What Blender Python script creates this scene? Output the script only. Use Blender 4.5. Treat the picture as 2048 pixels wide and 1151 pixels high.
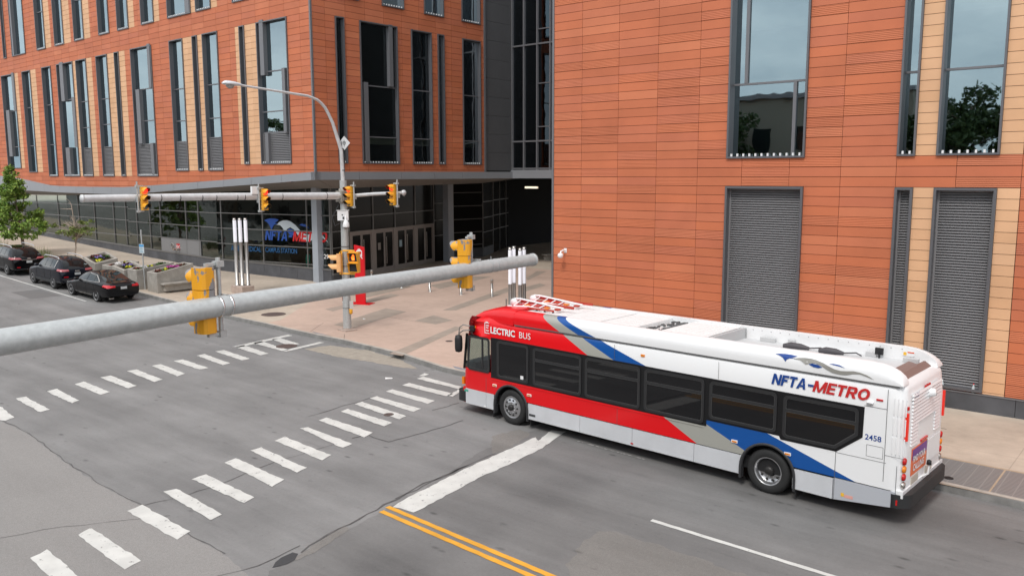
import bpy, math, random
from mathutils import Vector, Matrix, noise as mnoise
random.seed(7)
rad = math.radians
for o in list(bpy.data.objects):
    bpy.data.objects.remove(o)
sc = bpy.context.scene
C = sc.collection

# ---------------------------------------------------------------- camera (a drone hovering 6.57 m above the street)
FPX, CX, CY, CAMH = 1666., 1024., 575.5, 6.57
_down = Vector((1054.6-CX, -(12803-CY), -FPX)).normalized()
_up = -_down
_fw = Vector((0, 0, -1)); _fw = (_fw-_fw.dot(_up)*_up).normalized()
_rt = _fw.cross(_up)
RC = Matrix((_rt, _fw, _up))
cam_data = bpy.data.cameras.new("camera"); cam = bpy.data.objects.new("camera", cam_data); C.objects.link(cam)
cam_data.sensor_width = 36; cam_data.lens = 36*FPX/2048.
cam_data.clip_start = .1; cam_data.clip_end = 2000
cam.matrix_world = Matrix.Translation((0, 0, CAMH)) @ RC.to_4x4()
sc.camera = cam

# ---------------------------------------------------------------- sky, sun, exposure (bright overcast)
SUN_AZ, SUN_EL = rad(205), rad(52)
w = bpy.data.worlds.new("World"); sc.world = w; w.use_nodes = True
nt = w.node_tree; nt.nodes.clear()
def N(nt, typ, **kw):
    n = nt.nodes.new(typ)
    for k, v in kw.items():
        if k.startswith('_'): n.inputs[k[1:]].default_value = v
        else: setattr(n, k, v)
    return n
out = N(nt, 'ShaderNodeOutputWorld'); bg = N(nt, 'ShaderNodeBackground')
sky = N(nt, 'ShaderNodeTexSky', sky_type='NISHITA', sun_disc=False, sun_elevation=SUN_EL, sun_rotation=SUN_AZ)
tc = N(nt, 'ShaderNodeTexCoord')
mp = N(nt, 'ShaderNodeMapping'); mp.inputs['Scale'].default_value = (1, 1, 3.2)
nz = N(nt, 'ShaderNodeTexNoise'); nz.inputs['Scale'].default_value = 2.6; nz.inputs['Detail'].default_value = 6; nz.inputs['Roughness'].default_value = .55
cr = N(nt, 'ShaderNodeValToRGB')
cr.color_ramp.elements[0].position = .36; cr.color_ramp.elements[0].color = (5.6, 6.2, 6.9, 1)
cr.color_ramp.elements[1].position = .62; cr.color_ramp.elements[1].color = (10.6, 10.7, 10.8, 1)
mx = N(nt, 'ShaderNodeMix', data_type='RGBA'); mx.inputs[0].default_value = .9
nt.links.new(tc.outputs['Generated'], mp.inputs[0]); nt.links.new(mp.outputs[0], nz.inputs['Vector'])
nt.links.new(nz.outputs['Fac'], cr.inputs[0]); nt.links.new(sky.outputs[0], mx.inputs[6]); nt.links.new(cr.outputs[0], mx.inputs[7])
nt.links.new(mx.outputs[2], bg.inputs[0]); bg.inputs[1].default_value = .1
nt.links.new(bg.outputs[0], out.inputs[0])
sl = bpy.data.lights.new("sun", 'SUN'); sl.energy = 1.3; sl.angle = rad(14); sl.color = (1, .965, .92)
so = bpy.data.objects.new("sun", sl); C.objects.link(so)
sd = Vector((math.sin(SUN_AZ)*math.cos(SUN_EL), math.cos(SUN_AZ)*math.cos(SUN_EL), math.sin(SUN_EL)))
so.rotation_euler = sd.to_track_quat('Z', 'Y').to_euler(); so.location = (0, -20, 40)
sc.view_settings.view_transform = 'Standard'; sc.view_settings.look = 'None'
sc.view_settings.gamma = 1; sc.view_settings.use_curve_mapping = False
sc.view_settings.exposure = .6
sc.render.engine = 'CYCLES'
sc.cycles.max_bounces = 8; sc.cycles.transparent_max_bounces = 12; sc.cycles.caustics_reflective = False; sc.cycles.caustics_refractive = False

# ---------------------------------------------------------------- survey helpers: where a sight line meets the ground or a wall
S2 = Vector((math.sin(rad(-49.7)), math.cos(rad(-49.7))))      # along the street, away to the left
T2 = Vector((-S2.y, S2.x))*-1                                   # across the street, towards the buildings
def hz(u):                                                      # the street climbs away to the left
    if u < 32: return 0.
    if u < 40: return .033*(u-32)**2/16
    if u < 110: return .033*(u-36)
    return .033*74
def UV(u, v, off=0.):
    p = S2*u+T2*v
    return Vector((p.x, p.y, hz(u)+off))
def sray(x, y): return RC @ Vector((x-CX, -(y-CY), -FPX))
def GZ(x, y, z):
    d = sray(x, y); return Vector((0, 0, CAMH))+d*((z-CAMH)/d.z)
def PG(x, y, off=0.):
    z = off
    for _ in range(40):
        P = GZ(x, y, z); z = .5*z+.5*(hz(P.xy.dot(S2))+off)
    return GZ(x, y, z)
def uv_of(P): return P.x*S2.x+P.y*S2.y, P.x*T2.x+P.y*T2.y
def atv(x, v, off=0.):                                          # ground point at offset v across, along the sight line of column x
    d = sray(x, 560).xy; k = v/d.dot(T2); p = d*k
    return Vector((p.x, p.y, hz(p.dot(S2))+off))
class Plane:
    """vertical wall plane: a along it, z up, d out of it"""
    def __init__(s, o, e, n):
        s.o = Vector(o[:2]); s.e = Vector(e[:2]).normalized(); s.n = Vector(n[:2]).normalized()
    def px(s, x, y):
        d = sray(x, y); t = s.n.dot(s.o)/s.n.dot(d.xy); P = Vector((0, 0, CAMH))+d*t
        return (P.xy-s.o).dot(s.e), P.z
    def pt(s, a, z, d=0.):
        p = s.o+s.e*a+s.n*d; return Vector((p.x, p.y, z))
def segplane(p, q):
    p = Vector(p[:2]); q = Vector(q[:2]); e = (q-p).normalized(); n = Vector((e.y, -e.x))
    if n.dot(-p) < 0: n = -n
    return Plane(p, e, n), (q-p).length

# ---------------------------------------------------------------- mesh builder
class MB:
    def __init__(s): s.v = []; s.f = []; s.m = []; s.s = []
    def add(s, vs, fs, mi=0, sm=False):
        b = len(s.v); s.v += [Vector(v) for v in vs]
        for f in fs: s.f.append([b+i for i in f]); s.m.append(mi); s.s.append(sm)
    def hexa(s, p, mi=0):      # 8 points: bottom loop 0-3, top loop 4-7
        s.add(p, [(3, 2, 1, 0), (4, 5, 6, 7), (0, 1, 5, 4), (1, 2, 6, 5), (2, 3, 7, 6), (3, 0, 4, 7)], mi)
    def box(s, x0, x1, y0, y1, z0, z1, mi=0, M=None):
        p = [Vector(c) for c in ((x0,y0,z0),(x1,y0,z0),(x1,y1,z0),(x0,y1,z0),(x0,y0,z1),(x1,y0,z1),(x1,y1,z1),(x0,y1,z1))]
        if M: p = [M@c for c in p]
        s.hexa(p, mi)
    def fbox(s, F, a0, a1, z0, z1, d0, d1, mi=0):
        s.hexa([F.pt(a0,z0,d0),F.pt(a1,z0,d0),F.pt(a1,z0,d1),F.pt(a0,z0,d1),F.pt(a0,z1,d0),F.pt(a1,z1,d0),F.pt(a1,z1,d1),F.pt(a0,z1,d1)], mi)
    def quad(s, *p, mi=0): s.add(p, [tuple(range(len(p)))], mi)
    def prism(s, poly, d, mi=0, sm=False):   # poly: 3d loop, d: extrusion vector
        n = len(poly); d = Vector(d); P = [Vector(p) for p in poly]
        s.add(P+[p+d for p in P], [tuple(range(n))[::-1], tuple(range(n, 2*n))], mi)
        s.add(P+[p+d for p in P], [(i, (i+1) % n, n+(i+1) % n, n+i) for i in range(n)], mi, sm)
    def tube(s, pts, rs, n=12, mi=0, caps=True, sm=True):
        pts = [Vector(p) for p in pts]
        if not isinstance(rs, (list, tuple)): rs = [rs]*len(pts)
        rings = []; ref = None
        for i, p in enumerate(pts):
            a = pts[max(i-1, 0)]; b = pts[min(i+1, len(pts)-1)]; t = (b-a).normalized()
            if ref is None: ref = Vector((0, 0, 1)) if abs(t.z) < .9 else Vector((1, 0, 0))
            x = (ref-t*ref.dot(t)).normalized(); y = t.cross(x); ref = x
            rings += [p+(x*math.cos(2*math.pi*k/n)+y*math.sin(2*math.pi*k/n))*rs[i] for k in range(n)]
        fs = [(i*n+k, i*n+(k+1) % n, (i+1)*n+(k+1) % n, (i+1)*n+k) for i in range(len(pts)-1) for k in range(n)]
        s.add(rings, fs, mi, sm)
        if caps:
            s.add(rings[:n], [tuple(range(n))[::-1]], mi); s.add(rings[-n:], [tuple(range(n))], mi)
    def lathe(s, o, ax, prof, n=24, mi=0, sm=True, a0=0, a1=2*math.pi):
        o = Vector(o); ax = Vector(ax).normalized(); ref = Vector((0, 0, 1)) if abs(ax.z) < .9 else Vector((1, 0, 0))
        x = (ref-ax*ref.dot(ax)).normalized(); y = ax.cross(x); full = abs(a1-a0-2*math.pi) < 1e-6; m = n if full else n+1
        vs = [o+ax*h+(x*math.cos(a0+(a1-a0)*k/n)+y*math.sin(a0+(a1-a0)*k/n))*r for r, h in prof for k in range(m)]
        fs = [(i*m+k, i*m+(k+1) % m, (i+1)*m+(k+1) % m, (i+1)*m+k) for i in range(len(prof)-1) for k in range(n)]
        s.add(vs, fs, mi, sm)
    def text(s, st, o, ex, ey, size, lift=.004, off=0., shear=0., mi=0, align='LEFT', sx=1., space=1.):
        cu = bpy.data.curves.new('t', 'FONT'); cu.body = st; cu.size = 1; cu.offset = off; cu.shear = shear; cu.align_x = align
        cu.resolution_u = 3; cu.space_character = space
        ob = bpy.data.objects.new('t', cu); C.objects.link(ob)
        bpy.context.view_layer.update()
        me = bpy.data.meshes.new_from_object(ob.evaluated_get(bpy.context.evaluated_depsgraph_get()))
        ex = Vector(ex); ey = Vector(ey); nn = ex.cross(ey).normalized(); o = Vector(o)
        s.add([o+ex*(v.co.x*size*sx)+ey*(v.co.y*size)+nn*lift for v in me.vertices], [tuple(p.vertices) for p in me.polygons], mi)
        bpy.data.objects.remove(ob); bpy.data.curves.remove(cu); bpy.data.meshes.remove(me)
    def build(s, name, mats, parent=None, local=False, origin=None, bevel=0, auto=None, subsurf=0, **tags):
        if not isinstance(mats, (list, tuple)): mats = [mats]
        me = bpy.data.meshes.new(name)
        if parent is not None and not local:
            r = parent
            while r.parent: r = r.parent
            inv = r.matrix_basis.inverted(); vs = [inv@v for v in s.v]
        elif parent is None and origin is not None:
            o = Vector(origin); vs = [v-o for v in s.v]
        else: vs = s.v
        me.from_pydata([tuple(v) for v in vs], [], s.f)
        for m in mats: me.materials.append(m)
        me.polygons.foreach_set('material_index', s.m); me.polygons.foreach_set('use_smooth', s.s)
        me.update()
        ob = bpy.data.objects.new(name, me); C.objects.link(ob)
        if parent is not None: ob.parent = parent
        elif origin is not None: ob.location = Vector(origin)
        if bevel:
            b = ob.modifiers.new('bevel', 'BEVEL'); b.width = bevel; b.segments = 2; b.limit_method = 'ANGLE'; b.angle_limit = rad(35)
        if subsurf:
            b = ob.modifiers.new('sub', 'SUBSURF'); b.levels = b.render_levels = subsurf
        tag(ob, **tags)
        return ob
def tag(o, label=None, cat=None, group=None, kind=None):
    if label: o['label'] = label
    if cat: o['category'] = cat
    if group: o['group'] = group
    if kind: o['kind'] = kind
    return o
def thing(name, loc, rz=0., label=None, cat=None, group=None, tilt=None):
    o = bpy.data.objects.new(name, None); C.objects.link(o); o.empty_display_size = .3
    M = Matrix.Translation(Vector(loc)) @ Matrix.Rotation(rz, 4, 'Z')
    if tilt: M = M @ tilt
    o.matrix_basis = M
    return tag(o, label, cat, group)
def copy_tree(o, parent=None):
    c = o.copy(); C.objects.link(c)
    if parent: c.parent = parent
    for ch in [x for x in bpy.data.objects if x.parent == o]: copy_tree(ch, c)
    return c

# heavy italic sign letters, each a few convex strokes in a cell one unit high
def _bx(x0, x1, y0, y1): return [(x0, y0), (x1, y0), (x1, y1), (x0, y1)]
def _ring(w, h, iw, ih, n=20):
    o = [(w/2+w/2*math.cos(2*math.pi*k/n), h/2+h/2*math.sin(2*math.pi*k/n)) for k in range(n)]; i = [(w/2+iw/2*math.cos(2*math.pi*k/n), h/2+ih/2*math.sin(2*math.pi*k/n)) for k in range(n)]
    return [[o[k], o[(k+1) % n], i[(k+1) % n], i[k]] for k in range(n)]
GL = {'N': (.92, [_bx(0, .25, 0, 1), _bx(.67, .92, 0, 1), [(0, 1), (.27, 1), (.92, 0), (.65, 0)]]),
      'F': (.72, [_bx(0, .25, 0, 1), _bx(.25, .72, .79, 1), _bx(.25, .62, .42, .62)]),
      'T': (.80, [_bx(0, .80, .79, 1), _bx(.275, .525, 0, .79)]),
      'A': (.98, [[(0, 0), (.26, 0), (.56, 1), (.36, 1)], [(.72, 0), (.98, 0), (.62, 1), (.42, 1)], _bx(.2, .78, .2, .38)]),
      'M': (1.12, [_bx(0, .23, 0, 1), _bx(.89, 1.12, 0, 1), [(.0, 1), (.28, 1), (.65, 0), (.47, 0)], [(.84, 1), (1.12, 1), (.65, 0), (.47, 0)]]),
      'E': (.74, [_bx(0, .25, 0, 1), _bx(.25, .74, .8, 1), _bx(.25, .68, .41, .60), _bx(.25, .74, 0, .2)]),
      'R': (.86, [_bx(0, .25, 0, 1), _bx(.25, .62, .8, 1), _bx(.25, .62, .38, .57), [(.56, .38), (.66, .39), (.80, .50), (.56, .57)], [(.56, .55), (.80, .48), (.84, .62), (.84, .76), (.56, .82)], [(.56, .8), (.84, .74), (.76, .93), (.62, 1), (.56, 1)], [(.36, .40), (.62, .42), (.88, 0), (.60, 0)]]),
      'O': (.98, _ring(.98, 1.02, .48, .60)), '-': (.42, [_bx(0, .38, .36, .56)])}
def heavy(Mb, word, o, ex, ey, width, height, mi=0, shear=.26, gap=.07, lift=.002):
    ex = Vector(ex); ey = Vector(ey); nn = ex.cross(ey).normalized(); o = Vector(o); tot = sum(GL[c][0] for c in word)+gap*(len(word)-1)+shear; k = width/tot; x = 0; q = 0
    if word == '-': shear = 0; tot = .42; k = width/tot
    for c in word:
        for P_ in GL[c][1]:
            q += 1; Mb.add([o+ex*((x+a+shear*b)*k)+ey*(b*height)+nn*(lift+.0002*(q % 7)) for a, b in P_], [tuple(range(len(P_)))], mi)
        x += GL[c][0]+gap
# ---------------------------------------------------------------- materials
def mat(name, col, rough=.6, metal=0., spec=.5, var=0., scale=8., bump=0., bscale=60., coat=0., emit=None, estr=0.):
    m = bpy.data.materials.new(name); m.use_nodes = True; t = m.node_tree; b = t.nodes['Principled BSDF']
    b.inputs['Base Color'].default_value = (*col, 1); b.inputs['Roughness'].default_value = rough; b.inputs['Metallic'].default_value = metal
    b.inputs['Specular IOR Level'].default_value = spec; b.inputs['Coat Weight'].default_value = coat; b.inputs['Coat Roughness'].default_value = .04
    if emit: b.inputs['Emission Color'].default_value = (*emit, 1); b.inputs['Emission Strength'].default_value = estr
    if var or bump:
        c = N(t, 'ShaderNodeTexCoord'); co = c.outputs['Object']
    if var:
        n = N(t, 'ShaderNodeTexNoise'); n.inputs['Scale'].default_value = scale; n.inputs['Detail'].default_value = 7; n.inputs['Roughness'].default_value = .6
        t.links.new(co, n.inputs['Vector'])
        r = N(t, 'ShaderNodeMapRange'); r.inputs[1].default_value = .3; r.inputs[2].default_value = .7; r.inputs[3].default_value = 1-var; r.inputs[4].default_value = 1+var
        t.links.new(n.outputs['Fac'], r.inputs[0])
        v = N(t, 'ShaderNodeVectorMath', operation='SCALE'); v.inputs[0].default_value = col
        t.links.new(r.outputs[0], v.inputs['Scale']); t.links.new(v.outputs[0], b.inputs['Base Color'])
    if bump:
        n = N(t, 'ShaderNodeTexNoise'); n.inputs['Scale'].default_value = bscale; n.inputs['Detail'].default_value = 4
        t.links.new(co, n.inputs['Vector'])
        u = N(t, 'ShaderNodeBump'); u.inputs['Strength'].default_value = bump; u.inputs['Distance'].default_value = .02
        t.links.new(n.outputs['Fac'], u.inputs['Height']); t.links.new(u.outputs[0], b.inputs['Normal'])
    return m
def glass_mat(name, tint=(.30, .38, .38), refl=(.9, .97, 1.), base=.2, wave=.02, wscale=.8, ior=1.7):
    m = bpy.data.materials.new(name); m.use_nodes = True; t = m.node_tree; t.nodes.clear()
    o = N(t, 'ShaderNodeOutputMaterial'); mix = N(t, 'ShaderNodeMixShader')
    tr = N(t, 'ShaderNodeBsdfTransparent'); tr.inputs[0].default_value = (*tint, 1)
    gl = N(t, 'ShaderNodeBsdfGlossy'); gl.inputs[0].default_value = (*refl, 1); gl.inputs['Roughness'].default_value = .015
    fr = N(t, 'ShaderNodeFresnel'); fr.inputs[0].default_value = ior
    ad = N(t, 'ShaderNodeMath', operation='ADD', use_clamp=True); ad.inputs[1].default_value = base
    c = N(t, 'ShaderNodeTexCoord'); n = N(t, 'ShaderNodeTexNoise'); n.inputs['Scale'].default_value = wscale; n.inputs['Detail'].default_value = 2
    u = N(t, 'ShaderNodeBump'); u.inputs['Strength'].default_value = wave; u.inputs['Distance'].default_value = .5
    t.links.new(c.outputs['Object'], n.inputs['Vector']); t.links.new(n.outputs['Fac'], u.inputs['Height']); t.links.new(u.outputs[0], gl.inputs['Normal'])
    t.links.new(fr.outputs[0], ad.inputs[0]); t.links.new(ad.outputs[0], mix.inputs[0])
    t.links.new(tr.outputs[0], mix.inputs[1]); t.links.new(gl.outputs[0], mix.inputs[2]); t.links.new(mix.outputs[0], o.inputs[0])
    return m
def terracotta(name, tones, ribbed=False, rough=.62):
    m = bpy.data.materials.new(name); m.use_nodes = True; t = m.node_tree; b = t.nodes['Principled BSDF']
    g = N(t, 'ShaderNodeNewGeometry'); r = N(t, 'ShaderNodeValToRGB'); r.color_ramp.interpolation = 'LINEAR'
    el = r.color_ramp.elements
    el[0].color = (*tones[0], 1); el[1].color = (*tones[-1], 1)
    for i, c in enumerate(tones[1:-1]): e = el.new((i+1)/(len(tones)-1)); e.color = (*c, 1)
    t.links.new(g.outputs['Random Per Island'], r.inputs[0])
    c = N(t, 'ShaderNodeTexCoord'); n = N(t, 'ShaderNodeTexNoise'); n.inputs['Scale'].default_value = .9; n.inputs['Detail'].default_value = 8
    t.links.new(c.outputs['Object'], n.inputs['Vector'])
    q = N(t, 'ShaderNodeMapRange'); q.inputs[1].default_value = .3; q.inputs[2].default_value = .7; q.inputs[3].default_value = .93; q.inputs[4].default_value = 1.07
    t.links.new(n.outputs['Fac'], q.inputs[0])
    v = N(t, 'ShaderNodeVectorMath', operation='SCALE'); t.links.new(r.outputs[0], v.inputs[0]); t.links.new(q.outputs[0], v.inputs['Scale'])
    t.links.new(v.outputs[0], b.inputs['Base Color']); b.inputs['Roughness'].default_value = rough; b.inputs['Specular IOR Level'].default_value = .35
    if ribbed:
        s = N(t, 'ShaderNodeSeparateXYZ'); t.links.new(c.outputs['Object'], s.inputs[0])
        k = N(t, 'ShaderNodeMath', operation='MULTIPLY'); k.inputs[1].default_value = 2*math.pi/.048; t.links.new(s.outputs[2], k.inputs[0])
        h = N(t, 'ShaderNodeMath', operation='SINE'); t.links.new(k.outputs[0], h.inputs[0])
        u = N(t, 'ShaderNodeBump'); u.inputs['Strength'].default_value = 1; u.inputs['Distance'].default_value = .004
        t.links.new(h.outputs[0], u.inputs['Height']); t.links.new(u.outputs[0], b.inputs['Normal'])
    return m

def asphalt(name, col, agg=.12, stain=.5, spots=True, bump=.5):
    """old asphalt: broad wheel-track streaks along the street, fine aggregate, oil spots"""
    m = bpy.data.materials.new(name); m.use_nodes = True; t = m.node_tree; b = t.nodes['Principled BSDF']; L = t.links.new
    c = N(t, 'ShaderNodeTexCoord')
    rot = N(t, 'ShaderNodeMapping'); rot.inputs['Rotation'].default_value = (0, 0, rad(-(90+49.7))); rot.inputs['Scale'].default_value = (1, 1, 1)
    L(c.outputs['Object'], rot.inputs[0])
    st = N(t, 'ShaderNodeMapping'); st.inputs['Scale'].default_value = (.09, .75, 1); L(rot.outputs[0], st.inputs[0])
    def noise(vec, sc_, det=6, ro=.6):
        n = N(t, 'ShaderNodeTexNoise'); n.inputs['Scale'].default_value = sc_; n.inputs['Detail'].default_value = det; n.inputs['Roughness'].default_value = ro
        L(vec, n.inputs['Vector']); return n.outputs['Fac']
    def rng(x, a0, a1, b0, b1):
        r = N(t, 'ShaderNodeMapRange'); 
        for i, q in enumerate((a0, a1, b0, b1)): r.inputs[i+1].default_value = q
        L(x, r.inputs[0]); return r.outputs[0]
    def mul(x, y):
        k = N(t, 'ShaderNodeMath', operation='MULTIPLY'); L(x, k.inputs[0]); L(y, k.inputs[1]); return k.outputs[0]
    f = rng(noise(st.outputs[0], 1., 5), .3, .7, 1-.22*stain, 1+.18*stain)
    f = mul(f, rng(noise(rot.outputs[0], .45, 6), .3, .7, 1-.14*stain, 1+.12*stain))
    f = mul(f, rng(noise(rot.outputs[0], 90., 3, .7), .3, .7, 1-agg, 1+agg))
    f = mul(f, rng(noise(rot.outputs[0], 14., 5, .75), .3, .75, 1-.08, 1+.06))
    if spots:
        vo = N(t, 'ShaderNodeTexVoronoi'); vo.inputs['Scale'].default_value = 1.7; vo.inputs['Randomness'].default_value = 1.
        wv = N(t, 'ShaderNodeMapping'); wv.inputs['Scale'].default_value = (.7, 1.5, 1); L(rot.outputs[0], wv.inputs[0]); L(wv.outputs[0], vo.inputs['Vector'])
        sp = rng(vo.outputs['Distance'], .05, .16, .55, 1.)
        msk = rng(noise(rot.outputs[0], .35, 3), .42, .56, 0, 1)
        k = N(t, 'ShaderNodeMix', data_type='FLOAT'); k.inputs[2].default_value = 1.; L(msk, k.inputs[0]); L(sp, k.inputs[3])
        f = mul(f, k.outputs[0])
    sp2 = rng(noise(rot.outputs[0], 5.5, 7, .8), .60, .70, 1., 1-.32*stain); f = mul(f, sp2)
    f = mul(f, rng(noise(st.outputs[0], 5., 8, .75), .56, .72, 1., 1-.16*stain))
    v = N(t, 'ShaderNodeVectorMath', operation='SCALE'); v.inputs[0].default_value = col; L(f, v.inputs['Scale']); L(v.outputs[0], b.inputs['Base Color'])
    b.inputs['Roughness'].default_value = .8; b.inputs['Specular IOR Level'].default_value = .3
    u = N(t, 'ShaderNodeBump'); u.inputs['Strength'].default_value = bump; u.inputs['Distance'].default_value = .006
    L(noise(rot.outputs[0], 70., 4, .7), u.inputs['Height']); L(u.outputs[0], b.inputs['Normal'])
    return m
def paving(name, col, joint=1.5, jw=.012, var=.12, jd=.72):
    """concrete slabs with sawn joints laid square to the street"""
    m = bpy.data.materials.new(name); m.use_nodes = True; t = m.node_tree; b = t.nodes['Principled BSDF']; L = t.links.new
    c = N(t, 'ShaderNodeTexCoord'); rot = N(t, 'ShaderNodeMapping'); rot.inputs['Rotation'].default_value = (0, 0, rad(-(90+49.7))); L(c.outputs['Object'], rot.inputs[0])
    s = N(t, 'ShaderNodeSeparateXYZ'); L(rot.outputs[0], s.inputs[0])
    fs = []
    for i in (0, 1):
        a = N(t, 'ShaderNodeMath', operation='PINGPONG'); a.inputs[1].default_value = joint/2; L(s.outputs[i], a.inputs[0])
        q = N(t, 'ShaderNodeMath', operation='GREATER_THAN'); q.inputs[1].default_value = jw; L(a.outputs[0], q.inputs[0]); fs.append(q.outputs[0])
    mn = N(t, 'ShaderNodeMath', operation='MINIMUM'); L(fs[0], mn.inputs[0]); L(fs[1], mn.inputs[1])
    r = N(t, 'ShaderNodeMapRange'); r.inputs[3].default_value = jd; r.inputs[4].default_value = 1; L(mn.outputs[0], r.inputs[0])
    x = r.outputs[0]
    for sc_, dt, vv in ((.35, 5, var), (3.5, 6, var*.5), (55, 3, .05)):
        n = N(t, 'ShaderNodeTexNoise'); n.inputs['Scale'].default_value = sc_; n.inputs['Detail'].default_value = dt; L(rot.outputs[0], n.inputs['Vector'])
        q = N(t, 'ShaderNodeMapRange'); q.inputs[1].default_value = .3; q.inputs[2].default_value = .7; q.inputs[3].default_value = 1-vv; q.inputs[4].default_value = 1+vv; L(n.outputs['Fac'], q.inputs[0])
        k = N(t, 'ShaderNodeMath', operation='MULTIPLY'); L(x, k.inputs[0]); L(q.outputs[0], k.inputs[1]); x = k.outputs[0]
    v = N(t, 'ShaderNodeVectorMath', operation='SCALE'); v.inputs[0].default_value = col; L(x, v.inputs['Scale']); L(v.outputs[0], b.inputs['Base Color'])
    b.inputs['Roughness'].default_value = .8; b.inputs['Specular IOR Level'].default_value = .3
    return m
def worn_paint(name, col, under, thr=.33, scale=6.):
    m = bpy.data.materials.new(name); m.use_nodes = True; t = m.node_tree; b = t.nodes['Principled BSDF']; L = t.links.new
    c = N(t, 'ShaderNodeTexCoord'); n = N(t, 'ShaderNodeTexNoise'); n.inputs['Scale'].default_value = scale; n.inputs['Detail'].default_value = 9; n.inputs['Roughness'].default_value = .72
    L(c.outputs['Object'], n.inputs['Vector'])
    r = N(t, 'ShaderNodeMapRange'); r.inputs[1].default_value = thr-.02; r.inputs[2].default_value = thr+.03; L(n.outputs['Fac'], r.inputs[0])
    n2 = N(t, 'ShaderNodeTexNoise'); n2.inputs['Scale'].default_value = 2.5; n2.inputs['Detail'].default_value = 6; L(c.outputs['Object'], n2.inputs['Vector'])
    q = N(t, 'ShaderNodeMapRange'); q.inputs[1].default_value = .3; q.inputs[2].default_value = .7; q.inputs[3].default_value = .86; q.inputs[4].default_value = 1.06; L(n2.outputs['Fac'], q.inputs[0])
    v = N(t, 'ShaderNodeVectorMath', operation='SCALE'); v.inputs[0].default_value = col; L(q.outputs[0], v.inputs['Scale'])
    k = N(t, 'ShaderNodeMix', data_type='RGBA'); k.inputs[6].default_value = (*under, 1); L(r.outputs[0], k.inputs[0]); L(v.outputs[0], k.inputs[7]); L(k.outputs[2], b.inputs['Base Color'])
    b.inputs['Roughness'].default_value = .6
    return m
TERRA = [(.47,.138,.064), (.51,.155,.072), (.55,.162,.072), (.50,.152,.078), (.57,.185,.088)]
M = dict(
  terra=terracotta('terracotta panel', TERRA), ribs=terracotta('ribbed terracotta panel', TERRA, True),
  cream=terracotta('cream terracotta panel', [(.68,.40,.225), (.72,.43,.25), (.66,.38,.21)]),
  back=mat('dark cavity', (.11, .035, .022), .9),
  frame=mat('grey window metal', (.14, .14, .15), .42, .35),
  frame2=mat('grey reveal metal', (.18, .18, .19), .45, .3),
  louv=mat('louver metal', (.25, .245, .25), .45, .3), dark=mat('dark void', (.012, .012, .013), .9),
  glass=glass_mat('window glass', refl=(.72,.90,.97), base=.27, wave=.006), glass2=glass_mat('shopfront glass', (.60, .70, .66), (.85, .95, .9), .06, .03),
  bglass=mat('near black glass', (.012,.011,.010), .15, spec=.10), dglass=glass_mat('dark glass', (.12, .14, .15), (.6, .68, .75), .03, ior=1.4),
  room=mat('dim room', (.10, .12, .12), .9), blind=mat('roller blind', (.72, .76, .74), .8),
  fascia=mat('grey composite panel', (.30, .31, .33), .4, .25, var=.04, scale=.4),
  soffit=mat('soffit panel', (.20, .19, .18), .7), column=mat('blue grey column paint', (.34, .37, .41), .5, var=.05, scale=2),
  greywall=mat('dark grey panel', (.085, .085, .088), .6, var=.05, scale=1.5),
  plinth=mat('stained slate plinth', (.075, .077, .085), .6, var=.35, scale=.9), stud=mat('white stud', (.8, .8, .8), .4),
  asph=asphalt('main asphalt', (.222, .216, .211), stain=1.), asph2=asphalt('coarse old asphalt', (.265, .252, .240), .28, .3, False, 1.),
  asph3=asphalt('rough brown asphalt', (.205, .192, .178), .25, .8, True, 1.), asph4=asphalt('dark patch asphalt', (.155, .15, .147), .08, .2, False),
  pave=paving('beige concrete paving', (.46, .385, .31), 3.05, .010, .14, .78), pink=paving('pink concrete paving', (.50, .365, .295), 1.5, .008, .10, .85),
  pave2=mat('darker paving band', (.335, .27, .22), .8, var=.12, scale=2.), kerb=mat('kerb stone', (.20, .195, .185), .8, var=.22, scale=3, bump=.4, bscale=20),
  ada=mat('blue grey tactile panel', (.22, .235, .27), .7, var=.2, scale=3), white=worn_paint('white road paint', (.62, .61, .575), (.21, .20, .19), .375, 7.),
  yellow=worn_paint('yellow road paint', (.75, .36, .035), (.2, .19, .18), .3), crack=mat('crack filler', (.095, .09, .087), .7, var=.3, scale=5),
  iron=mat('rusty iron', (.13, .095, .085), .7, .3, var=.2, scale=30), grate=None,
  steel=mat('brushed steel', (.45, .42, .39), .33, .9, var=.1, scale=3), galv=mat('galvanised steel', (.47, .485, .48), .5, .35, var=.11, scale=14.),
  galvw=mat('weathered white pole', (.60, .60, .60), .5, .2, var=.12, scale=4), yel=mat('signal yellow', (.83, .40, .03), .45, var=.04, scale=4),
  yelpeach=mat('faded signal yellow', (.85, .47, .20), .5), blackm=mat('matt black', (.012, .012, .013), .6), dgrey=mat('dark grey metal', (.07, .07, .075), .5, .3),
  red=mat('red sign paint', (.62, .008, .015), .35), whitep=mat('white paint', (.80, .80, .80), .35), conc=mat('grey concrete', (.34, .315, .28), .85, var=.22, scale=2.5, bump=.3, bscale=30),
  concp=mat('pink concrete', (.42, .33, .28), .85, var=.15, scale=4), tube=mat('frosted white tube', (.82, .82, .86), .3, emit=(.9, .9, 1.), estr=.12),
  rubber=mat('tyre rubber', (.018, .018, .018), .75, bump=.2, bscale=80), bark=mat('bark', (.16, .115, .085), .9, var=.3, scale=20, bump=.6, bscale=40),
  deadw=mat('pale bare wood', (.36, .29, .23), .85), soil=mat('soil', (.06, .04, .028), .95, var=.3, scale=12, bump=.6),
)
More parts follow.
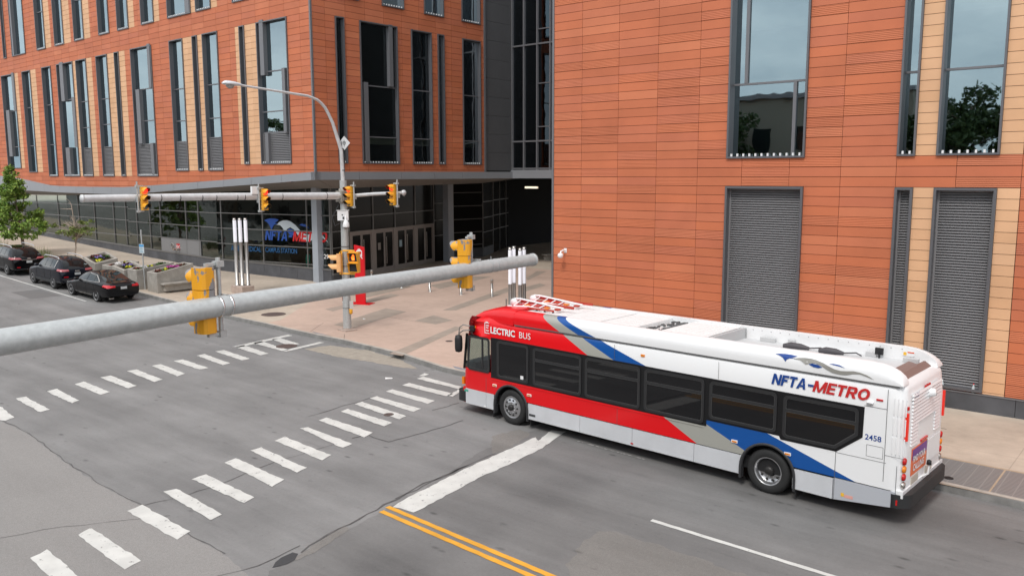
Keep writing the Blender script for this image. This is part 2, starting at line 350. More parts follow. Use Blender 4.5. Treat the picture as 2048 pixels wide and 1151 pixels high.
# ================================================================ GROUND
import bmesh
BREAKS = [32, 33, 34, 35, 36, 37, 38, 39, 40, 110]
def sheet(name, pts, off, m, origin=None, ragged=0., **tags):
    """flat sheet laid on the sloping ground; pts are ground points (uv tuples or vectors)"""
    P = []
    for p in pts:
        u, v = (p if isinstance(p, tuple) else uv_of(p)); P.append((u, v))
    if ragged:
        Q = []
        for i in range(len(P)):
            a = P[i]; b = P[(i+1) % len(P)]; d = math.dist(a, b); k = max(1, int(d/.14))
            for j in range(k):
                t_ = j/k; r = ragged
                Q.append((a[0]+(b[0]-a[0])*t_+random.uniform(-r, r), a[1]+(b[1]-a[1])*t_+random.uniform(-r, r)))
        P = Q
    bm = bmesh.new(); vs = [bm.verts.new((u, v, 0)) for u, v in P]; bm.faces.new(vs)
    for bk in BREAKS:
        bmesh.ops.bisect_plane(bm, geom=bm.verts[:]+bm.edges[:]+bm.faces[:], plane_co=(bk, 0, 0), plane_no=(1, 0, 0))
    for v in bm.verts:
        v.co = UV(v.co.x, v.co.y, off)
    bmesh.ops.recalc_face_normals(bm, faces=bm.faces[:])
    for f in bm.faces:
        if f.normal.z < 0: f.normal_flip()
    bmesh.ops.triangulate(bm, faces=[f for f in bm.faces if len(f.verts) > 4])
    me = bpy.data.meshes.new(name); bm.to_mesh(me); bm.free(); me.materials.append(m)
    ob = bpy.data.objects.new(name, me); C.objects.link(ob)
    if 'kind' not in tags and 'cat' not in tags: tags['kind'] = 'structure'
    return tag(ob, **tags)
def join_sheets(name, obs, **tags):
    bm = bmesh.new(); m = obs[0].data.materials[0]
    for o in obs: bm.from_mesh(o.data); d = o.data; bpy.data.objects.remove(o); bpy.data.meshes.remove(d)
    me = bpy.data.meshes.new(name); bm.to_mesh(me); bm.free(); me.materials.append(m)
    ob = bpy.data.objects.new(name, me); C.objects.link(ob); tags.setdefault('kind', 'structure'); return tag(ob, **tags)
sheet('ground', [(-300, -300), (500, -300), (500, 500), (-300, 500)], -.004, M['asph4'])
sheet('road', [(-120, -6), (300, -6), (300, 22.5), (-120, 22.5)], 0, M['asph'])
g = lambda x, y: PG(x, y, .004)
sheet('old_asphalt', [(60, -6), (60, 7.9), g(-60, 800), g(0, 840), g(60, 868), g(140, 930), g(200, 968), g(285, 1012), g(330, 1045), g(385, 1072), g(450, 1108), g(500, 1151), (9, 4), (9, -6)], .004, M['asph2'], ragged=.03)
sheet('asphalt_patch', [g(1193, 1060), g(1236, 1063), g(1330, 1093), g(1496, 1151), g(1560, 1185), g(1151, 1175), g(1130, 1130), g(1160, 1092)], .004, M['asph3'], ragged=.05)
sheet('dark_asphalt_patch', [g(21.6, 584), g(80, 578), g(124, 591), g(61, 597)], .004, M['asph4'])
sheet('tar_patch', [g(545, 1133), g(560, 1114), g(585, 1104), g(598, 1106), g(590, 1120), g(560, 1131)], .008, mat('fresh tar', (.045, .045, .047), .7), ragged=.02)
sheet('rough_patch', [g(985, 870), g(1040, 858), g(1062, 868), g(1012, 900), g(985, 905)], .004, M['asph3'], ragged=.05)
def ribbon(pxs, wd, off=.008):
    P = [uv_of(g(*p)) for p in pxs]; Q = []
    for a, b in zip(P, P[1:]):
        k = max(1, int(math.dist(a, b)/.25))
        for j in range(k): Q.append((a[0]+(b[0]-a[0])*j/k+random.uniform(-.035, .035), a[1]+(b[1]-a[1])*j/k+random.uniform(-.035, .035)))
    Q.append(P[-1]); L = []; R = []
    for i, q in enumerate(Q):
        a = Q[max(0, i-1)]; b = Q[min(len(Q)-1, i+1)]; d = (b[0]-a[0], b[1]-a[1]); n = math.hypot(*d) or 1
        ww = wd*random.uniform(.4, 1.5)/2; L.append((q[0]-d[1]/n*ww, q[1]+d[0]/n*ww)); R.append((q[0]+d[1]/n*ww, q[1]-d[0]/n*ww))
    obs = []
    for i in range(len(Q)-1): obs.append(sheet('c', [L[i], L[i+1], R[i+1], R[i]], off, M['crack']))
    return obs
z6c = lambda a, b: (a*.4439, 640+b*.4439)
z7c = lambda a, b: (600+a*.4441, 640+b*.4441)
cr_ = []
for pts, wd in [([z6c(640, 835), z6c(830, 790), z6c(1000, 735), z6c(1100, 690), z6c(1200, 650), z6c(1400, 590), z6c(1560, 540)], .02),
                ([z7c(240, 530), z7c(300, 515), z7c(400, 548), z7c(560, 505), z7c(735, 450)], .03),
                ([z7c(0, 1045), z7c(130, 960), z7c(300, 875), z7c(430, 805), z7c(560, 735), z7c(680, 690), z7c(780, 640), z7c(880, 600)], .035),
                ([z7c(430, 800), z7c(520, 765), z7c(640, 700), z7c(760, 652)], .03),
                ([z7c(38, 432), z7c(180, 390), z7c(330, 345)], .025), ([z7c(600, 405), z7c(715, 372)], .02),
                ([(0, 838), (60, 866), (140, 928), (200, 966), (285, 1010), (385, 1070), (450, 1106)], .022),
                ([(0, 1075), (90, 1058), (200, 1045), (340, 1030)], .012), ([(430, 1151), (520, 1130), (600, 1090)], .025)]:
    cr_ += ribbon(pts, wd)
join_sheets('road_cracks', cr_)
for i, (pts) in enumerate([[(570, 1125), (640, 1082), (690, 1050), (700, 1056), (650, 1090), (600, 1118)]]):
    sheet('crack_filler_patch', [g(*p) for p in pts], .006, M['asph3'], ragged=.03)
sheet('approach_asphalt', [g(540, 1140), g(600, 1112), g(720, 1045), g(790, 1008), g(870, 962), g(960, 902), g(1060, 862), g(1160, 842), (13.2, 18.9), (-60, 17.1), (-60, -6), (8.9, -6), (9, 4)], .002, asphalt('darker approach asphalt', (.180, .174, .169), stain=1.1), ragged=.03)
sheet('dusty_gutter', [g(610, 697), g(660, 690), g(735, 700), g(800, 718), g(838, 738), g(800, 734), g(735, 722), g(670, 712)], .004, mat('sandy asphalt', (.33, .29, .24), .9, var=.15, scale=4), ragged=.05)
# painted markings
near = [[(137,1068),(215,1030),(375,1168),(255,1185)],[(347,965),(410,933),(637,1080),(560,1120)],[(570,857),(640,830),(857,950),(795,987)],[(735,770),(797,757),(1003,872),(950,900)],
 [(868,715),(925,692),(1146,795),(1100,822)],[(1010,640),(1063,620),(1278,716),(1230,748)],[(1130,585),(1175,571),(1380,663),(1335,685)],[(1238,542),(1280,523),(1490,605),(1450,630)]]
near7 = [[(0,485),(35,480),(237,555),(190,573)],[(85,450),(120,437),(330,505),(290,526)],[(183,410),(215,398),(413,460),(380,477)],[(247,377),(280,366),(480,430),(445,445)],
 [(312,350),(345,341),(543,397),(510,412)],[(385,320),(415,311),(608,362),(575,375)],[(460,292),(490,281),(690,330),(660,341)],[(525,262),(555,253),(730,299),(715,309)],[(535,250),(560,237),(580,243),(560,251)],[(664,338),(712,313),(740,310),(690,343)]]
far = [[(-60,372),(10,392),(62,437),(25,452),(-60,440)],[(68,352),(115,343),(225,402),(180,413)],[(210,320),(255,308),(355,360),(325,373)],[(337,287),(378,275),(495,322),(455,335)],[(453,257),(500,248),(616,294),(575,306)],
 [(573,228),(615,221),(732,266),(695,277)],[(683,204),(725,197),(834,240),(800,252)],[(782,183),(825,176),(940,214),(900,222)],[(887,159),(920,151),(1037,193),(1005,202)],[(970,140),(1010,134),(1128,173),(1090,180)],
 [(1057,120),(1100,112),(1210,150),(1175,157)],[(1140,102),(1180,94),(1300,133),(1270,138)],[(1225,85),(1265,80),(1350,106),(1300,113)],[(1045,119),(1300,64),(1316,69),(1075,122)],[(1270,138),(1440,97),(1462,100),(1290,141)]]
stripes = [sheet('s', [PG(*z6c(*p), .01) for p in q], .01, M['white'], ragged=.018) for q in near] + [sheet('s', [PG(*z7c(*p), .01) for p in q], .01, M['white'], ragged=.018) for q in near7]
join_sheets('crosswalk_marking', stripes)
join_sheets('crosswalk_marking', [sheet('s', [PG(*z6c(*p), .01) for p in q], .01, M['white'], ragged=.018) for q in far])
sheet('stop_line_marking', [PG(*z7c(*p), .01) for p in [(420,838),(490,795),(560,760),(740,668),(900,598),(985,560),(1060,525),(1072,542),(1100,520),(1130,495),(1195,500),(1150,530),(1090,575),(960,640),(800,710),(600,820),(515,863)]], .01, M['white'], ragged=.02)
def stripe(p, q, wd, m, ext=(0, 0), off=.01):
    a = Vector(uv_of(PG(*p, off))); b = Vector(uv_of(PG(*q, off))); d = (b-a).normalized(); n = Vector((-d.y, d.x))*wd/2; a -= d*ext[0]; b += d*ext[1]
    return sheet('s', [tuple(a+n), tuple(b+n), tuple(b-n), tuple(a-n)], off, m, ragged=.006)
join_sheets('double_yellow_line_marking', [stripe((775, 1012), (1102, 1150), .12, M['yellow'], (0, 14)), stripe((762, 1021), (1064, 1151), .12, M['yellow'], (0, 14))])
join_sheets('lane_line_marking', [stripe((1303, 1039), (1665, 1151), .11, M['white'], (0, 1)), stripe((0, 550.5), (172, 602), .11, M['white'], (40, 0)), stripe((-40, 716), (20, 706), .3, M['white']), stripe((25, 705), (43, 701), .2, M['yellow'])])
join_sheets('faint_line_marking', [stripe((1155, 881), (1290, 918), .05, worn_paint('nearly worn off paint', (.42, .41, .39), (.18, .175, .17), .5, 9.)), ])
# pavement
KP = [(300, 22.6), (120, 20.9), (60, 20.75), (43.7, 20.65), (39.9, 20.64), (35, 20.4), (31.5, 20.34), (29.5, 20.2), (27.2, 20.15), (25.9, 20.18), (22.2, 19.9), (19.5, 19.36), (17, 19.25), (10, 18.8), (4.1, 18.5), (2.4, 18.46), (-60, 17.2)]
sheet('pavement', [(u, v+.17) for u, v in KP]+[(-60, 160), (300, 160)], .15, M['pave'])
kb = MB()
fine = []
for a, b in zip(KP, KP[1:]):
    us = sorted([x for x in BREAKS if min(a[0], b[0]) < x < max(a[0], b[0])], reverse=True)
    fine += [a]+[(x, a[1]+(b[1]-a[1])*(x-a[0])/(b[0]-a[0])) for x in us]
fine.append(KP[-1])
for a, b in zip(fine, fine[1:]):
    n = max(1, int(abs(a[0]-b[0])/1.8)) if abs(a[0]-b[0]) < 70 else 1
    for i in range(n):
        p = (a[0]+(b[0]-a[0])*i/n, a[1]+(b[1]-a[1])*i/n); q = (a[0]+(b[0]-a[0])*(i+1)/n, a[1]+(b[1]-a[1])*(i+1)/n); e = .008 if n > 1 else 0
        kb.hexa([UV(p[0]-e, p[1], -.05), UV(q[0]+e, q[1], -.05), UV(q[0]+e, q[1]+.18, -.05), UV(p[0]-e, p[1]+.18, -.05),
                 UV(p[0]-e, p[1]+.03, .156), UV(q[0]+e, q[1]+.03, .156), UV(q[0]+e, q[1]+.18, .156), UV(p[0]-e, p[1]+.18, .156)])
kb.build('kerb', M['kerb'], kind='structure', bevel=.015)
kt = MB()
for a, b in zip(fine, fine[1:]):
    n = max(1, int(abs(a[0]-b[0])/1.8)) if abs(a[0]-b[0]) < 70 else 1
    for i in range(n):
        p = (a[0]+(b[0]-a[0])*i/n, a[1]+(b[1]-a[1])*i/n); q = (a[0]+(b[0]-a[0])*(i+1)/n, a[1]+(b[1]-a[1])*(i+1)/n); e = .008 if n > 1 else 0
        kt.quad(UV(p[0]-e, p[1]+.045, .159), UV(p[0]-e, p[1]+.18, .159), UV(q[0]+e, q[1]+.18, .159), UV(q[0]+e, q[1]+.045, .159))
kt.build('kerb_top', mat('pale kerb top', (.42, .38, .33), .8, var=.2, scale=3), kind='structure')  # paler strip laid along the top of the darker kerb stones
k = .154
sheet('pink_plaza_pavement', [(u, v+.19) for u, v in KP[6:13]]+[(11.5, 26.2), PG(1106, 612, k), PG(1106, 540, k), PG(930, 520, k), PG(760, 548, k), PG(700, 577, k), PG(640, 590, k), PG(560, 640, k)], k, M['pink'])
pats = [[(667,649),(772,616),(813,623),(705,656)],[(650,618),(781,587),(800,590),(665,622)],[(829,641),(867,630),(905,640),(871,648)],[(778,706.6),(804,711),(926,655),(911,652)],
        [(885,620),(1015,574.4),(1018,583),(912,620)],[(1052,556),(1074,541.6),(1092,542.4),(1056,560)],[(860,570.5),(947,552.5),(985,552.5),(880,577.5)],[(700,590),(790,570),(830,572),(735,594)],[(1046,575),(1080,566),(1092,570),(1046,584)]]
join_sheets('dark_paving_bands', [sheet('b', [PG(*p, k+.004) for p in q], k+.004, M['pave2']) for q in pats])
def kv(u):
    for (a, b), (c, d) in zip(KP, KP[1:]):
        if c <= u <= a: return b+(d-b)*(a-u)/(a-c)
def inpv(p): u, v = uv_of(p); return (u, max(v, kv(u)+.22))
join_sheets('tactile_paving', [sheet('b', [inpv(PG(*p, k+.004)) for p in q], k+.004, M['ada']) for q in [[(600.6,670.5),(623,662),(656.7,670),(635.4,677.5)],[(880,743),(905,731),(935,738),(925,752)]]])
join_sheets('slab_joints', [stripe(p, q, .02, mat('joint', (.16, .12, .1), .9), off=k+.003) for p, q in [((540,651),(640,650)),((621,662),(647,645)),((740,627),(850,646)),((688,680),(689,668))]])
gm = mat('galvanised grating', (.30, .295, .285), .5, .4); t = gm.node_tree; b = t.nodes['Principled BSDF']
c_ = N(t, 'ShaderNodeTexCoord'); r_ = N(t, 'ShaderNodeMapping'); r_.inputs['Rotation'].default_value = (0, 0, rad(-139.7)); t.links.new(c_.outputs['Object'], r_.inputs[0])
s_ = N(t, 'ShaderNodeSeparateXYZ'); t.links.new(r_.outputs[0], s_.inputs[0]); os_ = []
for i, (pp, th) in enumerate(((.30, .012), (.085, .020))):
    a = N(t, 'ShaderNodeMath', operation='PINGPONG'); a.inputs[1].default_value = pp/2; t.links.new(s_.outputs[i], a.inputs[0])
    q = N(t, 'ShaderNodeMath', operation='LESS_THAN'); q.inputs[1].default_value = th; t.links.new(a.outputs[0], q.inputs[0]); os_.append(q.outputs[0])
mxx = N(t, 'ShaderNodeMath', operation='MAXIMUM'); t.links.new(os_[0], mxx.inputs[0]); t.links.new(os_[1], mxx.inputs[1])
kk = N(t, 'ShaderNodeMix', data_type='RGBA'); kk.inputs[6].default_value = (.20, .205, .205, 1); kk.inputs[7].default_value = (.34, .345, .34, 1); t.links.new(mxx.outputs[0], kk.inputs[0]); t.links.new(kk.outputs[2], b.inputs['Base Color'])
gA = [uv_of(PG(*p, k)) for p in [(1870, 912.5), (2048, 946), (2048, 1000), (1873, 961)]]
v0 = (gA[0][1]+gA[1][1])/2; v1 = (gA[2][1]+gA[3][1])/2
gr = [sheet('b', [(u0, v0), (u0-1.62, v0), (u0-1.62, v1), (u0, v1)], k+.003, gm) for u0 in [6.4-1.66*i for i in range(5)]]
join_sheets('pavement_grating', gr)
sheet('grating_surround', [(6.6, v0+.1), (-2.1, v0+.1), (-2.1, v1-.1), (6.6, v1-.1)], k+.001, mat('tan grating frame', (.40, .31, .22), .8, var=.1, scale=4))
# ================================================================ RIGHT-HAND TERRACOTTA BUILDING
def clad(F, a0, a1, z0, z1, cols, pitch, zref, openings, creams, parent, ribp=.25, gap=.011, lower=None, dep=.03, seed=1, creamcol=.62):
    rnd = random.Random(seed); tb = MB(); rb = MB(); cb = MB(); bk = MB()
    r0 = math.floor((z0-zref)/pitch); r1 = math.ceil((z1-zref)/pitch)
    for r in range(r0, r1):
        za, zb = max(z0, zref+r*pitch), min(z1, zref+(r+1)*pitch)
        if zb-za < .04: continue
        zm = (za+zb)/2
        iv = [(a0, a1)]
        for (p, q, y0, y1) in openings:
            if y0 < zm < y1:
                nv = []
                for s, e in iv:
                    if q <= s or p >= e: nv.append((s, e)); continue
                    if p > s: nv.append((s, p))
                    if q < e: nv.append((q, e))
                iv = nv
        for s, e in iv:
            bks = [s]+([c for c in cols if s+.05 < c < e-.05] if lower else [])+[e]
            for bp, bq in zip(bks, bks[1:]):
                if not lower or zb > min(lower(bp), lower(bq)): bk.fbox(F, bp, bq, za, zb, -.3, -.02)
            cut = [s]+[c for c in cols if s+.05 < c < e-.05]+[e]
            for (p, q, y0, y1) in creams:
                if y0 < zm < y1:
                    cut = [c for c in cut if not (p+.02 < c < q-.02)]
                    for x in (p, q):
                        if s+.02 < x < e-.02: cut.append(x)
            cut = sorted(set(round(c, 3) for c in cut))
            for p, q in zip(cut, cut[1:]):
                if q-p < .04: continue
                mid = (p+q)/2; cz = any(x0 <= mid <= x1 and y0 < zm < y1 for x0, x1, y0, y1 in creams)
                lo = za
                if lower:
                    lm = min(lower(p), lower(q))
                    if zb < lm: continue
                B = cb if cz else (rb if rnd.random() < ribp else tb)
                if cz and q-p > .95:
                    nn = round((q-p)/creamcol)
                    for i in range(nn): B.fbox(F, p+(q-p)*i/nn+gap*.3, p+(q-p)*(i+1)/nn-gap*.3, lo+gap, zb-gap*.2, -.02, dep)
                else: B.fbox(F, p+gap*.55, q-gap*.55, lo+gap, zb-gap*.2, -.02, dep)
    bk.build('wall_backing', M['back'], parent); tb.build('smooth_cladding', M['terra'], parent); 
    if rb.v: rb.build('ribbed_cladding', M['ribs'], parent)
    if cb.v: cb.build('cream_cladding', M['cream'], parent)
def window(F, a0, a1, z0, z1, parent, name='window', trans=(), fins=(), louver=None, blind=None, out=.10, inn=.28, ft=.055, studs=True, allouv=False, subs=(), room=True, lp=.075, gl=None, finout=None, rm=None):
    f = MB()
    f.fbox(F, a0, a0+ft, z0, z1, -inn, out); f.fbox(F, a1-ft, a1, z0, z1, -inn, out)
    f.fbox(F, a0+ft, a1-ft, z0, z0+ft, -inn, out); f.fbox(F, a0+ft, a1-ft, z1-ft, z1, -inn, out)
    fr = f.build(name, M['frame'], parent)
    A0, A1, Z0, Z1 = a0+ft, a1-ft, z0+ft, z1-ft
    zg = Z0
    if allouv: louver = Z1
    if louver:
        lv = MB(); n = int((louver-Z0)/lp)
        e = .05
        lv.fbox(F, A0, A0+e, Z0, louver, -inn, -inn+.1); lv.fbox(F, A1-e, A1, Z0, louver, -inn, -inn+.1); lv.fbox(F, A0+e, A1-e, louver-e, louver, -inn, -inn+.1)
        for i in range(n):
            z = Z0+i*lp
            p = [F.pt(A0+e, z, -inn+.10), F.pt(A1-e, z, -inn+.10), F.pt(A1-e, z+lp*.80, -inn+.03), F.pt(A0+e, z+lp*.80, -inn+.02)]
            q = [x+Vector((0, 0, -.012)) for x in p]
            lv.hexa(q+p)
        lv.build('louver', M['louv'], fr)
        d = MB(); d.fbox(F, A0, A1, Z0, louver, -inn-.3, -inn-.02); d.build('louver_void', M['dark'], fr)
        zg = louver
    if zg < Z1-.1:
        g_ = MB(); g_.fbox(F, A0, A1, zg, Z1, -inn+.0, -inn+.012); g_.build('pane', gl or M['glass'], fr)
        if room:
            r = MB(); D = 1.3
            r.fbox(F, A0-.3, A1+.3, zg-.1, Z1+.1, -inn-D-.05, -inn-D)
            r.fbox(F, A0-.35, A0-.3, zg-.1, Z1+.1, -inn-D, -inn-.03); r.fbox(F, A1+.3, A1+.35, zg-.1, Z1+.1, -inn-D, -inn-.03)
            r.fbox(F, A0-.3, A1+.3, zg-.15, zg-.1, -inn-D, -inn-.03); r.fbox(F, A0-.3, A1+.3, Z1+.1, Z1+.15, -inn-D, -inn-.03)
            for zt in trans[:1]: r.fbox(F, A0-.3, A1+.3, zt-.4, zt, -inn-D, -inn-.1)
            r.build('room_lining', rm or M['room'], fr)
            if blind:
                b = MB(); b.fbox(F, A0, A1, blind, Z1, -inn-.16, -inn-.14); b.build('blind', M['blind'], fr)
    if trans or fins:
        t_ = MB()
        for z in trans: t_.fbox(F, A0, A1, z-.03, z+.03, -inn+.013, -inn+.07)
        for (p, q, y0, y1) in fins: t_.fbox(F, p, q, y0, y1, -inn+.014, finout if finout is not None else out-.01)
        t_.build('mullion', M['frame2'], fr)
    if studs:
        s_ = MB(); n = max(2, int((A1-A0)/.19))
        for i in range(n): a = A0+(i+.5)*(A1-A0)/n; s_.fbox(F, a-.025, a+.025, z0+ft, z0+ft+.085, out-.09, out-.035)
        s_.build('sill_stud', M['stud'], fr)
    return fr
RB = thing('terracotta_building', (1.554, 30.996, .15), label='terracotta building filling the right side behind the bus, with louvred openings above a dark plinth', cat='building')
e129 = (math.sin(rad(129.09)), math.cos(rad(129.09)))
FR = Plane((1.554, 30.996), e129, (-.6305, -.7762))
P = .2876; ZR = 2.155-.2876*6
zsn = lambda z: ZR+round((z-ZR)/P)*P
rows = dict(w0=zsn(7.04), lt=zsn(6.17))
opR = [(6.80, 9.28, zsn(7.04), 17.3), (11.86, 12.33, zsn(7.04), 17.3), (12.86, 14.37, zsn(7.04), 17.3),
       (6.80, 9.28, .70, zsn(6.17)), (11.86, 12.33, .70, zsn(6.17)), (12.86, 14.37, .70, zsn(6.17))]
wtop = zsn(15.4)
opR = [(a, b, c, min(d, wtop)) for a, b, c, d in opR]
crR = [(12.33, 12.86, zsn(7.04), wtop), (14.37, 14.9, zsn(7.04), wtop), (12.33, 12.86, .6, zsn(6.17)), (14.37, 14.9, .6, zsn(6.17))]
clad(FR, 0.02, 30, .66, 19, [1.24+1.517*i for i in range(-1, 20)], P, ZR, opR, crR, RB, ribp=.27, seed=5)
window(FR, *opR[0], RB, trans=(9.33,), fins=[(7.20, 7.30, 9.36, wtop-.06), (8.76, 8.86, zsn(7.04)+.06, 9.3)], blind=10.95, ft=.06, finout=-.20)
window(FR, *opR[1], RB, trans=(9.33,), blind=10.85)
window(FR, *opR[2], RB, trans=(9.33,), blind=10.85)
for i in (3, 4, 5): window(FR, *opR[i], RB, name='louvred_opening', allouv=True, studs=False, ft=.07, inn=.22)
m_ = MB(); m_.fbox(FR, -.06, .02, .15, 19, -.3, .05); m_.build('corner_trim', M['frame2'], RB)
m_ = MB()
for i in range(16): m_.fbox(FR, -.02+1.9*i, -.02+1.9*(i+1)-.012, .10, .63, -.2, .06)
m_.build('plinth', M['plinth'], RB)
m_ = MB(); m_.fbox(FR, -.04, 30, .63, .665, -.2, .08); m_.build('plinth_cap', M['frame2'], RB)
m_ = MB(); m_.fbox(FR, -.03, 30, 19, 19.25, -42, .08); m_.fbox(FR, 0, 30, .1, 19, -42, -1.9); m_.fbox(FR, .3, 29, 19.25, 27, -42, -2.5); m_.build('rear_block', M['greywall'], RB)  # unseen depth and upper block, enlarged so the station glass mirrors wall, not sky
m_ = MB(); m_.fbox(FR, -.03, .0, .1, 19, -42, -.3); m_.build('side_wall', M['greywall'], RB)
# ================================================================ LEFT-HAND STATION BUILDING
cor = S2*37.2+T2*27.6
LB = thing('station_building', (cor.x, cor.y, .2), label='big terracotta building with tall narrow windows over a glazed metro station entrance, across the junction', cat='building')
FL = Plane(cor, S2, -T2); FE = Plane(cor, T2, -S2)
PL_ = .3405; ZL = 7.18-PL_*3
zl = lambda z: ZL+round((z-ZL)/PL_)*PL_
fz = lambda a, b: (a*.3128, b*.3128)
LW = [(43.53,40.63,7.24),(38.95,37.25,6.91),(34.9,33.2,6.56),(32.05,29.18,6.57),(28.6,26.88,6.56),(25.22,23.48,6.55),(22.35,21.7,6.52),(19.95,17.08,6.55),(14.7,13.06,6.86),(11.88,11.31,6.85),(10.7,9.0,6.84),(6.67,6.15,7.17),(4.93,2.04,7.16),(48.4,45.6,7.24),(53.2,51.4,7.24),(57.6,56.0,7.24)]
LWtop = 15.18
UW = [(42.56,41.94),(40.65,37.81),(35.47,33.82),(32.04,30.38),(28.53,26.91),(24.48,22.85),(21.59,19.99),(18.18,16.49),(14.7,11.87),(11.27,9.57),(7.22,5.53),(3.6,2.6),(47.4,45.7),(52.6,50.1)]
LW = [(b, a, c) for a, b, c in LW]; UW = [(b, a) for a, b in UW]
utop = 16.25+PL_*24
lw_o = [(a, b, zl(c), zl(LWtop)) for a, b, c in LW]; uw_o = [(a, b, zl(16.25), utop) for a, b in UW]
def crm(k0, k1, c): return (k0, k1, zl(c), zl(LWtop))
crL = [crm(39.9, 40.63, 7.24), crm(36.2, 37.25, 6.91), crm(28.6, 29.18, 6.57), crm(26.0, 26.88, 6.56), crm(22.35, 23.48, 6.55), crm(20.85, 21.7, 6.52), crm(11.88, 13.06, 6.86), crm(10.7, 11.31, 6.85), crm(6.67, 7.15, 7.17), crm(4.93, 6.15, 7.17)]
crL += [(a, b, zl(16.25), utop) for a, b in [(32.8, 33.82), (29.2, 30.38), (25.9, 26.91), (19.2, 19.99), (15.8, 16.49), (11.27, 11.87), (8.9, 9.57), (43.9, 44.4)]]
FT = [(-.3, 6.73), (0, 6.73), (9.57, 6.25), (18.44, 5.87), (22.1, 5.74), (28.2, 5.72), (33.1, 5.74), (35, 5.80), (41, 6.32), (46, 6.57), (70, 7.6), (110, 9.2)]
FB = [(-.3, 6.30), (0, 6.30), (9.6, 5.84), (18.44, 5.40), (22.18, 5.21), (33.19, 5.24), (39.35, 5.32), (46, 5.38), (70, 5.6), (110, 6.4)]
def itp(T, a):
    for (x0, y0), (x1, y1) in zip(T, T[1:]):
        if a <= x1: return y0+(y1-y0)*(a-x0)/(x1-x0)
    return T[-1][1]
clad(FL, .06, 105, 4.9, 29, [.9+1.37*i for i in range(80)], PL_, ZL, lw_o+uw_o, crL, LB, ribp=.10, lower=lambda a: itp(FT, a)-.05, seed=9, gap=.014)
lv = {4: 8.62, 5: 8.62, 7: 8.68, 8: 8.72, 10: 8.86, 12: 8.90}
fn = {12: [(4.25, 4.62, 12.1, 15.1), (2.35, 2.62, 8.9, 12.35), (4.15, 4.45, 7.25, 8.9)], 7: [(17.25, 17.6, 12.3, 15.1), (19.0, 19.5, 8.7, 12.3), (17.5, 17.9, 6.65, 8.7)],
      3: [(30.9, 31.5, 12.2, 15.1), (29.25, 29.7, 8.7, 12.4), (30.7, 31.4, 6.65, 8.7)], 0: [(40.75, 41.2, 12.0, 15.1), (42.3, 43.0, 8.2, 12.1)]}
tr = {12: (8.95, 12.3, 10.1), 7: (12.3, 10.2), 8: (12.0, 10.0), 10: (12.0, 10.0), 5: (12.0, 10.2), 4: (12.0, 10.1), 3: (12.3,), 2: (12.1, 9.0), 1: (12.1, 9.0), 0: (12.0, 9.0)}
for i, o in enumerate(lw_o):
    nar = o[1]-o[0] < .8
    window(FL, *o, LB, louver=lv.get(i), fins=fn.get(i, ()), trans=tr.get(i, ()), blind=None if nar or i in (12, 9) else [12.9, 12.2, 13.4, 11.9][i % 4], out=.10, inn=.17, ft=.06, lp=.095, studs=o[0] < 36)
for i, o in enumerate(uw_o):
    nar = o[1]-o[0] < .8
    window(FL, *o, LB, trans=(zl(16.25)+[2.9, 4.8][i % 2],), fins=[(40.2, 40.5, o[2]+.07, utop-.1)] if i == 1 else ([(12.0, 12.5, o[2]+.07, utop-.1)] if i == 8 else ()), blind=None if nar else [17.6, 19.0, 18.2][i % 3], out=.10, inn=.17, ft=.06, studs=o[0] < 36)
# face towards the junction
EW = [(1.55, 2.16, 7.18), (3.23, 6.0, 7.18), (7.09, 8.75, 7.18), (9.27, 9.83, 7.18), (11.45, 13.12, 7.18)]
ew_o = [(a, b, zl(c), zl(15.1)) for a, b, c in EW]; eu_o = [(a, b, zl(16.1), utop) for a, b in [(4.9, 6.56), (8.19, 9.82), (11.41, 13.11), (1.6, 3.2)]]
clad(FE, .06, 13.45, 6.7, 29, [.9+1.37*i for i in range(12)], PL_, ZL, ew_o+eu_o, [], LB, ribp=.0, seed=3, gap=.014)
efn = {1: [(5.35, 5.62, 11.6, 15.05), (3.42, 3.72, 7.25, 11.7)]}
RFE = mat('pale room', (.62, .58, .48), .9)
GFE = glass_mat('shaded window glass', (.55, .6, .58), (.6, .68, .72), .015, ior=1.35)
for i, o in enumerate(ew_o): window(FE, *o, LB, fins=efn.get(i, ()), trans=(8.7, 11.55) if o[1]-o[0] > .8 else (), out=.10, inn=.17, ft=.06, gl=GFE, rm=RFE)
for i, o in enumerate(eu_o): window(FE, *o, LB, trans=(20.0,), blind=18.3, out=.10, inn=.17, ft=.06)
m_ = MB(); m_.fbox(FL, -.05, .06, 6.7, 29, -.06, .05); m_.build('corner_trim', M['frame2'], LB)
m_ = MB(); m_.fbox(FE, 13.45, 13.6, 6.75, 29, -.1, .08); m_.build('corner_trim', M['frame2'], LB)
m_ = MB()
for i in range(19): m_.fbox(FE, 13.6, 16.42, 6.8+1.2*i+.012, 6.8+1.2*(i+1), -.3, -.02)
m_.build('grey_panel_wall', M['greywall'], LB)
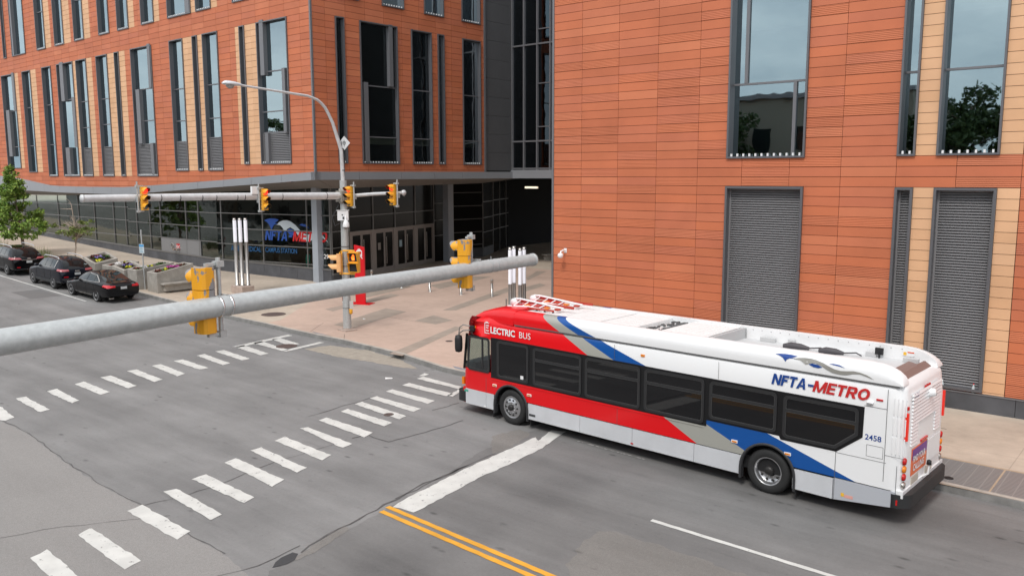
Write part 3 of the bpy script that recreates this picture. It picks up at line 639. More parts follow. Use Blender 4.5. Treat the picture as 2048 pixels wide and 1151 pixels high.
# curtain wall behind, facing the street
FC = Plane(FE.pt(16.42, 0, 0).xy, -S2, -T2)
m_ = MB(); 
aa = [FC.px(x, 200)[0] for x in (1029, 1049.5, 1076, 1102)]; aa[0] = 0; aa += [aa[-1]+.0+i*1.3 for i in range(1, 6)]
for a in aa: m_.fbox(FC, a-.05, a+.05, 6.8, 29, -.02, .14)
for j, zc in enumerate([FC.px(1060, y)[1] for y in (337, 282.5, 90, 250)][:3]+[20.4, 25.2]): m_.fbox(FC, 0, aa[-1], zc-.05, zc+.05, -.02, .12)
for y in (253, 166, 86, 57): zc = FC.px(1089, y)[1]; m_.fbox(FC, aa[2], aa[3], zc-.03, zc+.03, -.02, .11)
m_.build('curtain_wall_grid', M['frame2'], LB)
m_ = MB(); m_.fbox(FC, 0, aa[-1], 6.8, 29, -.03, -.021); m_.build('curtain_wall_glass', M['dglass'], LB)
m_ = MB(); m_.fbox(FC, 0, aa[-1], 6.8, 29, -3, -2.9)
for z_ in (6.85, 11.0, 15.4, 19.8, 24.2): m_.fbox(FC, 0, aa[-1], z_, z_+.3, -2.9, -.05)
m_.build('floor_slabs', M['room'], LB)
# fascia of the canopy
def fascia_mb():
    m_ = MB()
    def seg(F, a, b, t0, t1, b0, b1, d0=-.25, d1=.12):
        m_.hexa([F.pt(a, b0, d0), F.pt(b, b1, d0), F.pt(b, b1, d1), F.pt(a, b0, d1), F.pt(a, t0, d0), F.pt(b, t1, d0), F.pt(b, t1, d1), F.pt(a, t0, d1)])
    xs = [-.12]; 
    js = [3.0*i for i in range(1, 37)]
    for a, b in zip([-.12]+js, js):
        ks = [a+.0]+[x for x, _ in FT+FB if a < x < b]+[b-.02]; ks = sorted(ks)
        for p, q in zip(ks, ks[1:]): seg(FL, p, q, itp(FT, p), itp(FT, q), itp(FB, p), itp(FB, q))
    js = [-.12, 2.9, 6.05, 8.8, 11.3, 13.6, 16.42]
    for a, b in zip(js, js[1:]): seg(FE, a+.0, b-.02, 6.735, 6.735, 6.30, 6.30)
    m_.fbox(FC, -.12, 9, 6.3, 6.86, -.3, .2)
    return m_
fascia_mb().build('canopy_fascia', M['fascia'], LB)
# storefront walls (glazed, on a plinth that tapers as the pavement climbs)
W = [UV(40.85, 29.9), UV(48.4, 28.2), UV(60.0, 28.1), UV(84, 28.4), UV(100, 29.)]
pc = PG(665, 566, .15)
W0 = pc
soff = [5.72, 5.35, 4.95, 4.75, 4.9]
GZT = 5.75
glz = MB(); grd = MB(); pln = MB(); spn = MB()
def wall(p, q, ztop0, ztop1, plt0, plt1, trs, muls, gl=glz, base=True, trs_from=None):
    F, L_ = segplane(p, q)
    # orient so a grows from p to q
    if (Vector(q[:2])-Vector(p[:2])).dot(F.e) < 0: F = Plane(p[:2], -F.e, F.n)
    zp = lambda a: plt0+(plt1-plt0)*a/L_; zt = lambda a: ztop0+(ztop1-ztop0)*a/L_
    def slab(M_, a, b, l0, l1, h0, h1, d0, d1): M_.hexa([F.pt(a,l0,d0),F.pt(b,l1,d0),F.pt(b,l1,d1),F.pt(a,l0,d1),F.pt(a,h0,d0),F.pt(b,h1,d0),F.pt(b,h1,d1),F.pt(a,h0,d1)])
    gq = [F.pt(0, zp(0), -.012), F.pt(L_, zp(L_), -.012), F.pt(L_, zt(L_), -.012), F.pt(0, zt(0), -.012)]
    if (gq[1]-gq[0]).cross(gq[3]-gq[0]).xy.dot(F.n) < 0: gq = gq[::-1]
    gl.quad(*gq)
    slab(grd, 0, L_, zp(0)-.02, zp(L_)-.02, zp(0)+.07, zp(L_)+.07, -.0, .09)
    if base:
        n = max(1, int(L_/1.25))
        for i in range(n):
            a, b = L_*i/n, L_*(i+1)/n-.012
            slab(pln, a, b, hz(uv_of(F.pt(a, 0))[0])-.1, hz(uv_of(F.pt(b, 0))[0])-.1, zp(a)-.02, zp(b)-.02, -.1, .06)
    for z in trs:
        ks = [L_*i/40 for i in range(41)]; run = None
        for a in ks:
            ok = zp(a)+.1 < z < zt(a)
            if ok and run is None: run = a
            if (not ok or a == ks[-1]) and run is not None:
                if a > run: grd.fbox(F, run, a, z-.024, z+.024, -.0, .07)
                run = None
    for a in muls: grd.hexa([F.pt(a-.03,zp(a),-.009),F.pt(a+.03,zp(a),-.009),F.pt(a+.03,zp(a),.05),F.pt(a-.03,zp(a),.05),F.pt(a-.03,zt(a),-.009),F.pt(a+.03,zt(a),-.009),F.pt(a+.03,zt(a),.05),F.pt(a-.03,zt(a),.05)])
    return F, L_
TR = [1.65, 2.75, 3.85, 4.95]
F0, L0 = segplane(W0, W[1])
if (Vector(W[1][:2])-Vector(W0[:2])).dot(F0.e) < 0: F0 = Plane(W0.xy, -F0.e, F0.n)
TR0 = [F0.px(500, y)[1] for y in (521, 489, 458, 427)]
mu0 = [F0.px(x, 500)[0] for x in (446, 528, 616, 643)]
p0 = F0.px(626, 538)[1]; p1 = F0.px(440, 518.5)[1]
wall(W0, W[1], 5.9, 5.5, p0, p1, TR0, [.03]+mu0)
def pltop(W_, x, y):
    pass
F1, L1 = segplane(W[1], W[2])
if (Vector(W[2][:2])-Vector(W[1][:2])).dot(F1.e) < 0: F1 = Plane(W[1].xy, -F1.e, F1.n)
TR1 = [F1.px(360, y)[1] for y in (477, 449.5, 422, 395)]
mu1 = [F1.px(x, 450)[0] for x in (441, 398, 373, 322, 301, 275)]
mu1 = [m for m in mu1 if .05 < m < L1-.05]
p2 = F1.px(300, 497)[1]
wall(W[1], W[2], 5.5, 5.1, p1, p2, TR1, mu1)
F2, L2 = segplane(W[2], W[3])
if (Vector(W[3][:2])-Vector(W[2][:2])).dot(F2.e) < 0: F2 = Plane(W[2].xy, -F2.e, F2.n)
TR2 = [F2.px(160, y)[1] for y in (461, 433, 409)]
mu2 = [m for m in [F2.px(x, 430)[0] for x in (273, 252, 228, 190, 158, 118, 76, 50, 25, 5)] if .05 < m < L2-.05]
p3 = F2.px(89, 460)[1]
wall(W[2], W[3], 5.1, 4.85, p2, p3, TR2, mu2)
wall(W[3], W[4], 4.85, 5.2, p3, p3+.45, [z for z in TR2 if z > p3+.5], [3, 6, 9, 12])
# return wall and the recessed entrance
PE = [PG(700, 557, .15), PG(771, 541.5, .15), PG(868, 523, .15), PG(905, 519, .15)]
dgx = MB()
FA, LA = wall(W0, PE[0], 5.8, 5.8, .75, .75, TR0, [.05, 1.2], gl=dgx)
FD, LD = segplane(PE[0], PE[2]); 
if (Vector(PE[2][:2])-Vector(PE[0][:2])).dot(FD.e) < 0: FD = Plane(PE[0].xy, -FD.e, FD.n)
dgx.build('return_glazing', M['bglass'], LB)
gd = hz(42)+.15
drs = MB(); drg = MB(); n = 4
doors_top = FD.px(800, 453)[1]
m_ = MB()
m_.fbox(FD, 0, LD, doors_top, 6.0, -.05, 0); m_.build('upper_dark_glazing', M['bglass'], LB)
for i in range(n+1): grd.fbox(FD, LD*i/n-.04, LD*i/n+.04, doors_top, 6., 0, .07)
for y in (426,): z = FD.px(790, y)[1]; grd.fbox(FD, 0, LD, z-.03, z+.03, 0, .07)
dfr = mat('bronze door frame', (.30, .26, .235), .5, .2)
for i in range(n):
    a, b = LD*i/n, LD*(i+1)/n
    drs.fbox(FD, a, a+.22, gd-.1, doors_top, -.05, .08); drs.fbox(FD, b-.22, b, gd-.1, doors_top, -.05, .08); drs.fbox(FD, a+.22, b-.22, doors_top-.14, doors_top, -.05, .08)
drs.build('door_surround', dfr, LB)
for i in range(n):
    a, b = LD*i/n+.22, LD*(i+1)/n-.22; md = (a+b)/2
    for s, e in ((a, md-.01), (md+.01, b)):
        d = MB(); z1 = doors_top-.14
        d.fbox(FD, s, s+.09, gd-.05, z1, -.02, .05); d.fbox(FD, e-.09, e, gd-.05, z1, -.02, .05); d.fbox(FD, s+.09, e-.09, gd-.05, gd+.3, -.02, .05); d.fbox(FD, s+.09, e-.09, z1-.12, z1, -.02, .05)
        dd = d.build('door', dfr, LB)
        g_ = MB(); g_.fbox(FD, s+.09, e-.09, gd+.3, z1-.12, 0, .015); g_.build('pane', M['bglass'], dd)
        h_ = MB(); x = e-.12 if s == a else s+.12
        h_.tube([FD.pt(x, gd+.5, .11), FD.pt(x, z1-.4, .11)], .02, 8); h_.fbox(FD, x-.012, x+.012, gd+.55, gd+.58, .05, .1); h_.fbox(FD, x-.012, x+.012, z1-.5, z1-.47, .05, .1); h_.build('handle', M['steel'], dd)
        if i in (1, 2) and s == a:
            n_ = MB(); n_.fbox(FD, s+.3, s+.6, gd+1.45, gd+1.9, .02, .03); n_.build('notice', mat('pale notice', ((.4, .55, .62) if i == 2 else (.30, .27, .24)), .6), dd)
# dark glazed box beyond the column, then the passage
PB = [PG(868, 523, .15), PG(907, 517, .15), PG(966, 513, .15), PG(986, 505, .15), PG(1045, 481, .15), PG(1106, 452, .15)]
dg = MB()
for i in range(len(PB)-1):
    F_, L_ = segplane(PB[i], PB[i+1])
    if (Vector(PB[i+1][:2])-Vector(PB[i][:2])).dot(F_.e) < 0: F_ = Plane(PB[i].xy, -F_.e, F_.n)
    gb = hz(uv_of(PB[i])[0])+.1
    dg.fbox(F_, 0, L_, gb+.75 if i in (1, 2) else gb, 6.3, -.03, 0)
    if i in (1, 2): pln.fbox(F_, 0, L_, gb-.1, gb+.75, -.05, .04)
    grd.fbox(F_, L_-.05, L_+.02, gb, 6.3, 0, .05)
    for z in ([F_.px(935, y)[1] for y in (489.5, 464, 438, 411.5, 385)] if i == 1 else (gb+1.9, gb+3.0, gb+4.2)): grd.fbox(F_, 0, L_, z-.025, z+.025, 0, .045)
    k_ = 5 if i >= 3 else 1
    for j in range(1, k_): grd.fbox(F_, L_*j/k_-.03, L_*j/k_+.03, gb, 6.3, 0, .045)
dg.build('dark_passage_glazing', M['bglass'], LB)
glz.build('storefront_glass', M['glass2'], LB); grd.build('storefront_grid', mat('storefront mullion', (.19, .185, .18), .45, .4), LB); pln.build('plinth', M['plinth'], LB)
# interior shell so the glass has a dim hall behind it
it = MB()
def inner(p, q, dep, z0, z1): 
    F_, L_ = segplane(p, q); it.fbox(F_, 0, L_, z0, z1, -dep-.1, -dep)
inner(W0.lerp(W[1], .35), W[1], 5, -.2, 6.6); inner(W[1], W[2], 5, 0, 6.6); inner(W[2], W[3], 5, .3, 7)
it.fbox(FD, .1, LD+14, 0, 6.6, -6.1, -6)
it.build('hall_rear_wall', mat('hall wall', (.055, .055, .052), .9), LB)
# soffit: from the fascia back to the glazing and over the plaza
sf = MB()
def V3(p, z): return Vector((p[0], p[1], z))
aL = [-.1, 3.5, 11.2, 23, 47, 65, 100]; wl = [UV(38.6, 29.9), UV(40.6, 30.0), W[1], W[2], W[3], W[4], UV(130, 30)]; sz = [5.75, 5.72, 5.45, 5.05, 4.82, 5.15, 5.4]
for i in range(len(aL)-1):
    p, q = FL.pt(aL[i], itp(FB, aL[i])+.03, .1), FL.pt(aL[i+1], itp(FB, aL[i+1])+.03, .1)
    sf.quad(p, q, V3(wl[i+1], sz[i+1]+.05), V3(wl[i], sz[i]+.05))
E_ = [FE.pt(0, 6.33, .1), FE.pt(2.6, 6.33, .1), FE.pt(16.4, 6.33, .1), FE.pt(16.4, 6.33, -14)]
I_ = [V3(UV(38.6, 29.9), 5.8), V3(UV(38.8, 30.6), 5.8), V3(UV(40.2, 44), 5.95), V3(UV(60, 46), 5.95)]
sf.quad(E_[0], I_[0], I_[1], E_[1]); sf.quad(E_[1], I_[1], I_[2], E_[2])
sf.quad(FL.pt(-.1, 6.33, .1), V3(UV(38.6, 29.9), 5.8), V3(UV(38.6, 29.9), 5.79), FE.pt(0, 6.32, .1))
cz = V3(UV(80, 80), 5.95)
sf.quad(I_[0], V3(wl[1], 5.8), V3(UV(60, 32), 5.8), V3(UV(60, 46), 5.95), I_[2], I_[1])
sf.quad(E_[2], I_[2], V3(UV(60, 46), 5.95), V3(UV(60, 75), 6.2), FC.pt(0, 6.33, 0))
sf.quad(FC.pt(0, 6.33, .1), V3(UV(60, 75), 6.2), V3(UV(20, 75), 6.2), FC.pt(10, 6.33, .1))
sf.build('soffit', M['soffit'], LB)
# solid block so daylight does not leak through
bl = MB(); bl.fbox(FL, 0.35, 105, 7.1, 29, -30, -1.95); bl.build('inner_block', M['dark'], LB)
bl = MB(); bl.fbox(FL, -.02, 105.1, 29, 29.3, -30, .1); bl.build('roof', M['fascia'], LB)
rw = MB(); rw.fbox(FE, 16.5, 60, .1, 7, -9, -8.8); rw.build('rear_wall', M['dark'], LB)
# columns
cl = MB()
def column(px, py, w0=.62, top=5.95):
    p = PG(px, py, .15); c = p+Vector((0, .3, 0)); ex = Vector((S2.x, S2.y, 0)); ey = Vector((T2.x, T2.y, 0)); h = w0/2
    cl.hexa([c+ex*(-h)+ey*(-h)-Vector((0,0,.1)), c+ex*h+ey*(-h)-Vector((0,0,.1)), c+ex*h+ey*h-Vector((0,0,.1)), c-ex*h+ey*h-Vector((0,0,.1))]+[V3(c+ex*a*h*.9+ey*b*h*.9, top) for a, b in ((-1,-1),(1,-1),(1,1),(-1,1))])
column(637.5, 565, .54); column(897, 524, .56)
cl.build('column', M['column'], LB)
# lights in the soffit
lt = MB(); d_ = PG(1063, 372) if False else None
for (x, y, on) in [(1063, 372.5, 1), (976, 362, 0), (905, 364, 0), (815, 366.5, 0)]:
    P_ = GZ(x, y, 6.0); ex = Vector((S2.x, S2.y, 0))*.38; ey = Vector((T2.x, T2.y, 0))*.04
    b_ = MB(); P_.z = min(P_.z, 6.0)-.1; b_.hexa([P_-ex-ey, P_+ex-ey, P_+ex+ey, P_-ex+ey]+[q+Vector((0, 0, .09)) for q in (P_-ex-ey, P_+ex-ey, P_+ex+ey, P_-ex+ey)])
    b_.build('soffit_light', mat('lit strip', (.9, .8, .6), .5, emit=(1, .85, .62), estr=.35) if on else mat('unlit strip', (.25, .24, .23), .5), LB)
# station lettering on the glass
def wave(Mb, F, a0, a1, z0, z1, parts, lift=.02):
    for i, poly in enumerate(parts[0]):
        Mb.add([F.pt(a0+(a1-a0)*x, z0+(z1-z0)*y, lift) for x, y in poly], [tuple(range(len(poly)))], parts[1][i])
def band(top, bot):   # polygon strip between two polylines
    return top+bot[::-1]
# emblem drawn in a unit box x 0..1, y 0..1 : two wing crests and a ribbon
EMB = {
 'wing': [(0,.93),(.04,.97),(.10,1),(.17,1),(.24,.97),(.205,.90),(.17,.86),(.21,.84),(.25,.80),(.20,.82),(.16,.80),(.13,.70),(.118,.56),(.105,.68),(.08,.80),(.04,.89)],
 'rib_t': [(.20,.80),(.25,.90),(.31,.95),(.37,.96),(.43,.92),(.50,.82),(.56,.68),(.62,.56),(.68,.52),(.74,.56),(.80,.62),(.86,.60),(.93,.50),(1.,.30)],
 'rib_b': [(.20,.80),(.26,.79),(.30,.70),(.33,.58),(.37,.68),(.42,.74),(.48,.66),(.54,.48),(.60,.34),(.68,.30),(.74,.34),(.80,.46),(.86,.50),(.93,.42),(1.,.30)],
}
def strip_add(Mb, fn, top, bot, mi):
    n = len(top); vs = [fn(*p) for p in top]+[fn(*p) for p in bot]
    Mb.add(vs, [(i, i+1, n+i+1, n+i) for i in range(n-1)], mi)
def emblem(Mb, fn, mi_blue, mi_rib):
    W_ = EMB['wing']; c = fn(.12, .85)
    Mb.add([fn(*p) for p in W_]+[c], [(i, (i+1) % len(W_), len(W_)) for i in range(len(W_))], mi_blue)
    strip_add(Mb, fn, EMB['rib_t'], EMB['rib_b'], mi_rib)
    lo_t = [(.36,.62),(.40,.69),(.45,.67),(.50,.56)]; lo_b = [(.36,.62),(.41,.50),(.46,.48),(.50,.56)]
    strip_add(Mb, fn, lo_t, lo_b, mi_blue)
    hi_t = [(.56,.82),(.60,.86),(.66,.84),(.72,.72)]; hi_b = [(.56,.82),(.61,.79),(.66,.77),(.72,.72)]
    strip_add(Mb, fn, hi_t, hi_b, mi_blue)
BLUE = mat('sign blue', (.012, .06, .28), .6); SRED = mat('sign red', (.50, .012, .012), .6); SGREY = mat('sign pale grey', (.42, .47, .50), .6); CYB = mat('letter blue', (.010, .085, .22), .6)
lg = MB()
pa, pb = F0.px(529, 425), F0.px(656, 470)
ax0, ax1 = F0.px(529, 450)[0], F0.px(656, 450)[0]; zt0, zt1 = F0.px(580, 470)[1], F0.px(580, 436)[1]
emblem(lg, lambda x, y: F0.pt(ax0+(ax1-ax0)*x, zt0-.9*(zt1-zt0)+1.85*(zt1-zt0)*y, .02), 0, 2)
ex = Vector((F0.e.x, F0.e.y, 0)); ex = ex if ax1 > ax0 else -ex; up = Vector((0, 0, 1))
o1 = F0.pt(F0.px(531, 478)[0], F0.px(531, 479.5)[1]); sz1 = (F0.px(600, 462)[1]-F0.px(600, 483)[1])/.72
def fit_text(Mb, st, F, x0, x1, zb, size, mi, off=0., shear=0., lift=.02):
    t_ = MB(); t_.text(st, (0, 0, 0), (1, 0, 0), (0, 1, 0), 1, off=off, shear=shear); w_ = max(v.x for v in t_.v)-min(v.x for v in t_.v)
    sh_ = (0,) if not shear else (-.02, 0, .02)
    for q_, dx in enumerate(sh_): Mb.text(st, F.pt(x0, zb, lift)+ex*dx, ex, up, size, lift=.0006*q_, off=off, shear=shear, mi=mi, sx=abs(x1-x0)/(w_*size))
hs = sz1*.72
for wd_, xa_, xb_, mi_ in (('NFTA', 530.5, 578, 0), ('-', 578.5, 586, 0), ('METRO', 585.5, 657, 1)):
    A_, B_ = F0.px(xa_, 480)[0], F0.px(xb_, 480)[0]; heavy(lg, wd_, F0.pt(A_, o1.z, .02), ex, up, abs(B_-A_), hs, mi_)
s2 = (F0.px(560, 495)[1]-F0.px(560, 505)[1])/.72
fit_text(lg, 'ALLEN  MEDICAL', F0, F0.px(463, 500)[0], F0.px(523, 500)[0], F0.px(490, 501.5)[1], s2, 3, .01)
fit_text(lg, 'CAMPUS STATION', F0, F0.px(531, 500)[0], F0.px(594, 500)[0], F0.px(560, 505)[1], s2, 3, .01)
fit_text(lg, '29', F0, F0.px(648, 520)[0], F0.px(658, 520)[0], F0.px(652, 517)[1], (F0.px(652, 508)[1]-F0.px(652, 517)[1])/.72, 4, .01)
lg.build('station_lettering', [BLUE, SRED, SGREY, CYB, M['whitep']], LB)
# fire connection panel set into the storefront
fp = MB(); x0, x1 = F1.px(324, 510)[0], min(F1.px(403, 520)[0], 99)
FX = F1
a_, b_ = sorted((F1.px(325, 500)[0], F1.px(403, 500)[0])); a_ = max(a_, .02)
zt_ = TR1[0]-.03
fp.fbox(F1, a_, b_, p1-.02, zt_, .0, .05); pn = fp.build('service_panel', mat('grey service panel', (.24, .24, .245), .5, .3), LB)
q_ = MB(); P_ = F1.px(358, 493); q_.fbox(F1, P_[0]-.22, P_[0]+.22, P_[1]-.2, P_[1]+.2, .051, .06, 0); exx = Vector((F1.e.x, F1.e.y, 0)); exx = exx if F1.px(360, 490)[0] > F1.px(350, 490)[0] else -exx
q_.text('FDC', F1.pt(P_[0], P_[1]-.09, .061), exx, up, .26, lift=.003, off=.01, mi=1, align='CENTER'); q_.build('connection_sign', [SRED, M['whitep']], pn)
q_ = MB()
P_ = F1.px(346.5, 491)
q_.lathe(F1.pt(P_[0], P_[1], .055), (F1.n.x, F1.n.y, 0), [(.17, 0), (.22, .02), (.17, .03)], 16); q_.fbox(F1, P_[0]-.17, P_[0]+.17, P_[1]-.02, P_[1]+.02, .055, .07); q_.fbox(F1, P_[0]-.02, P_[0]+.02, P_[1]-.3, P_[1]+.17, .055, .07)
for dx in (8, 14): P2_ = F1.px(346.5+dx, 497); q_.tube([F1.pt(P2_[0], P2_[1], .05), F1.pt(P2_[0], P2_[1]-.04, .28)], [.07, .085], 10)
q_.build('hose_connection', M['steel'], pn)
# ================================================================ THE BUS
bd = Vector((math.sin(rad(-47.5)), math.cos(rad(-47.5)))); bn = Vector((bd.y, -bd.x)); bo = Vector((2.61872, 18.93873))
BUS = thing('city_bus', (bo.x, bo.y, 0.), rz=math.atan2(-bd.y, -bd.x), label='long red and white electric bus with a blue and grey diagonal stripe', cat='bus')
Wd = 2.5
def livery():
    m = bpy.data.materials.new('bus livery'); m.use_nodes = True; t = m.node_tree; b = t.nodes['Principled BSDF']; L = t.links.new
    c = N(t, 'ShaderNodeTexCoord'); s = N(t, 'ShaderNodeSeparateXYZ'); L(c.outputs['Object'], s.inputs[0])
    def edge(x0, z0, k):  # 1 where X > x0 + k (Z - z0)
        a = N(t, 'ShaderNodeMath', operation='MULTIPLY_ADD'); a.inputs[1].default_value = k; a.inputs[2].default_value = x0-k*z0; L(s.outputs[2], a.inputs[0])
        g_ = N(t, 'ShaderNodeMath', operation='GREATER_THAN'); L(s.outputs[0], g_.inputs[0]); L(a.outputs[0], g_.inputs[1]); return g_.outputs[0]
    col = None
    cs = [(.70, .002, .006), (.34, .335, .30), (.004, .075, .30), (.80, .80, .80)]
    es = [edge(-1.97, 2.69, -1.98), edge(-1.58, 2.77, -2.38), edge(.54, 2.25, -3.15)]
    prev = None
    for i, e in enumerate(es):
        k = N(t, 'ShaderNodeMix', data_type='RGBA'); L(e, k.inputs[0]); k.inputs[7].default_value = (*cs[i+1], 1)
        if prev is None: k.inputs[6].default_value = (*cs[0], 1)
        else: L(prev, k.inputs[6])
        prev = k.outputs[2]
    L(prev, b.inputs['Base Color']); b.inputs['Roughness'].default_value = .3; b.inputs['Specular IOR Level'].default_value = .4; b.inputs['Coat Weight'].default_value = .15; b.inputs['Coat Roughness'].default_value = .05
    return m
LIV = livery(); BW = mat('bus white', (.80, .80, .80), .3, coat=.4, var=.025, scale=1.5); BSIL = mat('bus silver grey', (.60, .61, .63), .35, .1, var=.06, scale=2); BGR = mat('bus grey', (.33, .34, .37), .35, .1)
BBK = mat('bus black', (.010, .010, .011), .3, spec=.3); RUB = mat('window rubber', (.020, .020, .021), .5); BGL = mat('tinted bus glass', (.008, .008, .009), .03, spec=.4); SEAM = mat('panel seam', (.10, .10, .10), .7)
# shell: plan loops at stations of height; side vertices at fixed X so openings can be left
XS = [-5.17, -4.33, -4.15, -3.05, 3.05, 4.09, 5.90]
def plan(x0, x1, y0, y1, rf, rr, nf=6):
    L_ = []
    for i in range(nf+1): a = math.pi/2*i/nf; L_.append((x0+rf-rf*math.cos(a), y0+rf-rf*math.sin(a)))
    for x in XS: L_.append((x, y0))
    for i in range(nf+1): a = math.pi/2*i/nf; L_.append((x1-rr+rr*math.sin(a), y0+rr-rr*math.cos(a)))
    for i in range(nf+1): a = math.pi/2*i/nf; L_.append((x1-rr+rr*math.cos(a), y1-rr+rr*math.sin(a)))
    for x in XS[::-1]: L_.append((x, y1))
    for i in range(nf+1): a = math.pi/2*i/nf; L_.append((x0+rf-rf*math.sin(a), y1-rf+rf*math.cos(a)))
    return L_
lev = [(.72, -5.47, 6.20, 0, .25), (1.16, -5.46, 6.20, 0, .25), (1.30, -5.44, 6.20, 0, .25), (2.20, -5.33, 6.19, .0, .25), (2.27, -5.31, 6.18, .005, .25), (2.60, -5.20, 6.15, .03, .25), (2.66, -5.14, 6.13, .06, .22), (2.74, -5.0, 6.05, .14, .2)]
loops = [[(x, y, z) for x, y in plan(x0, x1, ins, Wd-ins, r, r)] for z, x0, x1, ins, r in lev]
body = MB(); n = len(loops[0]); nf = 6; bx0 = nf+1
vs = [p for l in loops for p in l]; fs = []
side_n = {}
nearfirst = nf+1; 
for i in range(len(loops)-1):
    for k in range(n):
        k2 = (k+1) % n
        a, b_ = loops[i][k], loops[i][k2]; xm = (a[0]+b_[0])/2; ym = (a[1]+b_[1])/2
        glass_zone = i == 2 and (xm < -5.2 or (-5.17 < xm < -4.33 and True)) 
        if glass_zone: continue
        if i == 0 and (ym < .01 or ym > Wd-.01) and any(abs(xm-c_) < .5 for c_ in (-3.6, 3.57)): continue
        fs.append((i*n+k, i*n+k2, (i+1)*n+k2, (i+1)*n+k))
body.add(vs, fs, 0, True); body.add(loops[-1], [tuple(range(n))], 0)
for c_, xa_, xb_ in ((-3.6, -4.15, -3.05), (3.57, 3.05, 4.09)):
    for yy in (0, Wd):
        K = 24; an0 = math.asin(.25/.57); arc = [(c_-.57*math.cos(an0+(math.pi-2*an0)*k/K), yy, .47+.57*math.sin(an0+(math.pi-2*an0)*k/K)) for k in range(K+1)]
        body.add([(xa_, yy, .72)]+arc+[(xb_, yy, .72), (xb_, yy, 1.16), (xa_, yy, 1.16)], [tuple(range(K+5))])
bb = body.build('body', LIV, BUS, local=True)
bb.modifiers.new('w', 'WEIGHTED_NORMAL') if False else None
# lower skirts with wheel cut-outs
sk = MB()
def skirt(x0, x1, z0, z1, y=0., zr=None, mi=0): 
    zr = z0 if zr is None else zr
    for yy in ((y, y+.05), (Wd-y-.05, Wd-y)):
        sk.hexa([(x0, yy[0], z0), (x1, yy[0], zr), (x1, yy[1], zr), (x0, yy[1], z0), (x0, yy[0], z1), (x1, yy[0], z1), (x1, yy[1], z1), (x0, yy[1], z1)], mi)
skirt(-5.3, -4.52, .29, .718); skirt(-4.51, -4.22, .29, .718)
for a, b_ in ((-3.0, -1.31), (-1.30, .23), (.24, 1.86), (1.87, 3.0)): skirt(a, b_, .29, .70, mi=0)
skirt(4.12, 4.93, .27, .68, -.006)
sk.build('skirt_panel', BSIL, BUS, local=True)
sk = MB(); skirt(4.945, 6.1, .27, .70, -.003, .40); sk.build('rear_skirt_panel', mat('lower grey paint', (.47, .485, .52), .35, .1), BUS, local=True)
# under-arch fill between belt and skirts: arches
for cx, nm in ((-3.6, 'front'), (3.57, 'rear')):
    a_ = MB(); R0, R1 = .565, .615
    for yy in ((-.03, .10), (Wd-.10, Wd+.03)):
        vs = []; K = 18
        for k in range(K+1):
            an = math.pi*k/K
            for r in (R0, R1):
                for y in yy: vs.append((cx-r*math.cos(an)*1.0, y, .47+r*math.sin(an)))
        fs = []
        for k in range(K):
            o = 4*k; p = 4*(k+1)
            fs += [(o, p, p+1, o+1), (o+2, o+3, p+3, p+2), (o, o+2, p+2, p), (o+1, p+1, p+3, o+3)]
        a_.add(vs, fs, 0, True)
        for sx in (-1, 1): a_.box(min(cx+sx*R0, cx+sx*R1), max(cx+sx*R0, cx+sx*R1), yy[0], yy[1], .22, .47)
    a_.build('wheel_arch', mat('arch rubber', (.03, .03, .032), .6), BUS, local=True)
    d_ = MB()
    for y0 in (.36, Wd-.37): d_.prism([(cx-R0*math.cos(math.pi*k/16), y0, .47+R0*math.sin(math.pi*k/16)) for k in range(17)]+[(cx+R0, y0, .3), (cx-R0, y0, .3)], (0, .01, 0))
    for y0, y1 in ((.05, .36), (Wd-.36, Wd-.05)): d_.add([(cx-R0*math.cos(math.pi*k/16), y, .47+R0*math.sin(math.pi*k/16)) for k in range(17) for y in (y0, y1)], [(2*k, 2*k+1, 2*k+3, 2*k+2) for k in range(16)])
    d_.build('wheel_well', M['blackm'], BUS, local=True)
uf = MB(); uf.box(-5.3, 6.0, .12, Wd-.12, .42, .70); uf.build('underfloor', M['blackm'], BUS, local=True)
mf = MB()
for x in (-4.30, -2.96, 4.17): mf.box(x-.015, x+.015, .05, .4, .08, .45)
mf.build('mud_flap', M['blackm'], BUS, local=True)
# black window band
bd_ = MB()
zb, zt = 1.17, 2.245
for y0, y1 in ((-.008, .004), (Wd-.004, Wd+.008)):
    P_ = [(-4.33, zb), (1.9, zb), (2.1, 1.30), (3.95, 1.29), (5.0, 1.25), (5.44, 1.62), (5.47, zt-.02), (-4.33, zt)]
    P_ = [(-4.32, zb), (2.15, zb-.01), (2.15, 1.30), (3.80, 1.30), (3.84, 1.23), (4.97, 1.235), (5.45, 1.62), (5.46, zt-.03), (-4.32, zt+.02)]
    bd_.prism([(x, y0, z) for x, z in P_], (0, y1-y0, 0))
bd_.build('window_band', BBK, BUS, local=True)
def rr(x0, x1, z0, z1, r, k=5, cutx=None):
    P_ = []
    cs = [(x0+r, z0+r, 180), (x1-r, z0+r, 270), (x1-r, z1-r, 0), (x0+r, z1-r, 90)]
    for j, (cx, cz, a0) in enumerate(cs):
        if cutx and j == 1: P_ += [(cutx[0], z0), (x1, cutx[1])]; continue
        for i in range(k+1): a = rad(a0+90*i/k); P_.append((cx+r*math.cos(a), cz+r*math.sin(a)))
    return P_
def ring(Mb, A, B, y0, y1, mi=0):
    n = len(A); vs = [(x, y0, z) for x, z in A]+[(x, y0, z) for x, z in B]+[(x, y1, z) for x, z in A]+[(x, y1, z) for x, z in B]
    fs = []
    for i in range(n):
        j = (i+1) % n
        fs += [(i, j, n+j, n+i), (2*n+i, 3*n+i, 3*n+j, 2*n+j), (i, 2*n+i, 2*n+j, j), (n+i, n+j, 3*n+j, 3*n+i)]
    Mb.add(vs, fs, mi)
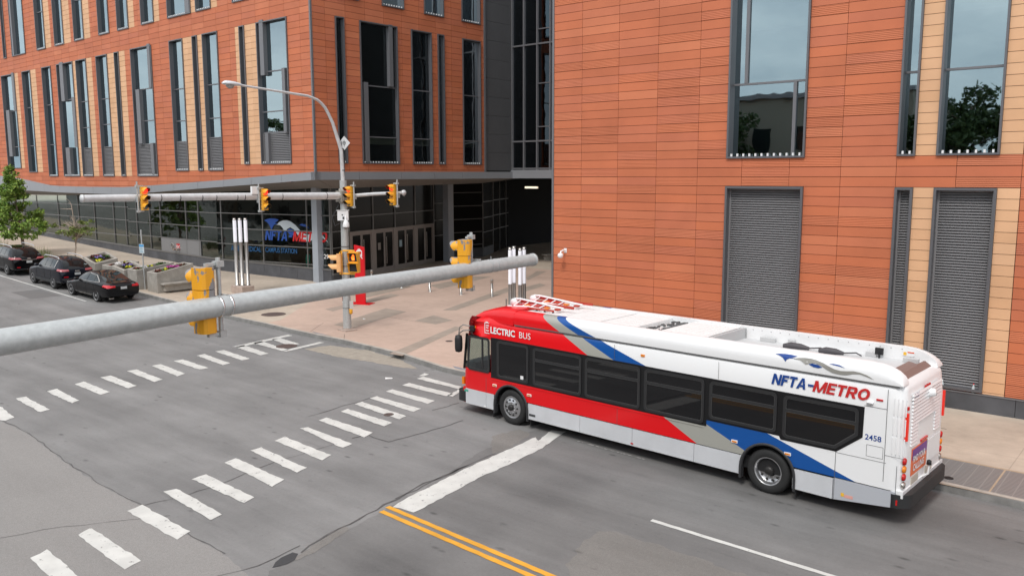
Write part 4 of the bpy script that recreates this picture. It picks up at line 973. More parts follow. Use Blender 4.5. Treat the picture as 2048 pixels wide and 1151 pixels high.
def bus_window(x0, x1, z0, z1, side, bar=None, cut=None, glass=BGL, r=.10):
    ys = -1 if side == 0 else 1; yb = 0 if side == 0 else Wd
    f_ = MB(); t_ = .055
    A = rr(x0, x1, z0, z1, r, cutx=cut); cc = None if not cut else (cut[0]-.02, cut[1]+.03)
    B = rr(x0+t_, x1-t_, z0+t_, z1-t_, r*.6, cutx=cc)
    ya, yc = yb+ys*.008, yb+ys*.026
    ring(f_, A, B, min(ya, yc), max(ya, yc))
    if bar: f_.box(x0+t_, x1-t_, min(yb+ys*.012, yb+ys*.022), max(yb+ys*.012, yb+ys*.022), bar-.028, bar+.028)
    fr = f_.build('window', RUB, BUS, local=True)
    # thin grey inner gasket line
    g_ = MB(); B2 = rr(x0+t_+.012, x1-t_-.012, z0+t_+.012, z1-t_-.012, r*.5, cutx=None if not cut else (cut[0]-.03, cut[1]+.04)); ring(g_, B, B2, min(yb+ys*.012, yb+ys*.02), max(yb+ys*.012, yb+ys*.02))
    if bar: 
        for q in (-.034, .028): g_.box(x0+t_, x1-t_, min(yb+ys*.013, yb+ys*.025), max(yb+ys*.013, yb+ys*.025), bar+q, bar+q+.008)
    g_.build('gasket', mat('gasket grey', (.055, .055, .055), .5), fr, local=True)
    p_ = MB(); y = yb+ys*.011; p_.add([(x, y, z) for x, z in B], [tuple(range(len(B)))]); p_.build('pane', glass, fr, local=True)
    return fr
wins = [(-4.09, -2.97, 1.215, 2.22, None, None), (-2.82, -1.26, 1.21, 2.205, 1.885, None), (-1.15, .44, 1.21, 2.20, 1.875, None), (.55, 2.09, 1.20, 2.19, 1.87, None), (2.21, 3.74, 1.345, 2.18, 1.87, None), (3.87, 5.37, 1.285, 2.17, 1.865, (4.95, 1.64))]
for x0, x1, z0, z1, bar, cut in wins:
    for s_ in (0, 1): bus_window(x0, x1, z0, z1, s_, bar, cut)
CLG = glass_mat('clear cab glass', (.60, .70, .67), (.9, .95, 1), .03, 0)
dw = bus_window(-5.20, -4.36, 1.27, 2.235, 0, None, None, CLG); 
b_ = MB(); b_.box(-4.66, -4.61, -.02, .01, 1.32, 2.18); b_.build('slider_bar', RUB, dw, local=True)
bus_window(-5.20, -4.36, .9, 2.235, 1, None, None, CLG)
ws = MB()
y_s = [.03+.0*i for i in range(1)]
ws.add([(-5.43, .06, 1.28), (-5.43, Wd-.06, 1.28), (-5.31, Wd-.06, 2.22), (-5.31, .06, 2.22)], [(0, 1, 2, 3)])
ws.build('windshield', CLG, BUS, local=True)
b_ = MB(); b_.box(-5.47, -5.28, Wd/2-.03, Wd/2+.03, 1.25, 2.25)
for yy in (.02, Wd-.06): b_.hexa([(-5.42, yy, 1.25), (-5.36, yy, 1.25), (-5.36, yy+.04, 1.25), (-5.42, yy+.04, 1.25), (-5.30, yy, 2.25), (-5.24, yy, 2.25), (-5.24, yy+.04, 2.25), (-5.30, yy+.04, 2.25)])
b_.build('windshield_post', BBK, BUS, local=True)
# cab interior
ci = MB(); ci.box(-5.3, -4.2, .1, Wd-.1, .72, .76); ci.box(-4.22, -4.18, .06, Wd-.06, .75, 1.45); ci.box(-4.22, -4.19, .9, Wd-.06, 1.45, 2.3); ci.box(-5.38, -4.98, .1, Wd-.1, .76, 1.46)
ci.build('cab_interior', mat('cab grey', (.07, .075, .08), .7), BUS, local=True)
ci = MB(); ci.box(-4.75, -4.30, .35, .85, 1.0, 1.14); ci.box(-4.40, -4.28, .36, .84, 1.14, 1.85); ci.box(-4.40, -4.30, .46, .74, 1.85, 2.02); ci.build('driver_seat', mat('seat fabric', (.05, .055, .065), .9), BUS, local=True, bevel=.04)
ci = MB(); ci.lathe((-4.92, .58, 1.32), (.5, 0, .86), [(.22, -.012), (.235, 0), (.22, .012), (.205, 0), (.22, -.012)], 20); ci.tube([(-5.1, .58, 1.1), (-4.92, .58, 1.32)], .03, 8); ci.build('steering_wheel', M['blackm'], BUS, local=True)
# roof: dome, fairings, battery boxes, tub
dm = MB(); st = [(-5.12, 2.66, 2.70, .10), (-5.02, 2.66, 2.79, .12), (-4.85, 2.66, 2.89, .14), (-4.6, 2.66, 2.97, .16), (-4.35, 2.66, 3.025, .12), (-4.05, 2.66, 3.05, .06), (-3.55, 2.66, 3.06, .03)]
rings = []
for x, zlo, zhi, ins in st:
    h = zhi-zlo; r_ = []
    for yy, q in ((ins, 0), (ins+.01, .45*h), (ins+.05, .78*h), (ins+.15, .96*h), (ins+.32, h), (Wd/2, h+.012), (Wd-ins-.32, h), (Wd-ins-.15, .96*h), (Wd-ins-.05, .78*h), (Wd-ins-.01, .45*h), (Wd-ins, 0)): r_.append((x, yy, zlo+q))
    rings.append(r_)
m_ = len(rings[0]); vs = [p for r_ in rings for p in r_]
dm.add(vs, [(i*m_+k, i*m_+k+1, (i+1)*m_+k+1, (i+1)*m_+k) for i in range(len(rings)-1) for k in range(m_-1)], 0, True)
dm.add(rings[0], [tuple(range(m_))[::-1]]); dm.add(rings[-1], [tuple(range(m_))])
dm.build('roof_dome', LIV, BUS, local=True)
prof = [(.035, 2.70), (.03, 2.80), (.04, 2.90), (.075, 2.97), (.14, 3.015), (.24, 3.04), (.33, 3.045), (.36, 3.04), (.36, 2.98), (.355, 2.70)]
def fairing(side):
    f_ = MB(); xs = [-3.54, -2.0, -.4, -.39, 2.4, 4.5, 5.45, 5.65, 5.82, 5.95, 6.05, 6.10, 6.11]
    rings = []
    for x in xs:
        t_ = 0 if x <= 5.45 else (x-5.45)/.66; drop = (1-math.sqrt(max(0, 1-t_*t_)))
        r_ = []
        for y, z in prof:
            zz = 2.70+(z-2.70)*(1-drop)
            r_.append((x, y if side == 0 else Wd-y, zz))
        rings.append(r_)
    m_ = len(prof); vs = [p for r_ in rings for p in r_]
    f_.add(vs, [(i*m_+k, i*m_+k+1, (i+1)*m_+k+1, (i+1)*m_+k) for i in range(len(rings)-1) for k in range(m_-3)], 0, True)
    f_.add(vs, [(i*m_+k, i*m_+k+1, (i+1)*m_+k+1, (i+1)*m_+k) for i in range(len(rings)-1) for k in range(m_-3, m_-1)], 1, False)
    f_.add(rings[0], [tuple(range(m_))])
    return f_.build('roof_fairing', [LIV, BW], BUS, local=True)
fairing(0); fairing(1)
sm = MB()
for y in (.028, Wd-.036): sm.box(-3.5, 6.05, y, y+.008, 2.672, 2.70)
sm.build('fairing_seam', SEAM, BUS, local=True)
tb = MB()
tb.box(-3.54, 5.6, .33, Wd-.33, 2.72, 2.76)
tb.build('roof_deck', mat('roof deck grey', (.55, .55, .55), .6), BUS, local=True)
for a, b2 in ((-3.5, -2.30), (-2.27, -1.13), (-1.07, -.05), (.62, 1.80)):
    x_ = MB(); x_.box(a, b2, .45, 2.12, 2.76, 3.0)
    for i in range(7): xx = a+.08+(b2-a-.16)*i/6; x_.box(xx-.012, xx+.012, .47, 2.10, 3.0, 3.008)
    x_.build('battery_box', mat('battery cover white', (.80, .80, .79), .45, var=.03, scale=3), BUS, local=True, bevel=.012)
x_ = MB(); random.seed(4)
x_.box(0.02, .55, .5, 2.05, 2.76, 2.92)
x_.build('coolant_unit', BW, BUS, local=True, bevel=.02)
x_ = MB()
for i in range(46): a, c = random.uniform(.03, .52), random.uniform(.5, 2.05); x_.box(a, a+random.uniform(.02, .09), c, c+random.uniform(.02, .12), 2.92, 2.92+random.uniform(.01, .05))
for i in range(5): x_.tube([(.4, .9+.2*i, 2.94), (.56, 1.0+.2*i, 2.99), (.6, 1.15+.2*i, 2.85)], .022, 6)
x_.build('coolant_fittings', mat('roof fittings', (.10, .10, .10), .6), BUS, local=True)
x_ = MB(); x_.box(1.86, 1.94, .40, Wd-.36, 2.76, 3.0)
for i in range(9): x_.box(1.945, 1.955, Wd-.42, Wd-.38, 2.78+.022*i, 2.79+.022*i)
x_.build('roof_bulkhead', mat('bulkhead grey', (.45, .45, .45), .5), BUS, local=True)
x_ = MB()
for i in range(16): x_.box(2.1+.22*i, 2.116+.22*i, Wd-.37, Wd-.362, 2.975, 2.985)
x_.build('fairing_rivets', mat('rivet', (.15, .15, .15), .5), BUS, local=True)
for (a, l) in ((3.05, .55), (3.85, .5)):
    x_ = MB(); x_.tube([(a, 1.7, 2.79), (a+l*.3, 1.72, 2.81), (a+l*.7, 1.74, 2.81), (a+l, 1.78, 2.79)], [.05, .085, .075, .04], 8); x_.tube([(a+l, 1.78, 2.80), (a+l+.25, 1.8, 2.84), (a+l+.35, 1.85, 2.78)], .015, 6)
    x_.build('roof_motor', mat('motor dark', (.06, .055, .06), .6), BUS, local=True)
for (a, c, w_, h_, mt) in ((2.35, 2.0, .35, .10, 'bracket grey'), (4.72, 2.0, .22, .10, 'bracket grey'), (3.0, 2.02, .15, .12, 'bracket grey'), (5.5, 1.9, .3, .1, 'bracket grey')):
    x_ = MB(); x_.box(a, a+w_, c, c+.1, 2.76, 2.76+h_); x_.build('roof_bracket', mat(mt, (.5, .5, .5), .5), BUS, local=True, bevel=.01)
x_ = MB(); x_.box(4.92, 5.08, 1.98, 2.03, 2.83, 2.97); x_.box(5.0, 5.03, 1.95, 2.0, 2.76, 2.86); x_.build('roof_module', M['blackm'], BUS, local=True)
x_ = MB(); x_.box(5.42, 5.66, Wd-.372, Wd-.366, 2.85, 2.95, 0); x_.box(5.44, 5.50, Wd-.376, Wd-.373, 2.865, 2.93, 1); x_.box(5.52, 5.65, Wd-.376, Wd-.373, 2.92, 2.945, 2); x_.build('warning_decal', [BW, mat('decal amber', (.8, .45, .03), .5), mat('decal red', (.7, .1, .03), .5)], BUS, local=True)
x_ = MB()
x_.hexa([(5.62, .42, 2.74), (6.02, .42, 2.70), (6.02, Wd-.42, 2.70), (5.62, Wd-.42, 2.74), (5.62, .42, 2.80), (6.02, .42, 2.72), (6.02, Wd-.42, 2.72), (5.62, Wd-.42, 2.80)])
for i in range(1): x_.hexa([(6.02, .40, 2.70), (6.05, .40, 2.70), (6.05, Wd-.42, 2.70), (6.02, Wd-.42, 2.70), (5.90, .45, 2.85), (5.93, .45, 2.85), (5.93, Wd-.6, 2.85), (5.90, Wd-.6, 2.85)])
x_.build('rear_roof_vent', mat('brown grille', (.22, .14, .12), .6), BUS, local=True)
# charging rails over the front of the roof
for yy in (.95, 1.75):
    rl = MB()
    rl.tube([(-4.35, yy, 3.10), (-4.38, yy, 3.2), (-4.30, yy, 3.26), (-4.1, yy, 3.27), (-2.6, yy, 3.16)], .028, 8, 0)
    rl.tube([(-4.35, yy-.25, 3.08), (-3.6, yy-.25, 3.14), (-2.9, yy-.25, 3.10)], .024, 8, 0)
    rl.lathe((-4.33, yy, 3.15), (0, 1, 0), [(.0, -.04), (.12, -.04), (.12, .04), (0, .04)], 16, 0)
    for i in range(6): x = -4.15+.28*i; rl.tube([(x, yy-.25, 3.1), (x+.06, yy, 3.24-.02*i)], .016, 6, 0); rl.box(x-.02, x+.02, yy-.27, yy-.23, 3.03, 3.12, 2)
    rl.box(-4.2, -2.3, yy+.03, yy+.06, 3.17, 3.23, 1); rl.box(-3.6, -2.7, yy-.30, yy-.27, 3.10, 3.14, 1)
    for i in range(4): rl.box(-3.8+.35*i, -3.66+.35*i, yy-.20, yy-.1, 3.13, 3.17, 1 if i % 2 else 3)
    rl.v = [Vector((v.x, v.y, v.z-.055)) for v in rl.v]; rl.build('charging_rail', [M['whitep'], mat('rail red', (.45, .05, .03), .5), M['dgrey'], mat('orange cable', (.75, .22, .03), .5)], BUS, local=True)
# ledges, seams, doors
x_ = MB()
for yy in (-.012, Wd-.002): x_.box(-4.3, 2.1, yy, yy+.014, 1.118, 1.132)
x_.build('belt_moulding', LIV, BUS, local=True)
x_ = MB()
for yy in (-.004, Wd+.001):
    for (xa, za, xb, zb_) in ((4.955, 1.25, 4.965, .27), (5.86, .86, 5.87, 2.62), (4.96, 1.215, 5.9, 1.222), (5.87, 1.365, 6.25, 1.372), (6.09, .4, 6.10, 1.21), (-4.515, .72, -4.505, 1.14), (-.20, .72, -.193, 1.12), (-.3, 2.26, -.293, 2.62), (-3.3, 2.26, -3.295, 2.30), (2.4, 2.25, 2.406, 2.62), (5.45, 2.24, 5.87, 2.247)):
        x_.box(min(xa, xb), max(xa, xb), yy, yy+.003, min(za, zb_), max(za, zb_))
    for (a, b2, c, d) in ((5.53, 5.83, 1.28, 1.50),):
        for q in ((a, b2, c, c+.006), (a, b2, d, d+.006), (a, a+.006, c, d), (b2, b2+.006, c, d)): x_.box(q[0], q[1], yy, yy+.003, q[2], q[3])
x_.build('panel_seam', SEAM, BUS, local=True)
x_ = MB()
for j in range(3):
    for i in range(4): x_.box(5.98+.07*i, 6.0+.07*i, -.012, .0, 1.42+.37*j, 1.74+.37*j)
x_.build('side_vent_ribs', BW, BUS, local=True, bevel=.005)
x_ = MB()
for xm, zm in ((-4.18, .98), (-2.95, .93), (2.83, .97), (4.0, .965)): x_.box(xm-.07, xm+.07, -.022, .0, zm-.03, zm+.03, 0); x_.box(xm-.055, xm+.055, -.026, -.02, zm-.02, zm+.015, 1)
for xm, zm in ((.48, 2.47), (-4.95, 2.47)): x_.box(xm-.05, xm+.05, -.02+.02, .03, zm-.025, zm+.025, 1)
x_.box(5.66, 5.78, -.005, .03, 2.38, 2.41, 2); x_.box(6.1, 6.14, -.01, .01, .46, .56, 2); x_.box(.2, .27, -.008, .0, .33, .36, 2)
x_.box(-5.47, -5.40, .02, .08, .80, 1.0, 1)
x_.build('side_marker', [M['whitep'], mat('amber lens', (.75, .22, .01), .3), mat('red lens', (.5, .01, .01), .25)], BUS, local=True)
x_ = MB(); x_.hexa([(5.48, -.02, 2.27), (5.60, -.02, 2.27), (5.60, .03, 2.27), (5.48, .03, 2.27), (5.50, -.07, 2.33), (5.63, -.07, 2.33), (5.63, .03, 2.36), (5.50, .03, 2.36)]); x_.build('camera_pod', BW, BUS, local=True, bevel=.02)
# bumpers
x_ = MB()
def bump(x0, x1, r, z0, z1, sgn):
    pts = [(x0, -.01)]+[(x1-sgn*r+sgn*r*math.sin(math.pi/2*i/6), -.02+r-r*math.cos(math.pi/2*i/6)) for i in range(7)]
    pts = pts+[(x, Wd-y) for x, y in pts[::-1]]
    x_.prism([(x, y, z0) for x, y in pts] if sgn > 0 else [(x, y, z0) for x, y in pts][::-1], (0, 0, z1-z0), 0, True)
bump(6.10, 6.42, .30, .40, .66, 1)
x_.build('rear_bumper', mat('bumper rubber', (.02, .02, .021), .55), BUS, local=True, bevel=.05)
x_ = MB(); bump(-5.3, -5.68, .22, .33, .62, -1); x_.build('front_bumper', mat('bumper rubber', (.02, .02, .021), .55), BUS, local=True, bevel=.04)
x_ = MB(); x_.box(-5.44, -5.2, .04, Wd-.04, .3, .73); x_.build('front_apron', LIV, BUS, local=True)
x_ = MB(); x_.box(6.0, 6.22, .02, Wd-.02, .6, .73); x_.build('rear_apron', BW, BUS, local=True)
# mirror
x_ = MB(); 
for dz in (0, .16): x_.tube([(-5.0, -.02, 2.48-dz*.6), (-5.30, -.08, 2.50-dz), (-5.40, -.12, 2.42-dz), (-5.43, -.13, 2.15)], .018, 8)
x_.build('mirror_arm', M['steel'], BUS, local=True)
x_ = MB(); x_.lathe((-5.43, -.13, 1.72), (0, 0, 1), [(0, 0), (.09, .03), (.11, .12), (.11, .38), (.09, .47), (0, .50)], 12); 
mr = x_.build('mirror', M['blackm'], BUS, local=True)
x_ = MB(); x_.box(-5.08, -4.92, -.05, .03, 2.36, 2.5); x_.build('mirror_mount', M['blackm'], BUS, local=True, bevel=.01)
# rear face
XR = 6.285
x_ = MB()
for i in range(15):
    z = 1.52+i*.068
    for s_ in (((.34, 2.12),) if i > 5 else ((.34, .75), (1.75, 2.12))): x_.hexa([(XR-.02, s_[0], z), (XR+.022, s_[0]+.03, z), (XR+.022, s_[1]-.03, z), (XR-.02, s_[1], z), (XR-.02, s_[0], z+.03), (XR+.0, s_[0]+.03, z+.042), (XR+.0, s_[1]-.03, z+.042), (XR-.02, s_[1], z+.03)])
x_.build('rear_louvre', BW, BUS, local=True)
x_ = MB()
for yy, zz, r_, mi in ((.14, 1.28, .055, 0), (.14, 1.13, .055, 1), (.14, .98, .055, 0), (Wd-.14, 1.28, .055, 0), (Wd-.14, 1.13, .055, 1), (Wd-.14, .98, .055, 0), (.14, .82, .055, 2), (Wd-.14, .82, .055, 2)):
    x_.lathe((6.25, yy, zz), (1, 0, 0), [(r_+.015, 0), (r_+.015, .025), (r_, .045), (0, .055)], 14, mi)
for y_ in (.10, Wd-.16): x_.box(6.25, 6.30, y_, y_+.06, 1.68, 2.2, 3)
x_.box(6.28, 6.31, .95, 1.35, 1.47, 1.51, 0)
for i in range(3): x_.box(6.26, 6.285, 1.1+.12*i, 1.16+.12*i, 2.50, 2.55, 0)
x_.box(6.26, 6.29, .12, .18, 2.26, 2.32, 0)
x_.build('rear_light', [mat('red lens', (.5, .01, .01), .25), mat('amber lens', (.75, .22, .01), .3), M['steel'], mat('lit red lens', (.7, .02, .01), .3, emit=(1, .06, .03), estr=.1)], BUS, local=True)
x_ = MB(); x_.lathe((6.28, Wd/2+.1, 2.36), (1, 0, .2), [(.0, .13), (.07, .12), (.10, 0)], 12); x_.build('rear_camera', BW, BUS, local=True)
ad = MB(); ad.hexa([(6.29, .45, .92), (6.30, .45, .92), (6.30, 1.35, .92), (6.29, 1.35, .92), (6.29, .45, 1.44), (6.30, .45, 1.44), (6.30, 1.35, 1.44), (6.29, 1.35, 1.44)], 0)
ad.box(6.301, 6.304, .47, 1.33, 1.22, 1.42, 1); ad.text('FIND YOUR', (6.305, .50, 1.17), (0, 1, 0), (0, 0, 1), .17, off=.03, mi=2, sx=.82); ad.text('CALLING', (6.305, .52, 1.0), (0, 1, 0), (0, 0, 1), .18, off=.03, mi=2, sx=.9)
ad.box(6.29, 6.30, 1.42, 2.2, .95, 1.4, 2)
ad.build('rear_poster', [mat('poster orange', (.75, .16, .05), .4), mat('poster purple', (.14, .03, .25), .4), M['whitep']], BUS, local=True)
x_ = MB(); x_.box(6.28, 6.30, .5, .9, .74, .88, 0); x_.box(6.28, 6.30, 1.35, 1.75, .74, .88, 0); x_.tube([(6.29, 1.15, .72), (6.40, 1.18, .80), (6.40, 1.2, .98)], .02, 8, 1); x_.lathe((6.40, 1.2, .96), (0, 0, 1), [(0, 0), (.05, .02), (.04, .1), (0, .12)], 10, 2)
x_.build('rear_fittings', [mat('plate', (.5, .45, .38), .5), BW, M['blackm']], BUS, local=True)
# lettering
def bt(nm, items, mats_):
    m_ = MB()
    for st_, x, z, x1, size, mi, off, sh, y in items:
        t_ = MB(); t_.text(st_, (0, 0, 0), (1, 0, 0), (0, 1, 0), 1, off=off, shear=sh); xs = [v.x for v in t_.v]; w_ = max(xs)-min(xs)
        for q_, dx in enumerate((0,) if sh == 0 else (-.010, 0, .010)): m_.text(st_, (x+dx, y, z), (1, 0, 0), (0, 0, 1), size, lift=.0004*q_, off=off, shear=sh, mi=mi, sx=(x1-x)/(w_*size))
    return m_
BL2 = mat('letter blue', (.010, .055, .25), .35); RD2 = mat('letter red', (.55, .025, .025), .35)
m_ = bt('l', [('2458', 5.49, 1.60, 5.79, .15, 0, .015, 0, -.005)], None)
heavy(m_, 'NFTA', (3.59, 0, 2.345), (1, 0, 0), (0, 0, 1), .76, .225, 0, lift=.004); heavy(m_, '-', (4.35, 0, 2.345), (1, 0, 0), (0, 0, 1), .13, .225, 0, lift=.004); heavy(m_, 'METRO', (4.44, 0, 2.338), (1, 0, 0), (0, 0, 1), 1.13, .228, 1, lift=.004)
m_.build('operator_lettering', [BL2, RD2], BUS, local=True)
m_ = bt('e', [('LECTRIC', -4.34, 2.385, -3.46, .235, 0, .035, 0, -.004), ('BUS', -3.32, 2.385, -2.93, .235, 0, .0, 0, -.004)], None)
y_ = -.004
for (a, b2, c, d) in ((-4.55, -4.53, 2.37, 2.64), (-4.55, -4.37, 2.355, 2.375), (-4.55, -4.38, 2.63, 2.65), (-4.51, -4.42, 2.655, 2.675), (-4.50, -4.39, 2.56, 2.585), (-4.50, -4.41, 2.50, 2.525), (-4.50, -4.39, 2.42, 2.445)): m_.box(a, b2, y_-.002, y_, c, d)
m_.build('electric_bus_lettering', M['whitep'], BUS, local=True)
def fsurf(z):
    for (y0, z0), (y1, z1) in zip(prof, prof[1:6]):
        if z <= z1: return y0+(y1-y0)*max(0, z-z0)/(z1-z0)
    return prof[5][0]
em = MB(); emblem(em, lambda x, y: Vector((3.62+1.98*x, fsurf(2.655+.33*y)-.012, 2.655+.33*y)), 0, 1); em.build('wave_emblem', [BL2, mat('emblem grey', (.27, .26, .235), .35)], BUS, local=True)
m_ = MB(); m_.text('2458', (6.205, .42, 2.42), (0, 1, 0), (0, 0, 1), .13, off=.01); m_.box(-3.24, -3.14, -.028, -.024, 1.31, 1.40, 1); m_.box(-5.36, -5.2, -.004, -.001, .62, .68, 2); m_.box(5.1, 5.16, -.008, -.004, .37, .44, 3); m_.box(5.17, 5.33, -.008, -.004, .36, .42, 4); m_.box(-2.96, -2.75, -.004, -.001, .38, .44, 5)
m_.box(-4.6, -4.52, -.004, -.001, .31, .35, 1)
m_.build('small_decals', [BL2, M['whitep'], mat('green decal', (.05, .35, .25), .5), mat('decal amber', (.8, .45, .03), .5), mat('decal pink', (.7, .35, .3), .5), M['dgrey']], BUS, local=True)
# wheels
ALU = mat('polished aluminium', (.55, .55, .56), .28, .9, var=.08, scale=20); HUBM = mat('hub dark', (.035, .033, .032), .45, .4)
def bus_wheel(cx, side, rear):
    y = .02 if side == 0 else Wd-.02; s_ = 1 if side == 0 else -1   # s_: direction inward
    t_ = MB(); R = .475
    t_.lathe((cx, y, .475), (0, s_, 0), [(.30, .02), (.34, .0), (.42, .0), (.455, .025), (R, .07), (R, .25), (.44, .29), (.30, .29)], 40)
    w_ = t_.build('wheel', M['rubber'], BUS, local=True)
    r_ = MB()
    if rear: pf = [(.31, .03), (.29, .015), (.275, .03), (.262, .10), (.235, .135), (.13, .15)]
    else: pf = [(.31, .03), (.29, .015), (.275, .03), (.262, .035), (.235, .012), (.16, .0), (.15, -.01), (.10, -.012)]
    r_.lathe((cx, y, .475), (0, s_, 0), pf, 40); r_.lathe((cx, y, .475), (0, s_, 0), [(.10, pf[-1][1]), (0, pf[-1][1])], 24)
    rm = r_.build('rim', ALU, w_, local=True)
    h_ = MB(); hy = y+s_*(pf[-1][1])
    if rear: h_.lathe((cx, hy, .475), (0, -s_, 0), [(.105, 0), (.10, .09), (.06, .12), (0, .125)], 20)
    else: h_.lathe((cx, hy, .475), (0, -s_, 0), [(.085, 0), (.08, .04), (.05, .06), (0, .062)], 20)
    for k in range(10):
        a = 2*math.pi*k/10; rr_ = .205; dep = .126 if rear else .004
        h_.lathe((cx+rr_*math.cos(a), y+s_*dep, .475+rr_*math.sin(a)), (0, -s_, 0), [(.027, 0), (.026, .012), (0, .013)], 10)
    h_.build('hub', HUBM, rm, local=True)
    b_ = MB()
    for k in range(10): a = 2*math.pi*(k+.5)/10; b_.lathe((cx+.145*math.cos(a), hy, .475+.145*math.sin(a)), (0, -s_, 0), [(.014, 0), (.012, .03), (0, .032)], 6)
    b_.build('wheel_nut', ALU, rm, local=True)
for s_ in (0, 1): bus_wheel(-3.6, s_, False); bus_wheel(3.57, s_, True)

for ob in bpy.data.objects:
    if ob.parent == BUS and ob.name.startswith(('rear_louvre', 'rear_light', 'rear_camera', 'rear_poster', 'rear_fittings', 'rear_bumper')): ob.location.x = -.085
# ================================================================ CARS
RIMS = mat('rim silver', (.50, .50, .51), .35, .3)
def wheel(parent, cx, y, s_, R, rimR, wd, spokes=5, twist=0., col=None, nm='wheel', dark=True):
    t_ = MB(); t_.lathe((cx, y, R), (0, s_, 0), [(rimR, .02), (rimR+.02, 0), (R-.04, .0), (R-.01, .03), (R, .06), (R, wd-.04), (R-.04, wd), (rimR, wd)], 28)
    w_ = t_.build(nm, M['rubber'], parent, local=True)
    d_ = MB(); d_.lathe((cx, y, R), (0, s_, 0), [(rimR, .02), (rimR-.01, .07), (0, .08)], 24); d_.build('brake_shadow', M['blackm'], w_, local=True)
    r_ = MB(); r_.lathe((cx, y, R), (0, s_, 0), [(rimR+.004, .02), (rimR, .0), (rimR-.02, .01), (rimR-.02, .05)], 28); r_.lathe((cx, y, R), (0, s_, 0), [(.0, .0), (.05, .0), (.07, .04)], 12)
    for k in range(spokes):
        for dl in (-.16, .16):
            a = 2*math.pi*k/spokes; a2 = a+dl+twist; p = Vector((math.cos(a), 0, math.sin(a))); q = Vector((math.cos(a2), 0, math.sin(a2))); c = Vector((cx, y+s_*.02, R))
            u = Vector((-math.sin(a2), 0, math.cos(a2)))*.022; 
            A, B = c+p*.03, c+q*(rimR-.01); dd = Vector((0, s_*.03, 0))
            r_.hexa([A-u, B-u, B+u, A+u, A-u+dd, B-u+dd, B+u+dd, A+u+dd])
    r_.build('rim', col, w_, local=True)
def car(name, label, spec):
    """spec: length stations (x from front 0 to L): list of x, z_low, z_belt, z_top, half_low, half_belt, half_top"""
    rt = thing(name, spec['loc'], rz=spec['rz'], label=label, cat='car' if spec['kind'] == 'sedan' else 'suv', group=None, tilt=Matrix.Rotation(spec.get('tilt', 0), 4, 'Y'))
    St = spec['st']; n = len(St)
    def sec(s):
        x, zl_, zb_, zt_, hl, hb, ht = s
        zm = zl_+(zb_-zl_)*.45
        flat = zt_-zb_ < .12
        if flat:
            h = [(0, zl_), (hl*.9, zl_), (hl, zl_+.06), (hb+.015, zm), (hb, zb_-.07), (hb*.96, zb_-.02), (hb*.85, zb_+(zt_-zb_)*.4), (ht*.7, zt_-.01), (ht*.4, zt_), (0, zt_+.004)]
        else:
            h = [(0, zl_), (hl*.9, zl_), (hl, zl_+.06), (hb+.015, zm), (hb, zb_-.07), (hb*.975, zb_), (ht+(hb-ht)*.25, zt_-.14), (ht, zt_-.05), (ht*.75, zt_-.005), (0, zt_+.01)]
        return [(x, y, z) for y, z in h]+[(x, -y, z) for y, z in h[-2:0:-1]]
    rings = [sec(s) for s in St]; m_ = len(rings[0])
    b_ = MB(); vs = [p for r in rings for p in r]
    b_.add(vs, [(i*m_+k, i*m_+(k+1) % m_, (i+1)*m_+(k+1) % m_, (i+1)*m_+k) for i in range(n-1) for k in range(m_)], 0, True)
    b_.add(rings[0], [tuple(range(m_))]); b_.add(rings[-1], [tuple(range(m_))[::-1]])
    ob = b_.build('body', spec['paint'], rt, local=True, subsurf=2)
    from mathutils.bvhtree import BVHTree
    bpy.context.view_layer.update(); dg = bpy.context.evaluated_depsgraph_get(); ev = ob.evaluated_get(dg); me = ev.to_mesh()
    bvh = BVHTree.FromPolygons([v.co[:] for v in me.vertices], [p.vertices[:] for p in me.polygons]); ev.to_mesh_clear()
    def onbody(p, d, off=.006):
        h = bvh.ray_cast(Vector(p), Vector(d)); return (h[0]+h[1]*(off if h[1].dot(Vector(d)) < 0 else -off)) if h[0] else None
    def patch(nm, quads, d, mt, start, off=.006, parent=rt, res=6):
        """project outline polygons given in the plane normal to d onto the body"""
        M_ = MB()
        for Q in quads:
            # Q: 4 corners (2d), subdivide
            g_ = []
            for i in range(res+1):
                for j in range(res+1):
                    s, t_ = i/res, j/res
                    a = [Q[0][c]*(1-s)+Q[1][c]*s for c in (0, 1)]; e = [Q[3][c]*(1-s)+Q[2][c]*s for c in (0, 1)]
                    g_.append([a[c]*(1-t_)+e[c]*t_ for c in (0, 1)])
            P_ = []
            for a, z in g_:
                o = (a, start, z) if abs(d[1]) > .5 else ((start, a, z) if abs(d[0]) > .5 else (a, z, start)); h = onbody(o, d, off); P_.append(h)
            fs = [f for f in [(i*(res+1)+j, (i+1)*(res+1)+j, (i+1)*(res+1)+j+1, i*(res+1)+j+1) for i in range(res) for j in range(res)] if all(P_[k] is not None for k in f)]
            P_ = [p or Vector((0, 0, 0)) for p in P_]; M_.add(P_, fs, 0, True)
        return M_.build(nm, mt, parent, local=True)
    G_ = spec['glass']
    for s_ in (1, -1):
        for Q in spec['side']: patch('side_window', [Q], (0, -s_, 0), G_, s_*2)
    if 'rearwin' in spec: patch('rear_window', [spec['rearwin']], (-1, 0, 0), spec.get('rglass', G_), 9, res=8)
    patch('windshield', [spec['wind']], (1, 0, 0), G_, -3, res=8)
    for s_ in (1, -1):
        Q = [(y*s_, z) for y, z in spec['tail']]; patch('tail_light', [Q], (-1, 0, 0), spec['tailm'], 9, off=.012)
        Q = [(x, z) for x, z in spec['tails']]; patch('tail_light', [Q], (0, -s_, 0), spec['tailm'], s_*2, off=.012)
        Q = [(x, z) for x, z in spec['head']]; patch('headlight', [Q], (0, -s_, 0), M['steel'], s_*2, off=.01)
